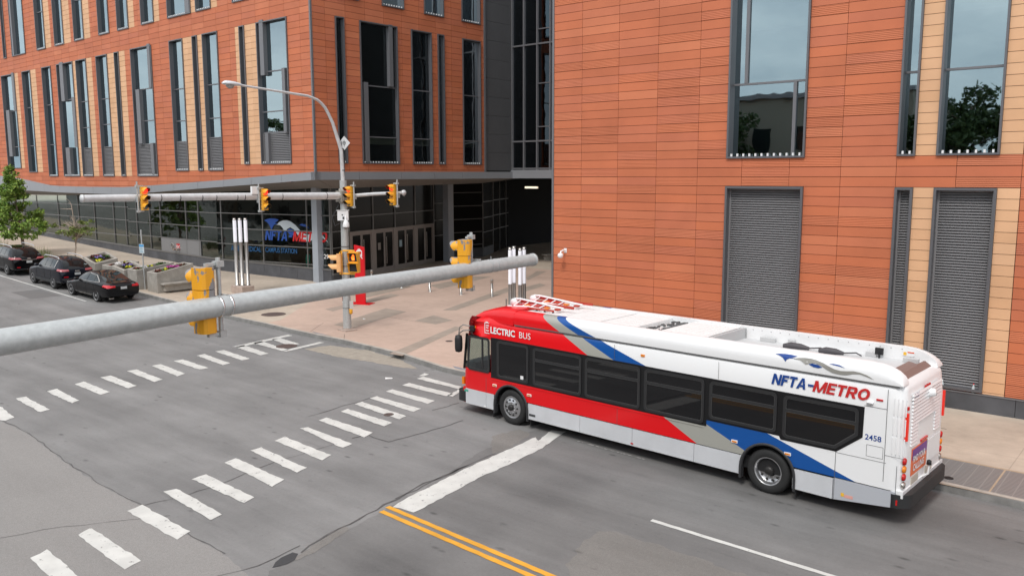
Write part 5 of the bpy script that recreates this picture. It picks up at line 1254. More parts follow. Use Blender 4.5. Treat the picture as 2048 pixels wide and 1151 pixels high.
    zp = spec['plate']; patch('licence_plate', [[(-.16, zp), (.16, zp), (.16, zp+.13), (-.16, zp+.13)]], (-1, 0, 0), mat('plate pale', (.55, .57, .57), .5), 9, off=.015, res=2)
    for q in spec.get('chrome', []): patch('chrome_trim', [q], (-1, 0, 0), M['steel'], 9, off=.014, res=4)
    for q in spec.get('schrome', []):
        for s_ in (1, -1): patch('chrome_trim', [q], (0, -s_, 0), M['steel'], s_*2, off=.013, res=6)
    for q, mt in spec.get('refl', []): patch('bumper_reflector', [q], (-1, 0, 0), mt, 9, off=.012, res=2); patch('bumper_reflector', [[(-y, z) for y, z in q]], (-1, 0, 0), mt, 9, off=.012, res=2)
    for q in spec.get('clad', []):
        for s_ in (1, -1): patch('lower_cladding', [q], (0, -s_, 0), spec['cladm'], s_*2, off=.012, res=10)
    if 'cladr' in spec: patch('lower_cladding', [spec['cladr']], (-1, 0, 0), spec['cladm'], 9, off=.012, res=8)
    R = spec['R']; hw = spec['hw']
    for cx in spec['axles']:
        for s_ in (1, -1):
            a_ = MB()
            K = 16; vs = []; 
            for k in range(K+1):
                an = math.pi*k/K
                for r in (0, R+.05): vs.append((cx-r*math.cos(an), s_*(hw-.012), R+r*math.sin(an)))
            a_.prism([(cx-(R+.055)*math.cos(math.pi*k/K), s_*(hw+.004), R+(R+.055)*math.sin(math.pi*k/K)) for k in range(K+1)]+[(cx+R*.95, s_*(hw+.004), .16), (cx-R*.95, s_*(hw+.004), .16)], (0, -s_*.25, 0))
            a_.build('wheel_arch', M['blackm'], rt, local=True)
            wheel(rt, cx, s_*(hw+.012), -s_, R, spec['rim'], .22, 5, spec.get('twist', 0), spec['rimc'])
    for s_ in (1, -1):
        x, z = spec['mirror']; m_ = MB(); m_.lathe((x, s_*(hw+.02), z), (0, s_, 0), [(.05, -.06), (.075, 0), (.085, .08), (.06, .16), (0, .18)], 10); m_.build('mirror', spec['paint'], rt, local=True)
        for hx, hz_ in spec['handles']:
            h = onbody((hx, s_*2, hz_), (0, -s_, 0), .012)
            if h: m_ = MB(); m_.box(hx-.1, hx+.1, h.y-.012, h.y+.012, hz_-.014, hz_+.014); m_.build('door_handle', spec['hand'], rt, local=True)
    if 'rails' in spec:
        for s_ in (1, -1):
            x0, x1, z, y = spec['rails']; m_ = MB(); m_.tube([(x0, s_*y, z-.05), (x0+.15, s_*y, z+.03), ((x0+x1)/2, s_*(y+.0), z+.05), (x1-.15, s_*y, z+.02), (x1, s_*y, z-.06)], .03, 8); m_.build('roof_rail', RIMS, rt, local=True)
    sm_ = MB()
    for x in spec['doors']:
        for s_ in (1, -1):
            pts = [onbody((x, s_*2, z), (0, -s_, 0), .002) for z in [spec['dz'][0]+(spec['dz'][1]-spec['dz'][0])*k/5 for k in range(6)]]
            pts = [p for p in pts if p]
            if len(pts) > 1: sm_.tube(pts, .006, 4)
    sm_.build('door_gap', M['blackm'], rt, local=True)
    if 'fin' in spec: m_ = MB(); x, z = spec['fin']; m_.hexa([(x-.1, -.02, z), (x+.08, -.02, z), (x+.08, .02, z), (x-.1, .02, z), (x+.03, -.008, z+.07), (x+.08, -.008, z+.07), (x+.08, .008, z+.07), (x+.03, .008, z+.07)]); m_.build('aerial', spec['paint'], rt, local=True)
    if 'exh' in spec:
        for s_ in (1, -1): m_ = MB(); m_.box(spec['L']-.12, spec['L']-.01, s_*.62-.11, s_*.62+.11, .23, .29); m_.build('exhaust', M['steel'], rt, local=True, bevel=.02)
    return rt
CARG = mat('car glass', (.018, .024, .024), .03, spec=.7); TINT = mat('tinted car glass', (.006, .007, .008), .04, spec=.4)
TLR = mat('tail light red', (.55, .012, .02), .18, coat=.6); TLP = mat('pale tail light', (.42, .10, .11), .2, coat=.6)
BLKP = mat('black car paint', (.006, .006, .007), .12, spec=.28); BLK2 = mat('blue black car paint', (.008, .010, .016), .14, spec=.30); PLST = mat('grey plastic cladding', (.045, .048, .052), .6)
# x: 0 at the nose, grows to the tail; heading of the cars is along the street, away to the left
def carframe(front_px, rear_px, fx, rx, hw):
    f_ = PG(*front_px); r_ = PG(*rear_px); d = (f_-r_).xy.normalized()
    d = (d*.5+S2*.5).normalized()
    rin = Vector((d.y, -d.x))            # to the right of travel (towards the kerb)
    side = (f_.xy+r_.xy)/2; mid = (fx+rx)/2
    o = side+rin*hw+d*mid
    u, v = o.x*S2.x+o.y*S2.y, 0
    z = hz(u)
    return (o.x, o.y, z), math.atan2(-d.y, -d.x)
L = 4.89
loc, rz_ = carframe((141, 590), (193.5, 603.5), .98, 3.81, .93)
sed = dict(kind='sedan', loc=loc, rz=rz_, tilt=.033, L=L, paint=BLKP, glass=CARG, rglass=CARG, tailm=TLR, st=[
 (.02, .35, .58, .62, .60, .66, .60), (.12, .22, .64, .70, .78, .80, .72), (.5, .20, .72, .83, .86, .88, .78), (1.0, .20, .80, .91, .89, .915, .80), (1.38, .20, .88, .99, .90, .925, .82), (1.75, .20, .915, 1.20, .90, .925, .70), (2.15, .20, .925, 1.39, .90, .925, .62),
 (2.6, .20, .93, 1.445, .90, .925, .60), (3.1, .20, .94, 1.435, .90, .925, .60), (3.55, .20, .95, 1.35, .90, .925, .60), (3.95, .20, .96, 1.20, .90, .92, .62), (4.3, .22, .95, 1.065, .88, .91, .74), (4.6, .28, .92, 1.03, .84, .88, .76), (4.80, .32, .88, 1.0, .80, .84, .74), (4.88, .36, .78, .86, .74, .78, .70)],
 side=[[(1.98, .985), (2.72, .985), (2.72, 1.34), (2.25, 1.32)], [(2.80, .985), (3.50, .99), (3.42, 1.28), (2.80, 1.345)], [(3.53, 1.0), (3.95, 1.03), (3.80, 1.13), (3.46, 1.27)]],
 rearwin=[(-.62, 1.07), (.62, 1.07), (.50, 1.39), (-.50, 1.39)], wind=[(-.68, .99), (.68, .99), (.52, 1.36), (-.52, 1.36)],
 tail=[(.42, .80), (.82, .78), (.84, .92), (.42, .88)], tails=[(4.45, .84), (4.80, .80), (4.80, .92), (4.50, .92)], head=[(.15, .60), (.5, .66), (.5, .72), (.15, .68)],
 plate=.70, R=.335, rim=.245, hw=.915, axles=(.98, 3.81), twist=.25, rimc=RIMS, mirror=(1.85, 1.0), handles=[(2.55, .84), (3.45, .86)], hand=BLKP, doors=(1.68, 2.76, 3.62), dz=(.3, .95), fin=(3.6, 1.36), exh=1,
 schrome=[[(1.95, .955), (3.98, .995), (3.98, 1.01), (1.95, .972)], [(3.42, 1.285), (3.98, 1.0), (4.02, 1.01), (3.46, 1.30)], [(2.7, 1.355), (3.42, 1.285), (3.44, 1.30), (2.7, 1.372)], [(1.9, .30), (3.3, .30), (3.3, .32), (1.9, .32)]], chrome=[])
car('black_sedan', 'black sedan parked at the front of the row beside the planters, bright red tail lights', sed)
loc, rz_ = carframe((66, 566.5), (106, 577.5), .92, 3.63, .94)
BLK3 = dict(kind='suv', loc=loc, rz=rz_, tilt=.033, L=4.63, paint=BLK2, glass=CARG, rglass=TINT, tailm=TLP, st=[
 (.02, .45, .72, .78, .62, .70, .62), (.10, .30, .82, .92, .80, .82, .74), (.45, .26, .92, 1.02, .88, .89, .80), (.95, .26, 1.0, 1.10, .90, .92, .82), (1.25, .26, 1.05, 1.17, .91, .93, .82), (1.6, .26, 1.09, 1.40, .91, .93, .70), (1.95, .26, 1.10, 1.60, .91, .93, .64),
 (2.4, .26, 1.11, 1.675, .91, .93, .62), (3.0, .26, 1.12, 1.68, .91, .93, .62), (3.6, .26, 1.14, 1.66, .91, .93, .61), (4.05, .28, 1.15, 1.60, .90, .92, .60), (4.35, .32, 1.12, 1.40, .88, .90, .64), (4.52, .36, 1.05, 1.16, .86, .88, .76), (4.60, .42, .85, .95, .80, .82, .74)],
 side=[[(1.88, 1.15), (2.55, 1.16), (2.55, 1.57), (2.15, 1.55)], [(2.62, 1.16), (3.25, 1.18), (3.22, 1.58), (2.62, 1.585)], [(3.31, 1.19), (3.78, 1.22), (3.70, 1.52), (3.28, 1.58)]],
 rearwin=[(-.66, 1.18), (.66, 1.18), (.54, 1.55), (-.54, 1.55)], wind=[(-.68, 1.17), (.68, 1.17), (.55, 1.58), (-.55, 1.58)],
 tail=[(.42, 1.02), (.84, 1.02), (.84, 1.14), (.44, 1.12)], tails=[(4.15, 1.04), (4.5, 1.03), (4.5, 1.13), (4.2, 1.15)], head=[(.12, .84), (.5, .9), (.5, .96), (.12, .90)],
 plate=.82, R=.37, rim=.235, hw=.92, axles=(.92, 3.63), rimc=RIMS, mirror=(1.75, 1.18), handles=[(2.4, 1.02), (3.15, 1.04)], hand=BLK2, doors=(1.52, 2.58, 3.42), dz=(.4, 1.1), fin=(3.9, 1.63), rails=(1.9, 3.9, 1.70, .62),
 schrome=[[(1.86, 1.125), (3.86, 1.18), (3.86, 1.195), (1.86, 1.14)], [(3.80, 1.19), (3.88, 1.19), (3.80, 1.56), (3.72, 1.56)], [(2.2, 1.60), (3.75, 1.60), (3.75, 1.613), (2.2, 1.613)]],
 clad=[[(.1, .28), (4.5, .34), (4.5, .50), (.1, .48)]], cladr=[(-.82, .42), (.82, .42), (.82, .66), (-.82, .66)], cladm=PLST, refl=[([(.48, .70), (.72, .70), (.72, .76), (.48, .76)], TLR)], chrome=[[(-.12, 1.0), (.12, 1.0), (.12, 1.05), (-.12, 1.05)]])
car('dark_suv', 'blue black SUV with silver roof rails, parked between the sedan and another black SUV', BLK3)
import copy as _cp
r_ = PG(13.4, 549.8); u_, v_ = uv_of(r_); f_ = UV(u_+2.74, v_-.02)
def carframe2(fp, rp, fx, rx, hw):
    d = S2; rin = Vector((d.y, -d.x)); side = (fp.xy+rp.xy)/2; o = side+rin*hw+d*((fx+rx)/2); return (o.x, o.y, hz(o.x*S2.x+o.y*S2.y)), math.atan2(-d.y, -d.x)
sp = dict(BLK3); loc, rz_ = carframe2(f_, r_, .98, 3.72, .95)
sc_ = lambda pts, k=4.77/4.63: [(x*k, z) for x, z in pts]
sp.update(loc=loc, rz=rz_, L=4.77, paint=BLKP, tailm=TLP, hw=.925, axles=(.98, 3.72), hand=M['steel'])
sp['st'] = [(a*1.03, b_, c_2*.99, d_2, e_, f2, g2) for a, b_, c_2, d_2, e_, f2, g2 in BLK3['st']]
sp['side'] = [sc_(q) for q in BLK3['side']]; sp['schrome'] = [sc_(q) for q in BLK3['schrome'][:1]]; sp.pop('clad'); sp['clad'] = [[(1.4, .28), (3.3, .28), (3.3, .34), (1.4, .34)]]; sp['cladr'] = [(-.80, .36), (.80, .36), (.80, .44), (-.80, .44)]
sp['rearwin'] = [(-.70, 1.12), (.70, 1.12), (.56, 1.56), (-.56, 1.56)]
sp['tail'] = [(.38, .98), (.86, 1.0), (.86, 1.10), (.5, 1.10)]; sp['tails'] = sc_([(4.0, 1.0), (4.5, .98), (4.5, 1.08), (4.1, 1.12)]); sp['chrome'] = [[(-.42, .94), (.42, .94), (.42, .965), (-.42, .965)], [(-.09, 1.0), (.09, 1.0), (.09, 1.06), (-.09, 1.06)]]
sp['refl'] = [([(.50, .50), (.70, .50), (.70, .55), (.50, .55)], TLR)]; sp['plate'] = .78; sp['rails'] = (1.95, 3.9, 1.70, .62)
car('black_suv', 'black SUV at the left edge, last in the parked row, with a chrome tailgate strip', sp)
# ================================================================ SIGNAL POLES AND SIGNALS
def dirv(az): return Vector((math.sin(rad(az)), math.cos(rad(az)), 0))
ZU = Vector((0, 0, 1))
YP = peeled = None
def peel_mat():
    m = bpy.data.materials.new('peeling yellow paint'); m.use_nodes = True; t = m.node_tree; b = t.nodes['Principled BSDF']; L = t.links.new
    c = N(t, 'ShaderNodeTexCoord'); n = N(t, 'ShaderNodeTexNoise'); n.inputs['Scale'].default_value = 3.4; n.inputs['Detail'].default_value = 7; n.inputs['Roughness'].default_value = .55
    mpp = N(t, 'ShaderNodeMapping'); mpp.inputs['Scale'].default_value = (1.6, 1.6, .8); L(c.outputs['Object'], mpp.inputs[0]); L(mpp.outputs[0], n.inputs['Vector'])
    s = N(t, 'ShaderNodeSeparateXYZ'); L(c.outputs['Object'], s.inputs[0])
    h = N(t, 'ShaderNodeMapRange'); h.inputs[1].default_value = -.35; h.inputs[2].default_value = .35; h.inputs[3].default_value = -.10; h.inputs[4].default_value = .10; L(s.outputs[2], h.inputs[0])
    a = N(t, 'ShaderNodeMath', operation='ADD'); L(n.outputs['Fac'], a.inputs[0]); L(h.outputs[0], a.inputs[1])
    g_ = N(t, 'ShaderNodeMapRange'); g_.inputs[1].default_value = .56; g_.inputs[2].default_value = .57; L(a.outputs[0], g_.inputs[0])
    k = N(t, 'ShaderNodeMix', data_type='RGBA'); k.inputs[6].default_value = (.80, .36, .015, 1); k.inputs[7].default_value = (.25, .24, .24, 1); L(g_.outputs[0], k.inputs[0]); L(k.outputs[2], b.inputs['Base Color'])
    b.inputs['Roughness'].default_value = .5; return m
PEEL = peel_mat()
LENS = dict(red=mat('lit red signal', (.9, .02, .01), .3, emit=(1, .02, .01), estr=2.2), redoff=mat('unlit red lens', (.22, .01, .01), .25), amb=mat('unlit amber lens', (.30, .09, .01), .25), grn=mat('unlit green lens', (.13, .14, .14), .25))
def signal(label, loc, az, H=.82, n=3, lens=('red', 'amb', 'grn'), bside=1, cat='traffic light', group=None, paint=None, brk=True, bupper=.12, visor=.24):
    """three-section head; local +Y is the way it faces"""
    paint = paint or M['yel']
    rt = thing('traffic_signal', loc, rz=-rad(az), label=label, cat=cat, group=group)
    W2 = H/n*.41; sH = H/n; D = .17
    b_ = MB()
    for i in range(n):
        z0 = -H/2+i*sH+.004; z1 = z0+sH-.008
        P_ = [(W2, D*.55), (W2, -D*.1), (W2*.86, -D*.42), (W2*.5, -D*.58), (-W2*.5, -D*.58), (-W2*.86, -D*.42), (-W2, -D*.1), (-W2, D*.55)]
        b_.prism([(x, y, z0) for x, y in P_[::-1]], (0, 0, z1-z0), 0, False)
        b_.box(W2*.96, W2*1.06, -.02, .02, z0+.05, z0+.075, 1); b_.box(W2*.96, W2*1.06, -.02, .02, z1-.075, z1-.05, 1)
    b_.build('housing', [paint, M['dgrey']], rt, local=True, bevel=.008)
    for i in range(n):
        zc = H/2-(i+.5)*sH; r = sH*.40
        v_ = MB(); K = 14
        for k_, (r_, y_) in enumerate([(r, D*.55)]): pass
        vs = []; 
        for k in range(K+1):
            an = rad(-25)+rad(230)*k/K; f_ = max(0, math.sin(an)*.5+.5); ln = visor*(.35+.65*min(1, f_*1.2))
            for rr_, yy in ((r, D*.55), (r*.96, D*.55+ln), (r-.006, D*.55), (r*.96-.006, D*.55+ln)): vs.append((rr_*math.cos(an), yy, zc+rr_*math.sin(an)))
        o = [(4*k, 4*k+1, 4*k+5, 4*k+4) for k in range(K)]; ii = [(4*k+2, 4*k+6, 4*k+7, 4*k+3) for k in range(K)]
        v_.add(vs, o, 0, True); v_.add(vs, ii, 1, True)
        v_.build('visor', [paint, M['blackm']], rt, local=True)
        l_ = MB(); l_.lathe((0, D*.55+.002, zc), (0, 1, 0), [(r*.95, 0), (r*.7, .02), (0, .03)], 18); l_.build('lens', LENS[lens[i]], rt, local=True)
    if brk:
        k_ = MB(); x = bside*(W2+.085); zt = H/2+bupper; zb = -H/2-.03
        k_.tube([(x, -.02, zb), (x, -.02, zt+.05)], .028, 8); k_.box(min(0, x), max(0, x), -.045, .0, H/2+.012, H/2+.045); k_.box(min(0, x), max(0, x), -.045, .0, zb-.02, zb+.02)
        k_.box(x-.05, x+.05, -.07, .03, H/2-.01, H/2+.06); k_.box(x-.045, x+.045, -.065, .03, zb-.04, zb+.04)
        k_.box(min(x, x+.02), max(x+.02, x), -.16, .0, -.12, .06)
        k_.build('bracket', M['galv'], rt, local=True)
    return rt
# near arm, crossing the foreground
Bp = GZ(440, 612, 5.0); FA_ = Plane(Bp.xy, (T2.x, T2.y), (-S2.x, -S2.y))
def armz(a): return 5.0+.0145*a if a > 0 else 5.0+.0285*a
nm_ = thing('mast_arm_pole', (Bp.x-T2.x*6.6, Bp.y-T2.y*6.6, .15), label='thick weathered grey mast arm crossing the foreground, capped at its right end', cat='signal pole')
am = MB()
aC = FA_.px(1065, 519)[0]
av = [-6.6, -4, -2.3, -1, 0, 1.5, 3, 4.5, aC]
rad_at = lambda a: .136-(.033)*(a+2.3)/(aC+2.3)
am.tube([FA_.pt(a, armz(a)) for a in av], [rad_at(a) for a in av], 28)
am.build('arm', M['galv'], nm_)
ec = MB(); q0 = FA_.pt(aC-.02, armz(aC)); dd = Vector((T2.x, T2.y, .0145)); ec.lathe(q0, dd, [(rad_at(aC)+.001, 0), (rad_at(aC)+.008, .003), (rad_at(aC)+.008, .045), (rad_at(aC)*.9, .055), (0, .055)], 28)
ec.build('end_cap', M['galv'], nm_)
pp_ = MB(); o = FA_.pt(-6.6, 0); pp_.tube([(o.x, o.y, .15), (o.x, o.y, 7.)], [.2, .15], 20); pp_.lathe((o.x, o.y, .15), ZU, [(.32, 0), (.32, .06), (.2, .08)], 4); pp_.build('pole', M['galv'], nm_)
bands = MB()
for px_ in (437, 457): a = FA_.px(px_, 612)[0]; bands.lathe(FA_.pt(a, armz(a)), dd, [(rad_at(a)+.001, -.012), (rad_at(a)+.006, -.012), (rad_at(a)+.006, .012), (rad_at(a)+.001, .012)], 28)
bands.build('steel_band', mat('bright steel band', (.75, .75, .75), .25, .9), nm_)
bands = MB()
for px_ in (978, 990): a = FA_.px(px_, 535)[0]; bands.lathe(FA_.pt(a, armz(a)), dd, [(rad_at(a)+.001, -.006), (rad_at(a)+.004, -.006), (rad_at(a)+.004, .006), (rad_at(a)+.001, .006)], 28)
a = FA_.px(982, 535)[0]; p = FA_.pt(a, armz(a)+rad_at(a)); bands.tube([p, p+ZU*.05], .006, 6); bands.tube([p-dd*.3+ZU*.01, p-dd*.25+ZU*.02], .012, 6)
bands.build('clamp_band', M['galv'], nm_)
for (x, y0, y1, fp, lb) in ((396, 537, 672, 'near', 'yellow signal seen from behind with peeling paint, on the left of the foreground arm'), (921, 480, 578, 'far', 'yellow signal seen from behind, less peeled, on the right of the foreground arm')):
    a, zt = FA_.px(x, y0); _, zb_ = FA_.px(x, y1); P_ = FA_.pt(a, (zt+zb_)/2, -.24)+Vector((.19 if fp == 'near' else .25, 0, 0))
    signal(lb, P_, -58 if fp == 'near' else -70, H=(zt-zb_)*1.0, lens=('redoff', 'amb', 'grn'), bside=1, paint=PEEL, group='yellow traffic signals', bupper=.05, visor=.15)
# far pole
fp_ = PG(695, 660, .15)
FP = thing('signal_pole', fp_, label='tall grey pole on the plaza corner carrying two signal arms and a curved lamp arm', cat='signal pole')
F1_ = Plane(fp_.xy, (-T2.x, -T2.y), (-S2.x, -S2.y)); F2_ = Plane(fp_.xy, (-S2.x, -S2.y), (-T2.x, -T2.y))
m_ = MB(); m_.tube([fp_, fp_+ZU*3, fp_+ZU*6.2], [.172, .155, .14], 24); m_.build('pole', M['galv'], FP)
m_ = MB(); m_.lathe(fp_, ZU, [(.42, 0), (.42, .05), (.24, .06), (.24, .10), (.17, .12)], 4, sm=False); m_.build('base_plate', M['concp'], FP)
m_ = MB(); m_.tube([F1_.pt(.0, 6.1), F1_.pt(.05, 7.56)]+[F1_.pt(*F1_.px(x, y)) for x, y in [(673, 270), (665, 245), (657, 228), (650, 215), (642, 206), (635, 200), (625, 195.5), (615, 192), (560, 183), (484, 171)]], [.085, .075, .07, .065, .06, .058, .055, .052, .05, .05, .045, .04], 14); m_.build('lamp_arm', M['galvw'], FP)
pA = F1_.pt(*F1_.px(484, 171)); pB = F1_.pt(*F1_.px(437, 165)); dl = (pB-pA).normalized(); 
lm = MB(); sd_ = dl.cross(ZU).normalized(); upv = sd_.cross(dl)
rings = []
for s_, w_, h_, l_ in ((0, .05, .05, .05), (.10, .10, .07, .06), (.3, .16, .10, .10), (.5, .18, .11, .12), (.68, .15, .10, .10), (.78, .05, .03, .04)):
    c = pA+dl*s_; rings.append([c+sd_*(w_*math.cos(2*math.pi*k/14))+upv*((h_ if math.sin(2*math.pi*k/14) > 0 else l_*.5)*math.sin(2*math.pi*k/14)) for k in range(14)])
lm.add([p for r in rings for p in r], [(i*14+k, i*14+(k+1) % 14, (i+1)*14+(k+1) % 14, (i+1)*14+k) for i in range(5) for k in range(14)], 0, True); lm.add(rings[-1], [tuple(range(14))]); 
lh = lm.build('lamp_head', mat('lamp casing', (.66, .68, .70), .4, .2), FP)
lm = MB(); lm.lathe(pA+dl*.48-upv*.055, -upv, [(.15, 0), (.13, .05), (.07, .10), (0, .115)], 16); lm.build('lamp_glass', mat('lamp glass', (.35, .34, .32), .15, spec=.8), lh)
def xarm(F, a0, a1, z0, z1, r0, r1, nm2):
    m_ = MB(); m_.tube([F.pt(a0, z0), F.pt((a0+a1)/2, (z0+z1)/2+.02), F.pt(a1, z1)], [r0, (r0+r1)/2, r1], 18); 
    return m_.build(nm2, M['galvw'], FP)
aT, zT = F1_.px(163, 397); xarm(F1_, .1, aT, 5.72, zT, .145, .115, 'mast_arm')
m_ = MB(); m_.lathe(F1_.pt(aT, zT), Vector((F1_.e.x, F1_.e.y, .01)), [(.117, -.05), (.125, -.05), (.125, .01), (0, .02)], 18); m_.build('arm_cap', M['galvw'], FP)
aT2, zT2 = F2_.px(808, 385); xarm(F2_, .1, aT2, 5.70, zT2, .075, .055, 'mast_arm')
m_ = MB(); m_.lathe(F2_.pt(aT2, zT2), Vector((F2_.e.x, F2_.e.y, .05)), [(.06, -.06), (.1, -.05), (.1, .02), (0, .04)], 12); m_.tube([F2_.pt(aT2-.1, zT2+.02), F2_.pt(aT2-.05, zT2-.12), F2_.pt(aT2+.02, zT2-.14), F2_.pt(aT2+.0, zT2)], .012, 6); m_.build('arm_cap', M['galvw'], FP)
m_ = MB()
for px_ in (320, 358, 402, 430, 472, 487, 562, 651): a = F1_.px(px_, 392)[0]; r = .145-.03*a/aT+.002; m_.lathe(F1_.pt(a, 5.72+(zT-5.72)*a/aT), Vector((F1_.e.x, F1_.e.y, 0)), [(r, -.012), (r+.005, -.012), (r+.005, .012), (r, .012)], 18)
m_.build('cable_tie', M['blackm'], FP)
m_ = MB(); c = fp_+ZU*5.55
ex = Vector((T2.x, T2.y, 0)); ey = Vector((S2.x, S2.y, 0))
for (dx, dy) in ((-1, 0), (0, -1)):
    d_ = ex*dx+ey*dy; w_ = ex*dy-ey*dx
    b0 = c+d_*.19; m_.hexa([b0-w_*.2-ZU*.22, b0+w_*.2-ZU*.22, b0+w_*.2-ZU*.22+d_*.05, b0-w_*.2-ZU*.22+d_*.05, b0-w_*.2+ZU*.22, b0+w_*.2+ZU*.22, b0+w_*.2+ZU*.22+d_*.05, b0-w_*.2+ZU*.22+d_*.05])
m_.lathe(c-ZU*.3, ZU, [(.14, 0), (.19, .02), (.19, .6), (.14, .62)], 16)
m_.build('arm_flange', mat('stained flange', (.30, .275, .24), .7, .2, var=.2, scale=10), FP)
m_ = MB()
for z_ in (1.95, 2.05, 3.35, 3.5, 2.7, .95): m_.lathe(fp_+ZU*z_, ZU, [(.165, -.012), (.172, -.012), (.172, .012), (.165, .012)], 18)
m_.tube([F1_.pt(.04, 7.9), F1_.pt(-.12, 7.2), F1_.pt(-.08, 6.5), F1_.pt(-.05, 6.2)], .014, 6); m_.tube([fp_+Vector((-.2, -.1, 5.2)), fp_+Vector((-.45, -.15, 4.7)), fp_+Vector((-.35, -.15, 4.35)), fp_+Vector((-.1, -.17, 4.5))], .014, 6)
for z_ in (7.6, 6.75): m_.lathe(fp_+ZU*(z_-.15), ZU, [(.09, -.015), (.1, -.015), (.1, .015), (.09, .015)], 12)
m_.build('strap', M['dgrey'], FP)
def onarm(F, x, y0, y1, az, lb, bs, H=.82, **kw):
    a, zt = F.px(x, y0); _, zb_ = F.px(x, y1); return signal(lb, F.pt(a, (zt+zb_)/2, .2), az, H=zt-zb_, bside=bs, group='yellow traffic signals', **kw)
onarm(F1_, 280, 373, 420, 130, 'yellow signal showing red, nearest the free end of the long far arm', 1)
onarm(F1_, 521, 377, 420, 130, 'yellow signal showing red midway along the long far arm, beside a small white sensor', 1)
onarm(F2_, 708, 372, 412, -143, 'yellow signal showing red just right of the corner pole, hoods pointing left', -1)
onarm(F2_, 794, 368, 410, -143, 'yellow signal showing red at the free end of the short far arm', -1)
a, z = F1_.px(506, 381); m_ = MB(); m_.fbox(F1_, a-.14, a+.14, z-.13, z+.16, .05, .16); sn = m_.build('sensor_box', M['whitep'], None, origin=F1_.pt(a, z), bevel=.01, label='small white sensor box on top of the long far mast arm', cat='sensor')
# side signal and pedestrian signals strapped to the pole
sg = signal('two section yellow signal with hoods pointing left, strapped to the corner pole', F1_.pt(.33, F1_.px(672, 526)[1], .0), -100, H=.74, n=2, lens=('redoff', 'grn'), brk=False, group='yellow traffic signals', paint=M['yelpeach'], visor=.34)
k_ = MB(); 
for z_ in (.42, -.42): k_.box(-.3, .0, -.06, -.02, z_-.02, z_+.02)
k_.box(-.03, .03, -.14, -.08, -.5, .5)
k_.build('bracket', M['yel'], sg, local=True)
pz = F2_.px(718, 524)[1]
pd = thing('pedestrian_signal', F2_.pt(.72, pz, .12), rz=-rad(-165), label='yellow pedestrian signal with a lit orange hand, beside the red totem', cat='crossing signal')
m_ = MB(); m_.box(-.22, .22, -.1, .1, -.42, .42); m_.build('housing', M['yel'], pd, local=True, bevel=.015)
for zc, lit in ((.2, 1), (-.22, 0)):
    m_ = MB(); m_.box(-.17, .17, .1, .106, zc-.16, zc+.16); m_.build('face', M['blackm'], pd, local=True)
    m_ = MB(); t_ = .012
    m_.hexa([(-.2, .1, zc+.17), (.2, .1, zc+.17), (.2, .26, zc+.19), (-.2, .26, zc+.19), (-.2, .1, zc+.185), (.2, .1, zc+.185), (.2, .26, zc+.205), (-.2, .26, zc+.205)])
    for sx in (-.2, .188): m_.hexa([(sx, .1, zc-.17), (sx+t_, .1, zc-.17), (sx+t_, .14, zc-.17), (sx, .14, zc-.17), (sx, .1, zc+.19), (sx+t_, .1, zc+.19), (sx+t_, .26, zc+.19), (sx, .26, zc+.19)])
    m_.build('hood', M['yel'], pd, local=True)
m_ = MB(); hm = mat('lit hand', (1, .3, .05), .4, emit=(1, .16, .01), estr=1.1)
def hb(x0, x1, z0, z1): m_.box(x0, x1, .107, .112, .2+z0, .2+z1)
hb(-.055, .05, -.12, .0)
for x, h in ((-.055, .085), (-.028, .115), (-.001, .125), (.026, .10)): hb(x, x+.022, 0, h)
m_.hexa([(.05, .107, .12), (.09, .107, .2), (.09, .112, .2), (.05, .112, .12), (.05, .107, .16), (.075, .107, .24), (.075, .112, .24), (.05, .112, .16)])
m_.build('hand_symbol', hm, pd, local=True)
m_ = MB()
for z_ in (.46, -.48): m_.tube([(0, 0, z_-.05 if z_ > 0 else z_+.05), (0, 0, z_), (.5, .0, z_)], .035, 8)
m_.build('mounting_arm', M['yel'], pd, local=True)
# box with dome camera
cz = F1_.px(688, 430)[1]; bxp = fp_+Vector((0, -.24, cz-fp_.z))
jb = thing('junction_box', bxp, rz=rad(12), label='white control box fixed high on the corner pole under the arm joint', cat='control box')
m_ = MB(); m_.box(-.22, .22, -.14, .12, -.2, .2); m_.box(-.26, .26, -.16, .12, .2, .215); m_.build('cabinet', M['whitep'], jb, local=True, bevel=.01)
m_ = MB(); m_.box(-.02, .05, -.145, -.14, -.15, -.05); m_.box(-.05, .0, -.146, -.14, .0, .05); m_.build('cover_marks', M['dgrey'], jb, local=True)
cmz = F1_.px(694, 449)[1]
dc = thing('dome_camera', fp_+Vector((.16, -.46, cmz-fp_.z)), label='white drop shaped dome camera hanging below the control box', cat='camera')
m_ = MB(); m_.lathe((0, 0, -.06), ZU, [(.13, 0), (.135, .05), (.12, .15), (.08, .24), (.04, .28), (0, .29)], 18); m_.tube([(0, 0, .2), (0, .02, .34), (-.05, .14, .36)], .03, 8); m_.build('camera_housing', M['whitep'], dc, local=True)
m_ = MB(); m_.lathe((0, 0, -.06), -ZU, [(.115, 0), (.10, .05), (.06, .09), (0, .10)], 16); m_.build('dome', mat('smoked dome', (.2, .2, .2), .08, spec=.8), dc, local=True)
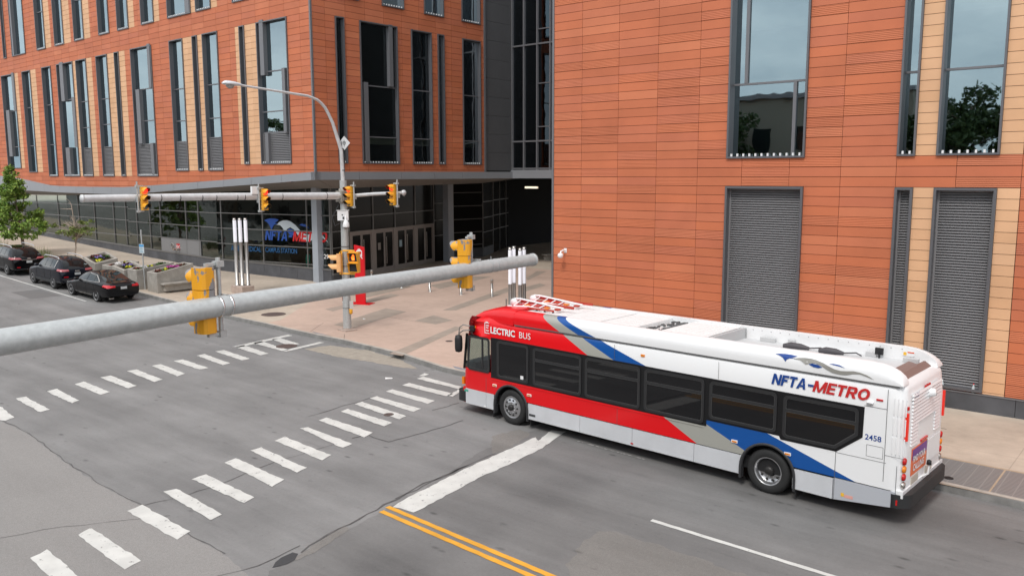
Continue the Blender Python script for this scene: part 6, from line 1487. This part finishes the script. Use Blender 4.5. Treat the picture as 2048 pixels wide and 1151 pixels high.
# diamond sign
dz = F1_.px(678, 286)[1]; dp = F1_.pt(-.02, dz, .12)
ds = thing('diamond_sign', dp, rz=rad(-25), label='small white diamond sign with a black mark, high on the corner pole', cat='sign')
m_ = MB(); r = .28; m_.prism([(0, 0, -r), (r, 0, 0), (0, 0, r), (-r, 0, 0)], (0, .01, 0)); m_.build('plate', mat('worn white plate', (.62, .62, .62), .5, var=.1, scale=6), ds, local=True)
m_ = MB(); m_.lathe((0, -.004, 0), (0, -1, 0), [(.055, 0), (.075, 0)], 14); m_.box(-.07, .07, -.006, -.003, -.01, .01); m_.box(-.008, .008, -.006, -.003, -.14, .12); m_.build('mark', M['blackm'], ds, local=True)
# push button, stickers
pbz = F1_.px(700, 615)[1]
pb_ = thing('push_button', fp_+Vector((.20, -.16, pbz-fp_.z)), rz=rad(35), label='yellow crossing push button with a small white sign on the corner pole', cat='push button')
m_ = MB(); m_.lathe((0, 0, -.22), ZU, [(.03, 0), (.07, .04), (.07, .2), (.05, .26)], 10); m_.build('button_box', M['yel'], pb_, local=True)
m_ = MB(); m_.box(-.08, .08, -.06, -.05, .0, .34); m_.build('instruction_sign', mat('pale sign', (.62, .62, .60), .5, var=.15, scale=30), pb_, local=True)
st_ = MB(); 
for zc, h_, mi, a0, a1 in ((F1_.px(690, 596)[1], .17, 0, 190, 300), (F1_.px(692, 601)[1]-.05, .06, 1, 240, 310)):
    st_.lathe(fp_+ZU*(zc-fp_.z), ZU, [(.176, -h_/2), (.176, h_/2)], 8, mi, a0=rad(a0-90), a1=rad(a1-90))
st_.build('sticker', [mat('faded red sticker', (.45, .06, .05), .6), M['whitep']], FP)
# ================================================================ STREET FURNITURE
def bollard(px_, py_, lb):
    p = PG(px_, py_, .15); m_ = MB()
    m_.lathe(p, ZU, [(.11, 0), (.11, .015), (.065, .02), (.065, .70), (.06, .71), (.06, .72), (.078, .73), (.078, .90), (.07, .915), (0, .915)], 20)
    return m_.build('bollard', M['steel'], None, origin=p, label=lb, cat='bollard', group='steel bollards on the plaza')
for x, y, lb in ((984, 592.5, 'steel bollard standing clear on the plaza, rightmost of the row'), (922, 589, 'steel bollard below the right foreground signal head'), (859.5, 583, 'steel bollard whose foot shows under the arm, third from the right'), (802, 576, 'steel bollard mostly hidden behind the arm, fourth from the right'), (744, 571, 'steel bollard in front of the entrance doors, beside the red totem')):
    bollard(x, y, lb)
def light_cluster(name, label, base, offs, zb, zw, zt, r, block=None, disc=None):
    rt = thing(name, base, label=label, cat='light column')
    if block:
        m_ = MB(); w_ = block; bxm = Matrix.Rotation(math.atan2(S2.y, S2.x), 4, 'Z'); m_.box(-w_*.5, w_*.5, -w_*.36, w_*.36, -.1, zb, M=bxm); m_.build('concrete_base', M['concp'], rt, local=True, bevel=.02)
    for (x, y, dz) in offs:
        m_ = MB(); m_.lathe((x, y, 0), ZU, [(r*1.35, zb), (r*1.35, zb+.05), (r, zb+.07), (r, zw+dz)], 16); p_ = m_.build('metal_shaft', M['steel'], rt, local=True)
        m_ = MB(); m_.lathe((x, y, 0), ZU, [(r*.98, zw+dz), (r*.98, zt+dz-.10)], 16); m_.build('frosted_tube', M['tube'], rt, local=True)
        m_ = MB(); m_.lathe((x, y, 0), ZU, [(r*.9, zt+dz-.10), (r*.9, zt+dz), (0, zt+dz)], 12); m_.build('top_cap', M['steel'], rt, local=True)
    return rt
p = PG(486, 586, .15)
k42 = p.length/1666
light_cluster('light_column_cluster', 'cluster of three steel light columns with white tops on a pink concrete block', p, [(-.28, 0, 0), (.02, -.06, 0), (.28, .06, 0)], .42, 2.76, 4.02, .095, block=1.05)
d_ = sray(1034, 560).xy.normalized(); c_ = d_*32.2
p = Vector((c_.x, c_.y, .15))
light_cluster('light_column_cluster', 'cluster of four steel light columns with white tops behind the front of the bus', p, [(-.27, -.06, 0), (-.12, .12, .03), (.12, -.08, -.03), (.28, .08, .0)], .02, 2.20, 3.62, .072)
m_ = MB(); q = p+Vector((-.42, -.1, 0)); m_.tube([q, q+ZU*1.62], .03, 8); m_.lathe(q+ZU*1.62, ZU, [(.03, 0), (0, .02)], 8); m_.lathe(q, ZU, [(.07, 0), (.07, .02), (.03, .025)], 10); m_.build('thin_post', M['steel'], None, origin=q, label='thin short steel post just left of the four column light cluster', cat='post')
# red totem
p = PG(722, 607, .15); rt = thing('station_totem', p, rz=rad(-17), label='tall red station totem with a white tram symbol, outside the entrance doors', cat='sign')
zt = Plane(p.xy, (1, 0), (0, -1)).px(722, 492)[1]-p.z
m_ = MB(); m_.hexa([(-.27, -.05, 0), (.27, -.05, 0), (.27, .05, 0), (-.27, .05, 0), (-.29, -.05, zt+.06), (.27, -.05, zt-.04), (.27, .05, zt-.04), (-.29, .05, zt+.06)]); m_.build('panel', M['red'], rt, local=True, bevel=.008)
m_ = MB(); m_.box(-.62, .62, -.32, .32, 0, .03); m_.build('foot_plate', M['red'], rt, local=True)
m_ = MB(); y = -.056; z0 = zt-.62
def sy(x0, x1, za, zb): m_.box(x0, x1, y-.004, y, z0+za, z0+zb)
def syq(P_): m_.prism([(a, y-.004, z0+b) for a, b in P_], (0, .004, 0))
sy(-.16, .16, .10, .22); sy(-.16, -.12, .22, .36); sy(.12, .16, .22, .36); sy(-.16, .16, .36, .40); syq([(-.12, .40), (.12, .40), (.08, .46), (-.08, .46)]); sy(-.05, -.03, .46, .50); sy(.03, .05, .46, .50); sy(-.07, .07, .49, .505)
syq([(-.12, .10), (-.07, .10), (-.15, 0), (-.20, 0)]); syq([(.07, .10), (.12, .10), (.20, 0), (.15, 0)])
m_.build('tram_symbol', M['whitep'], rt, local=True)
m_ = MB()
for x in (-.10, .10): m_.lathe((x, y-.003, z0+.16), (0, -1, 0), [(.022, 0), (.022, .003), (0, .003)], 10)
m_.build('symbol_lamp', M['red'], rt, local=True)
# parking sign
p = PG(290.5, 578.5, .15); pl_ = Plane(p.xy, (1, 0), (0, -1)); zt = pl_.px(285, 459)[1]
rt = thing('parking_sign', p, rz=rad(-20), label='white and blue parking sign on a thin grey post between the planters', cat='sign')
m_ = MB(); m_.tube([(0, 0, 0), (-.05, 0, zt-p.z)], .035, 8); m_.build('post', M['galv'], rt, local=True)
z1, z0 = pl_.px(287, 488)[1]-p.z, pl_.px(287, 506)[1]-p.z
m_ = MB(); m_.box(-.19, .13, -.05, -.04, z0, z1); sp_ = m_.build('sign_plate', mat('sign white', (.62, .68, .70), .5), rt, local=True)
m_ = MB(); m_.box(-.18, .12, -.056, -.051, z1-.14, z1-.02, 0)
for i in range(4): m_.box(-.15, .09-.05*(i % 2), -.056, -.051, z0+.05+.08*i, z0+.085+.08*i, 1)
m_.build('printed_lines', [mat('sign light blue', (.08, .33, .62), .5), mat('sign ink', (.20, .36, .45), .5)], sp_, local=True)
# ---- planters with flowers
def flowers(Mb, c, n, r, mi, h=.16, s=.05):
    for i in range(n):
        a = random.uniform(0, 6.28); q = r*math.sqrt(random.random()); p = c+Vector((math.cos(a)*q, math.sin(a)*q, random.uniform(.03, h)))
        nrm = Vector((random.uniform(-1, 1), random.uniform(-1, 1), random.uniform(.2, 1.2))).normalized(); t1 = nrm.orthogonal().normalized()*s*random.uniform(.6, 1.2); t2 = nrm.cross(t1)
        Mb.quad(p-t1-t2, p+t1-t2, p+t1+t2, p-t1+t2, mi=mi)
FC_ = [mat('green leaves', (.06, .11, .03), .8), mat('yellow flowers', (.62, .60, .04), .7), mat('white flowers', (.75, .73, .72), .7), mat('magenta flowers', (.55, .10, .38), .7), mat('violet flowers', (.20, .15, .38), .7), mat('rust leaves', (.17, .05, .035), .8)]
def planter(label, u0, u1, v0, v1, h, cols, bench=False, leaf=1):
    """h: heights of the four rim corners: (u0,v0),(u1,v0),(u1,v1),(u0,v1)"""
    base = UV((u0+u1)/2, (v0+v1)/2, .15); rt = thing('planter', base, label=label, cat='planter', group='concrete planters beside the kerb')
    co = [(u0, v0), (u1, v0), (u1, v1), (u0, v1)]; w_ = .13
    ci = [(u0+w_, v0+w_), (u1-w_, v0+w_), (u1-w_, v1-w_), (u0+w_, v1-w_)]
    def hh(u, v): 
        s, t_ = (u-u0)/(u1-u0), (v-v0)/(v1-v0); return (h[0]*(1-s)+h[1]*s)*(1-t_)+(h[3]*(1-s)+h[2]*s)*t_
    g0 = base.z
    ob = [UV(*c, .15) for c in co]
    for v in ob: v.z -= .05
    ot = [Vector((*UV(*c).xy, g0+hh(*c))) for c in co]; it_ = [Vector((*UV(*c).xy, g0+hh(*c))) for c in ci]; ib = [Vector((*UV(*c).xy, g0+hh(*c)-.2)) for c in ci]
    m_ = MB(); m_.add(ob+ot+it_+ib, [(i, (i+1) % 4, 4+(i+1) % 4, 4+i) for i in range(4)]+[(4+i, 4+(i+1) % 4, 8+(i+1) % 4, 8+i) for i in range(4)]+[(8+i, 8+(i+1) % 4, 12+(i+1) % 4, 12+i) for i in range(4)])
    m_.build('concrete_tub', M['conc'], rt, bevel=.02)
    m_ = MB(); sl_ = [Vector((*UV(*c).xy, g0+hh(*c)-.13)) for c in ci]; m_.quad(*sl_); m_.build('soil', M['soil'], rt)
    f_ = MB()
    for (s, t_, n, r, mi) in cols:
        u, v = ci[0][0]+(ci[1][0]-ci[0][0])*s, ci[0][1]+(ci[3][1]-ci[0][1])*t_; c = Vector((*UV(u, v).xy, g0+hh(u, v)-.12)); flowers(f_, c, n, r, mi)
        flowers(f_, c, n//2, r*1.1, 0, .1)
    f_.build('flowers', FC_, rt)
    if bench:
        b_ = MB(); z0 = g0+.42; P_ = [UV(u0-.02, v0+.15), UV(u0-.42, v0+.15), UV(u0-.42, v1+.1), UV(u0-.02, v1+.1)]
        b_.hexa([Vector((q.x, q.y, z0)) for q in P_]+[Vector((q.x, q.y, z0+.09)) for q in P_])
        P_ = [UV(u0-.02, v0+.3), UV(u0-.25, v0+.3), UV(u0-.25, v1), UV(u0-.02, v1)]; b_.hexa([Vector((q.x, q.y, z0-.35)) for q in P_]+[Vector((q.x, q.y, z0)) for q in P_])
        b_.build('bench_ledge', M['conc'], rt, bevel=.015)
planter('concrete planter with magenta flowers and a bench ledge, nearest the crossing', 42.6, 43.7, 21.2, 23.3, (1.05, 1.05, 1.42, 1.42), [(.5, .15, 50, .2, 5), (.5, .35, 25, .2, 1), (.5, .6, 150, .32, 3), (.5, .85, 30, .25, 5)], bench=True)
planter('concrete planter with white flowers just behind the parking sign post', 44.35, 45.4, 20.95, 23.1, (1.05, 1.05, 1.32, 1.32), [(.5, .1, 50, .2, 5), (.5, .3, 90, .24, 2), (.4, .45, 25, .16, 1), (.5, .8, 40, .3, 0)])
planter('squat tilted planter with violet and yellow flowers seen over the sedan boot', 45.6, 47.0, 20.85, 21.95, (.92, 1.1, 1.28, 1.12), [(.22, .35, 40, .18, 1), (.6, .55, 80, .26, 4), (.8, .7, 40, .2, 5)])
planter('low planter with a few white flowers between two tilted planters', 47.4, 48.6, 21.0, 22.6, (.95, .95, 1.12, 1.12), [(.4, .15, 40, .2, 5), (.5, .4, 80, .25, 2), (.5, .7, 20, .2, 1)])
planter('big tilted planter with rust leaves and yellow flowers, farthest along the kerb', 49.2, 50.7, 20.85, 22.2, (.92, 1.22, 1.5, 1.15), [(.2, .3, 45, .2, 1), (.6, .5, 80, .3, 4), (.85, .4, 70, .25, 5), (.5, .8, 30, .2, 0)])
# ---- trees and tufts
def leafmat(nm, c1, c2):
    m = bpy.data.materials.new(nm); m.use_nodes = True; t = m.node_tree; b = t.nodes['Principled BSDF']
    g_ = N(t, 'ShaderNodeNewGeometry'); r = N(t, 'ShaderNodeValToRGB'); r.color_ramp.elements[0].color = (*c1, 1); r.color_ramp.elements[1].color = (*c2, 1)
    t.links.new(g_.outputs['Random Per Island'], r.inputs[0]); t.links.new(r.outputs[0], b.inputs['Base Color']); b.inputs['Roughness'].default_value = .6; b.inputs['Specular IOR Level'].default_value = .3
    b.inputs['Subsurface Weight'].default_value = 0; return m
LEAF = leafmat('maple leaves', (.07, .155, .022), (.27, .37, .07)); LEAF2 = leafmat('sparse leaves', (.10, .16, .035), (.24, .27, .08)); LEAFD = leafmat('dark leaves', (.025, .05, .015), (.07, .11, .03))
def leaf(Mb, p, s):
    nrm = Vector((random.gauss(0, 1), random.gauss(0, 1), random.gauss(.7, .8))).normalized(); t1 = nrm.orthogonal().normalized(); t1.rotate(Matrix.Rotation(random.uniform(0, 6.28), 3, nrm)); t2 = nrm.cross(t1); s *= random.uniform(.6, 1.3)
    Mb.add([p-t1*s, p-t2*s*.55, p+t1*s*1.1, p+t2*s*.55], [(0, 1, 2, 3)])
def tree(label, p, clumps, h_tr, r_tr, top, lm_, per=46, ls=.10, extra=None, group=None, name='street_tree', cat='tree', barkm=None):
    rt = thing(name, p, label=label, cat=cat, group=group)
    t_ = MB(); lean = Vector((random.uniform(-.1, .1), random.uniform(-.1, .1), 0)); n_ = 6
    pts = [Vector((0, 0, 0))+lean*(i/n_)*top+Vector((random.uniform(-.03, .03), random.uniform(-.03, .03), top*i/n_)) for i in range(n_+1)]; pts[0] = Vector((0, 0, -.1))
    t_.tube(pts, [r_tr*(1-.85*i/n_) for i in range(n_+1)], 8); t_.build('trunk', barkm or M['bark'], rt, local=True)
    l_ = MB()
    for c, r in clumps[::max(1, len(clumps)//40)]:
        z = max(h_tr, min(c.z-.35*math.hypot(c.x, c.y)-.2, top*.92)); k = z/top*n_; i = min(n_-1, int(k)); a = pts[i].lerp(pts[i+1], k-i)
        mid = (a+c)/2+Vector((0, 0, .08)); l_.tube([a, mid, c], [r_tr*.28, r_tr*.16, r_tr*.05], 5, caps=False)
    if extra: 
        for P_ in extra: l_.tube(P_, [r_tr*.45*(1-.8*i/(len(P_)-1)) for i in range(len(P_))], 5)
    l_.build('branches', barkm or M['bark'], rt, local=True)
    f_ = MB()
    for c, r in clumps:
        for _ in range(int(per*(r/.35)**1.6)):
            v = Vector((random.gauss(0, 1), random.gauss(0, 1), random.gauss(0, 1))).normalized()*r*random.random()**.4; v.z *= .62
            leaf(f_, c+v, ls)
    f_.build('crown', lm_, rt, local=True); return rt
random.seed(21)
p = atv(54, 22.3, .15); D1 = p.length; k1 = D1/1666; bz = p.z
cl_ = []
Pt = Plane(p.xy, (1, 0), (0, -1))
zt = Pt.px(17, 337)[1]-bz; zb_ = Pt.px(50, 474)[1]-bz
for i in range(150):
    s = random.random()**.75; z = zt-(zt-zb_)*s; R = (.10+2.05*s**.8)*(.9 if s < .93 else .75)*k1/.0394*.0394/k1
    R = (.12+2.0*s**.85); a = random.uniform(0, 6.28); q = R*random.random()**.45*(1 if random.random() < .85 else 1.15)
    cl_.append((Vector((q*math.cos(a)-.45*s*0-.35*(1-s)-.25, q*math.sin(a), z+.12*math.sin(i))), random.uniform(.22, .42)))
tree('leafy green cone shaped street tree at the left edge behind the parked cars', p, cl_, 1.9, .12, zt-.2, LEAF, per=60, ls=.105)
p = atv(153.5, 22.1, .15); Pt = Plane(p.xy, (1, 0), (0, -1)); bz = p.z
def rel(x, y): a, z = Pt.px(x, y); return a, z-bz
cl_ = []
for (x, y, n_, sx, sz, r0) in ((132, 463, 8, 8, 3, .18), (150, 466, 12, 12, 4, .22), (160, 458, 9, 10, 5, .2), (118, 451, 6, 9, 2, .14), (168, 444, 8, 8, 3.5, .17), (182, 457, 5, 8, 1.6, .11), (172, 462, 6, 7, 2, .15), (149, 474, 5, 6, 2, .16)):
    for _ in range(n_): a, z = rel(x+random.gauss(0, sx*.6), y+random.gauss(0, sz*.6)); cl_.append((Vector((a, random.gauss(0, .5), z)), r0*random.uniform(.8, 1.2)))
def pl(pts, dy=0): return [Vector((rel(x, y)[0], dy*i/len(pts), rel(x, y)[1])) for i, (x, y) in enumerate(pts)]
ex_ = [pl([(150, 470), (147, 445), (145.5, 425), (143, 410), (139, 402), (131, 396)]), pl([(147, 443), (146, 430), (142, 408), (135, 404.5)]), pl([(146, 440), (140, 430), (144, 452)]), pl([(149, 455), (150, 436), (149, 432)]), pl([(149, 452), (153, 440), (158, 436)], .3), pl([(147, 450), (140, 445), (134, 444)], -.3), pl([(146, 462), (136, 450), (127, 446), (122, 448)]), pl([(144, 418), (130, 418), (117, 417.5)], .2), pl([(152, 470), (158, 456), (161, 448)]), pl([(148, 456), (142, 447), (139, 444)]), pl([(146, 455), (133, 447), (127, 440)], .2)]
random.seed(5)
tree('small sparse street tree with pale bare upper twigs, right of the fuller tree', p, cl_, 1.5, .07, rel(150, 452)[1], LEAF2, per=64, ls=.075, extra=ex_, name='bare_topped_tree', barkm=M['deadw'])
def tuft(x, y, s, lb):
    p = atv(x, 21.9, .15); m_ = MB()
    for i in range(150):
        a = random.uniform(0, 6.28); q = random.random()**.6*s*.55; b0 = Vector((q*math.cos(a), q*math.sin(a), 0)); h_ = s*random.uniform(.5, 1.05); tp = b0+Vector((random.gauss(0, .12)*s+math.cos(a)*.15, random.gauss(0, .12)*s, h_)); w_ = Vector((-math.sin(a), math.cos(a), 0))*.012
        m_.add([p+b0-w_, p+b0+w_, p+tp], [(0, 1, 2)])
    return m_.build('grass_clump', leafmat('grass blades', (.10, .14, .05), (.24, .25, .11)), None, origin=p, label=lb, cat='grass clump', group='ornamental grasses behind the parked cars')
tuft(8, 485, 1.0, 'tall grass clump above the roof of the leftmost SUV'); tuft(84, 515, 1.15, 'widest grass clump between the two parked SUVs'); tuft(97, 518, .95, 'grass clump touching the widest clump on its right'); tuft(117, 523, .7, 'smallest grass clump, above the roof rail of the middle SUV')
# ---- covers, litter, bench, wall camera
def cover(x, y, r, off, m, nm2, lb, cat_, e=1.):
    p = PG(x, y, off); m_ = MB(); m_.lathe(p, ZU, [(r, -.03), (r, .004), (r*.94, .006), (0, .006)], 28, 0, sm=False)
    for i in range(-3, 4): m_.hexa([p+Vector((-r*.6, r*.22*i-.01, .006)), p+Vector((r*.6, r*.22*i-.01, .006)), p+Vector((r*.6, r*.22*i+.01, .006)), p+Vector((-r*.6, r*.22*i+.01, .006))]+[p+Vector((a, b, .010)) for a, b in ((-r*.6, r*.22*i-.01), (r*.6, r*.22*i-.01), (r*.6, r*.22*i+.01), (-r*.6, r*.22*i+.01))])
    return m_.build(nm2, m, None, origin=p, label=lb, cat=cat_)
cover(547, 628, .56, .155, M['iron'], 'manhole_cover', 'large round rusty manhole cover in the pink pavement near the corner', 'manhole cover')
cover(573, 691.5, .40, .012, M['iron'], 'manhole_cover', 'dark round manhole cover at the end of the far crosswalk', 'manhole cover')
cover(777.5, 828, .14, .012, M['iron'], 'valve_cover', 'small round valve cover in a stripe of the near crosswalk', 'valve cover')
cover(898, 681.5, .14, .16, M['iron'], 'valve_cover', 'small brown valve cover in the pavement left of the bus front', 'valve cover')
cover(1897, 955, .1, .158, M['blackm'], 'vent_plug', 'small dark plug in the pavement grating behind the bus', 'vent plug')
pw = FR.px(1132, 507)
wc = thing('wall_camera', FR.pt(pw[0], pw[1], .05), rz=math.atan2(FR.n.y, FR.n.x)-math.pi/2, label='white dome camera on a bracket on the terracotta wall', cat='camera')
m_ = MB(); m_.tube([(0, -.05, .12), (0, .12, .14), (0, .28, .10), (0, .3, .0)], .03, 8); m_.box(-.06, .06, -.05, .0, .04, .2); m_.build('bracket', M['whitep'], wc, local=True)
m_ = MB(); m_.lathe((0, .3, -.1), ZU, [(.0, -.04), (.07, -.03), (.10, .02), (.11, .08), (.07, .14), (0, .16)], 16); m_.build('camera_housing', M['whitep'], wc, local=True)
def bottle(F, a, z, lb, capc):
    p = F.pt(a, z, .02); m_ = MB(); m_.lathe(p, ZU, [(0, 0), (.036, 0), (.036, .15), (.015, .2), (.015, .23)], 12, 0); m_.lathe(p, ZU, [(.017, .225), (.017, .25), (0, .25)], 8, 1); m_.lathe(p, ZU, [(.0365, .05), (.0365, .12)], 12, 2)
    return m_.build('bottle', [mat('clear plastic', (.5, .55, .56), .15, spec=.7), capc, M['whitep']], None, origin=p, label=lb, cat='bottle')
a, z = FR.px(1885, 765); bottle(FR, a, .665, 'clear plastic bottle with a pale label on the plinth ledge by the bus rear', M['whitep']); a, z = FR.px(1947, 776); bottle(FR, a, .665, 'clear plastic bottle with a red cap on the plinth ledge', M['red'])
def litter(x, y, off, sx, sy_, m, lb, az=20):
    p = PG(x, y, off); m_ = MB(); R_ = Matrix.Translation(p) @ Matrix.Rotation(rad(az), 4, 'Z'); m_.hexa([R_@Vector(q) for q in ((-sx, -sy_, 0), (sx, -sy_, 0), (sx, sy_, 0), (-sx*.8, sy_, 0), (-sx, -sy_, .012), (sx, -sy_*.8, .03), (sx*.9, sy_, .012), (-sx*.8, sy_, .035))])
    return m_.build('litter', m, None, origin=p, label=lb, cat='litter')
PAP = mat('litter paper', (.78, .77, .75), .7)
litter(725, 694.5, .01, .07, .05, PAP, 'scrap of white paper on the road by the kerb below the corner pole'); litter(728, 637.5, .156, .05, .04, PAP, 'tiny white scrap on the dark paving band right of the corner pole')
litter(777, 756.5, .01, .12, .06, PAP, 'crumpled white scrap on the road left of the bus front'); litter(1889, 811.5, .156, .10, .05, mat('red wrapper', (.6, .2, .18), .6), 'red and white wrapper lying at the foot of the dark plinth'); litter(270, 591.5, .01, .12, .08, PAP, 'pale paper scrap in the gutter just behind the sedan')
p = PG(1098, 520, .15); bn_ = thing('bench', p, rz=rad(40), label='pale stone bench half hidden by the wall edge inside the dark passage', cat='bench')
m_ = MB(); m_.box(-.5, 1.4, -.25, .25, .38, .46); m_.build('seat', M['conc'], bn_, local=True, bevel=.01)
m_ = MB(); m_.box(-.35, 0, -.2, .2, 0, .38); m_.box(.9, 1.25, -.2, .2, 0, .38); m_.build('support', M['conc'], bn_, local=True)
# figure inside the station hall, behind the glass
def person(loc, az):
    rt = thing('person', loc, rz=-rad(az), label='person in a teal gown and cap walking inside the station behind the glass', cat='person')
    me = bpy.data.meshes.new('body'); 
    J = [(0,0,.95,.14),(0,.01,1.15,.13),(0,.02,1.38,.15),(0,.03,1.50,.06),(0,.05,1.60,.085),(0,.06,1.72,.085), (.17,.02,1.42,.055),(.24,.0,1.15,.045),(.22,.12,.92,.035),(.22,.17,.84,.03), (-.17,.02,1.42,.055),(-.24,-.06,1.15,.045),(-.24,-.04,.92,.035),(-.24,-.02,.84,.03), (.09,0,.90,.09),(.1,.12,.50,.065),(.1,.10,.09,.045),(.1,.24,.04,.035), (-.09,0,.90,.09),(-.1,-.04,.50,.065),(-.1,-.22,.12,.045),(-.1,-.12,.05,.035)]
    E = [(0,1),(1,2),(2,3),(3,4),(4,5),(2,6),(6,7),(7,8),(8,9),(2,10),(10,11),(11,12),(12,13),(0,14),(14,15),(15,16),(16,17),(0,18),(18,19),(19,20),(20,21)]
    me.from_pydata([j[:3] for j in J], E, []); me.materials.append(mat('skin', (.30, .18, .12), .6))
    ob = bpy.data.objects.new('body', me); C.objects.link(ob); ob.parent = rt
    sk_ = ob.modifiers.new('skin', 'SKIN'); sk_.use_smooth_shade = True
    for i, j in enumerate(J): me.skin_vertices[0].data[i].radius = (j[3], j[3]); me.skin_vertices[0].data[i].use_root = i == 0
    s_ = ob.modifiers.new('sub', 'SUBSURF'); s_.levels = s_.render_levels = 1
    teal = mat('teal cloth', (.08, .70, .52), .8)
    m_ = MB(); K = 18; rows_ = [(1.46, .10, .08), (1.42, .21, .12), (1.25, .21, .14), (1.0, .20, .15), (.75, .24, .18), (.5, .28, .22)]
    m_.add([(w_*math.cos(2*math.pi*k/K)*(1+.04*math.sin(5*k)), d_*math.sin(2*math.pi*k/K), z) for z, w_, d_ in rows_ for k in range(K)], [(i*K+k, i*K+(k+1) % K, (i+1)*K+(k+1) % K, (i+1)*K+k) for i in range(5) for k in range(K)], 0, True)
    m_.build('gown', teal, rt, local=True)
    m_ = MB()
    for sx in (-1, 1): m_.tube([(sx*.17, .02, 1.43), (sx*.25, -.02 if sx < 0 else .0, 1.18), (sx*.24, .0, 1.0)], [.075, .085, .09], 10)
    m_.build('sleeve', teal, rt, local=True)
    m_ = MB(); m_.lathe((0, .06, 1.70), ZU, [(.098, 0), (.10, .04), (.07, .10), (0, .115)], 14); m_.build('cap', teal, rt, local=True)
    return rt
q = F0.px(608, 537); pp2 = F0.pt(q[0], 0, -.42); person((pp2.x, pp2.y, hz(uv_of(pp2)[0])+.2), 60)
m_ = MB(); 
it2 = MB(); it2.add([V3(W0.xy-Vector((S2.x, S2.y))*.0+T2*.15, .2), V3(UV(60, 28.3), .2), V3(UV(60, 36), .2), V3(UV(43, 36), .2)], [(0, 1, 2, 3)]); it2.build('hall_floor', mat('hall floor', (.12, .11, .10), .6), LB)
# ================================================================ ACROSS THE STREET (behind the camera, mirrored in the windows)
def simple_building(nm, lb, u0, u1, v0, v1, h, m, wn):
    ctr = UV((u0+u1)/2, (v0+v1)/2); rt = thing(nm, (ctr.x, ctr.y, 0), label=lb, cat='building')
    P_ = [UV(u0, v0), UV(u1, v0), UV(u1, v1), UV(u0, v1)]; m_ = MB(); m_.hexa([Vector((q.x, q.y, 0)) for q in P_]+[Vector((q.x, q.y, h)) for q in P_]); m_.build('wall', m, rt)
    f_ = Plane(UV(u0, v1).xy, S2, T2); 
    L_ = u1-u0
    nx = int(L_/3.2); nz = max(1, int((h-1)/3.6))
    for i in range(nx):
        for j in range(nz): w_ = MB(); a = (i+.5)*L_/nx; w_.fbox(f_, a-.7, a+.7, 1.2+3.6*j, 3.0+3.6*j, 0, .05); w_.build('window', wn, rt)
    r_ = MB(); r_.fbox(f_, -.2, L_+.2, h, h+.35, -(v1-v0)-.2, .25); r_.build('roof_edge', M['fascia'], rt)
simple_building('cream_building', 'low cream building across the street behind the camera, mirrored in the glass', 16, 48, -30, -16, 12.5, mat('cream wall', (.30, .27, .22), .8), CARG)
simple_building('brick_building', 'brown brick building across the street behind the camera, mirrored in the glass', -30, 10, -34, -20, 11, mat('brown brick', (.16, .08, .06), .85), CARG)
simple_building('grey_building', 'long grey building farther along the street, mirrored in the station glass', 60, 120, -30, -14, 9, mat('grey render', (.22, .22, .21), .85), CARG)
random.seed(31)
def bigtree(lb, u, v, h, r):
    p = UV(u, v); cl_ = []
    for i in range(70):
        d_ = Vector((random.gauss(0, 1), random.gauss(0, 1), random.gauss(0, 1))).normalized()*random.random()**.4
        cl_.append((Vector((d_.x*r, d_.y*r, h*.62+d_.z*h*.36)), random.uniform(.7, 1.2)))
    tree(lb, p, cl_, h*.25, .28, h*.85, LEAFD, per=26, ls=.2, name='shade_tree', group='trees across the street behind the camera')
for u, v, h, r, lb in ((12, -13, 13, 4.6, 'round shade tree across the street, in front of the brick building'), (30, -12, 13, 4.2, 'shade tree across the street before the cream building'), (-12, -15, 12, 4.6, 'tallest shade tree across the street by the brick building'), (54, -11, 13, 4.6, 'shade tree across the street between cream and grey buildings'), (72, -9, 12, 4.4, 'shade tree across the street before the grey building'), (95, -9, 12, 4.4, 'farthest shade tree along the opposite side of the street')):
    bigtree(lb, u, v, h, r)
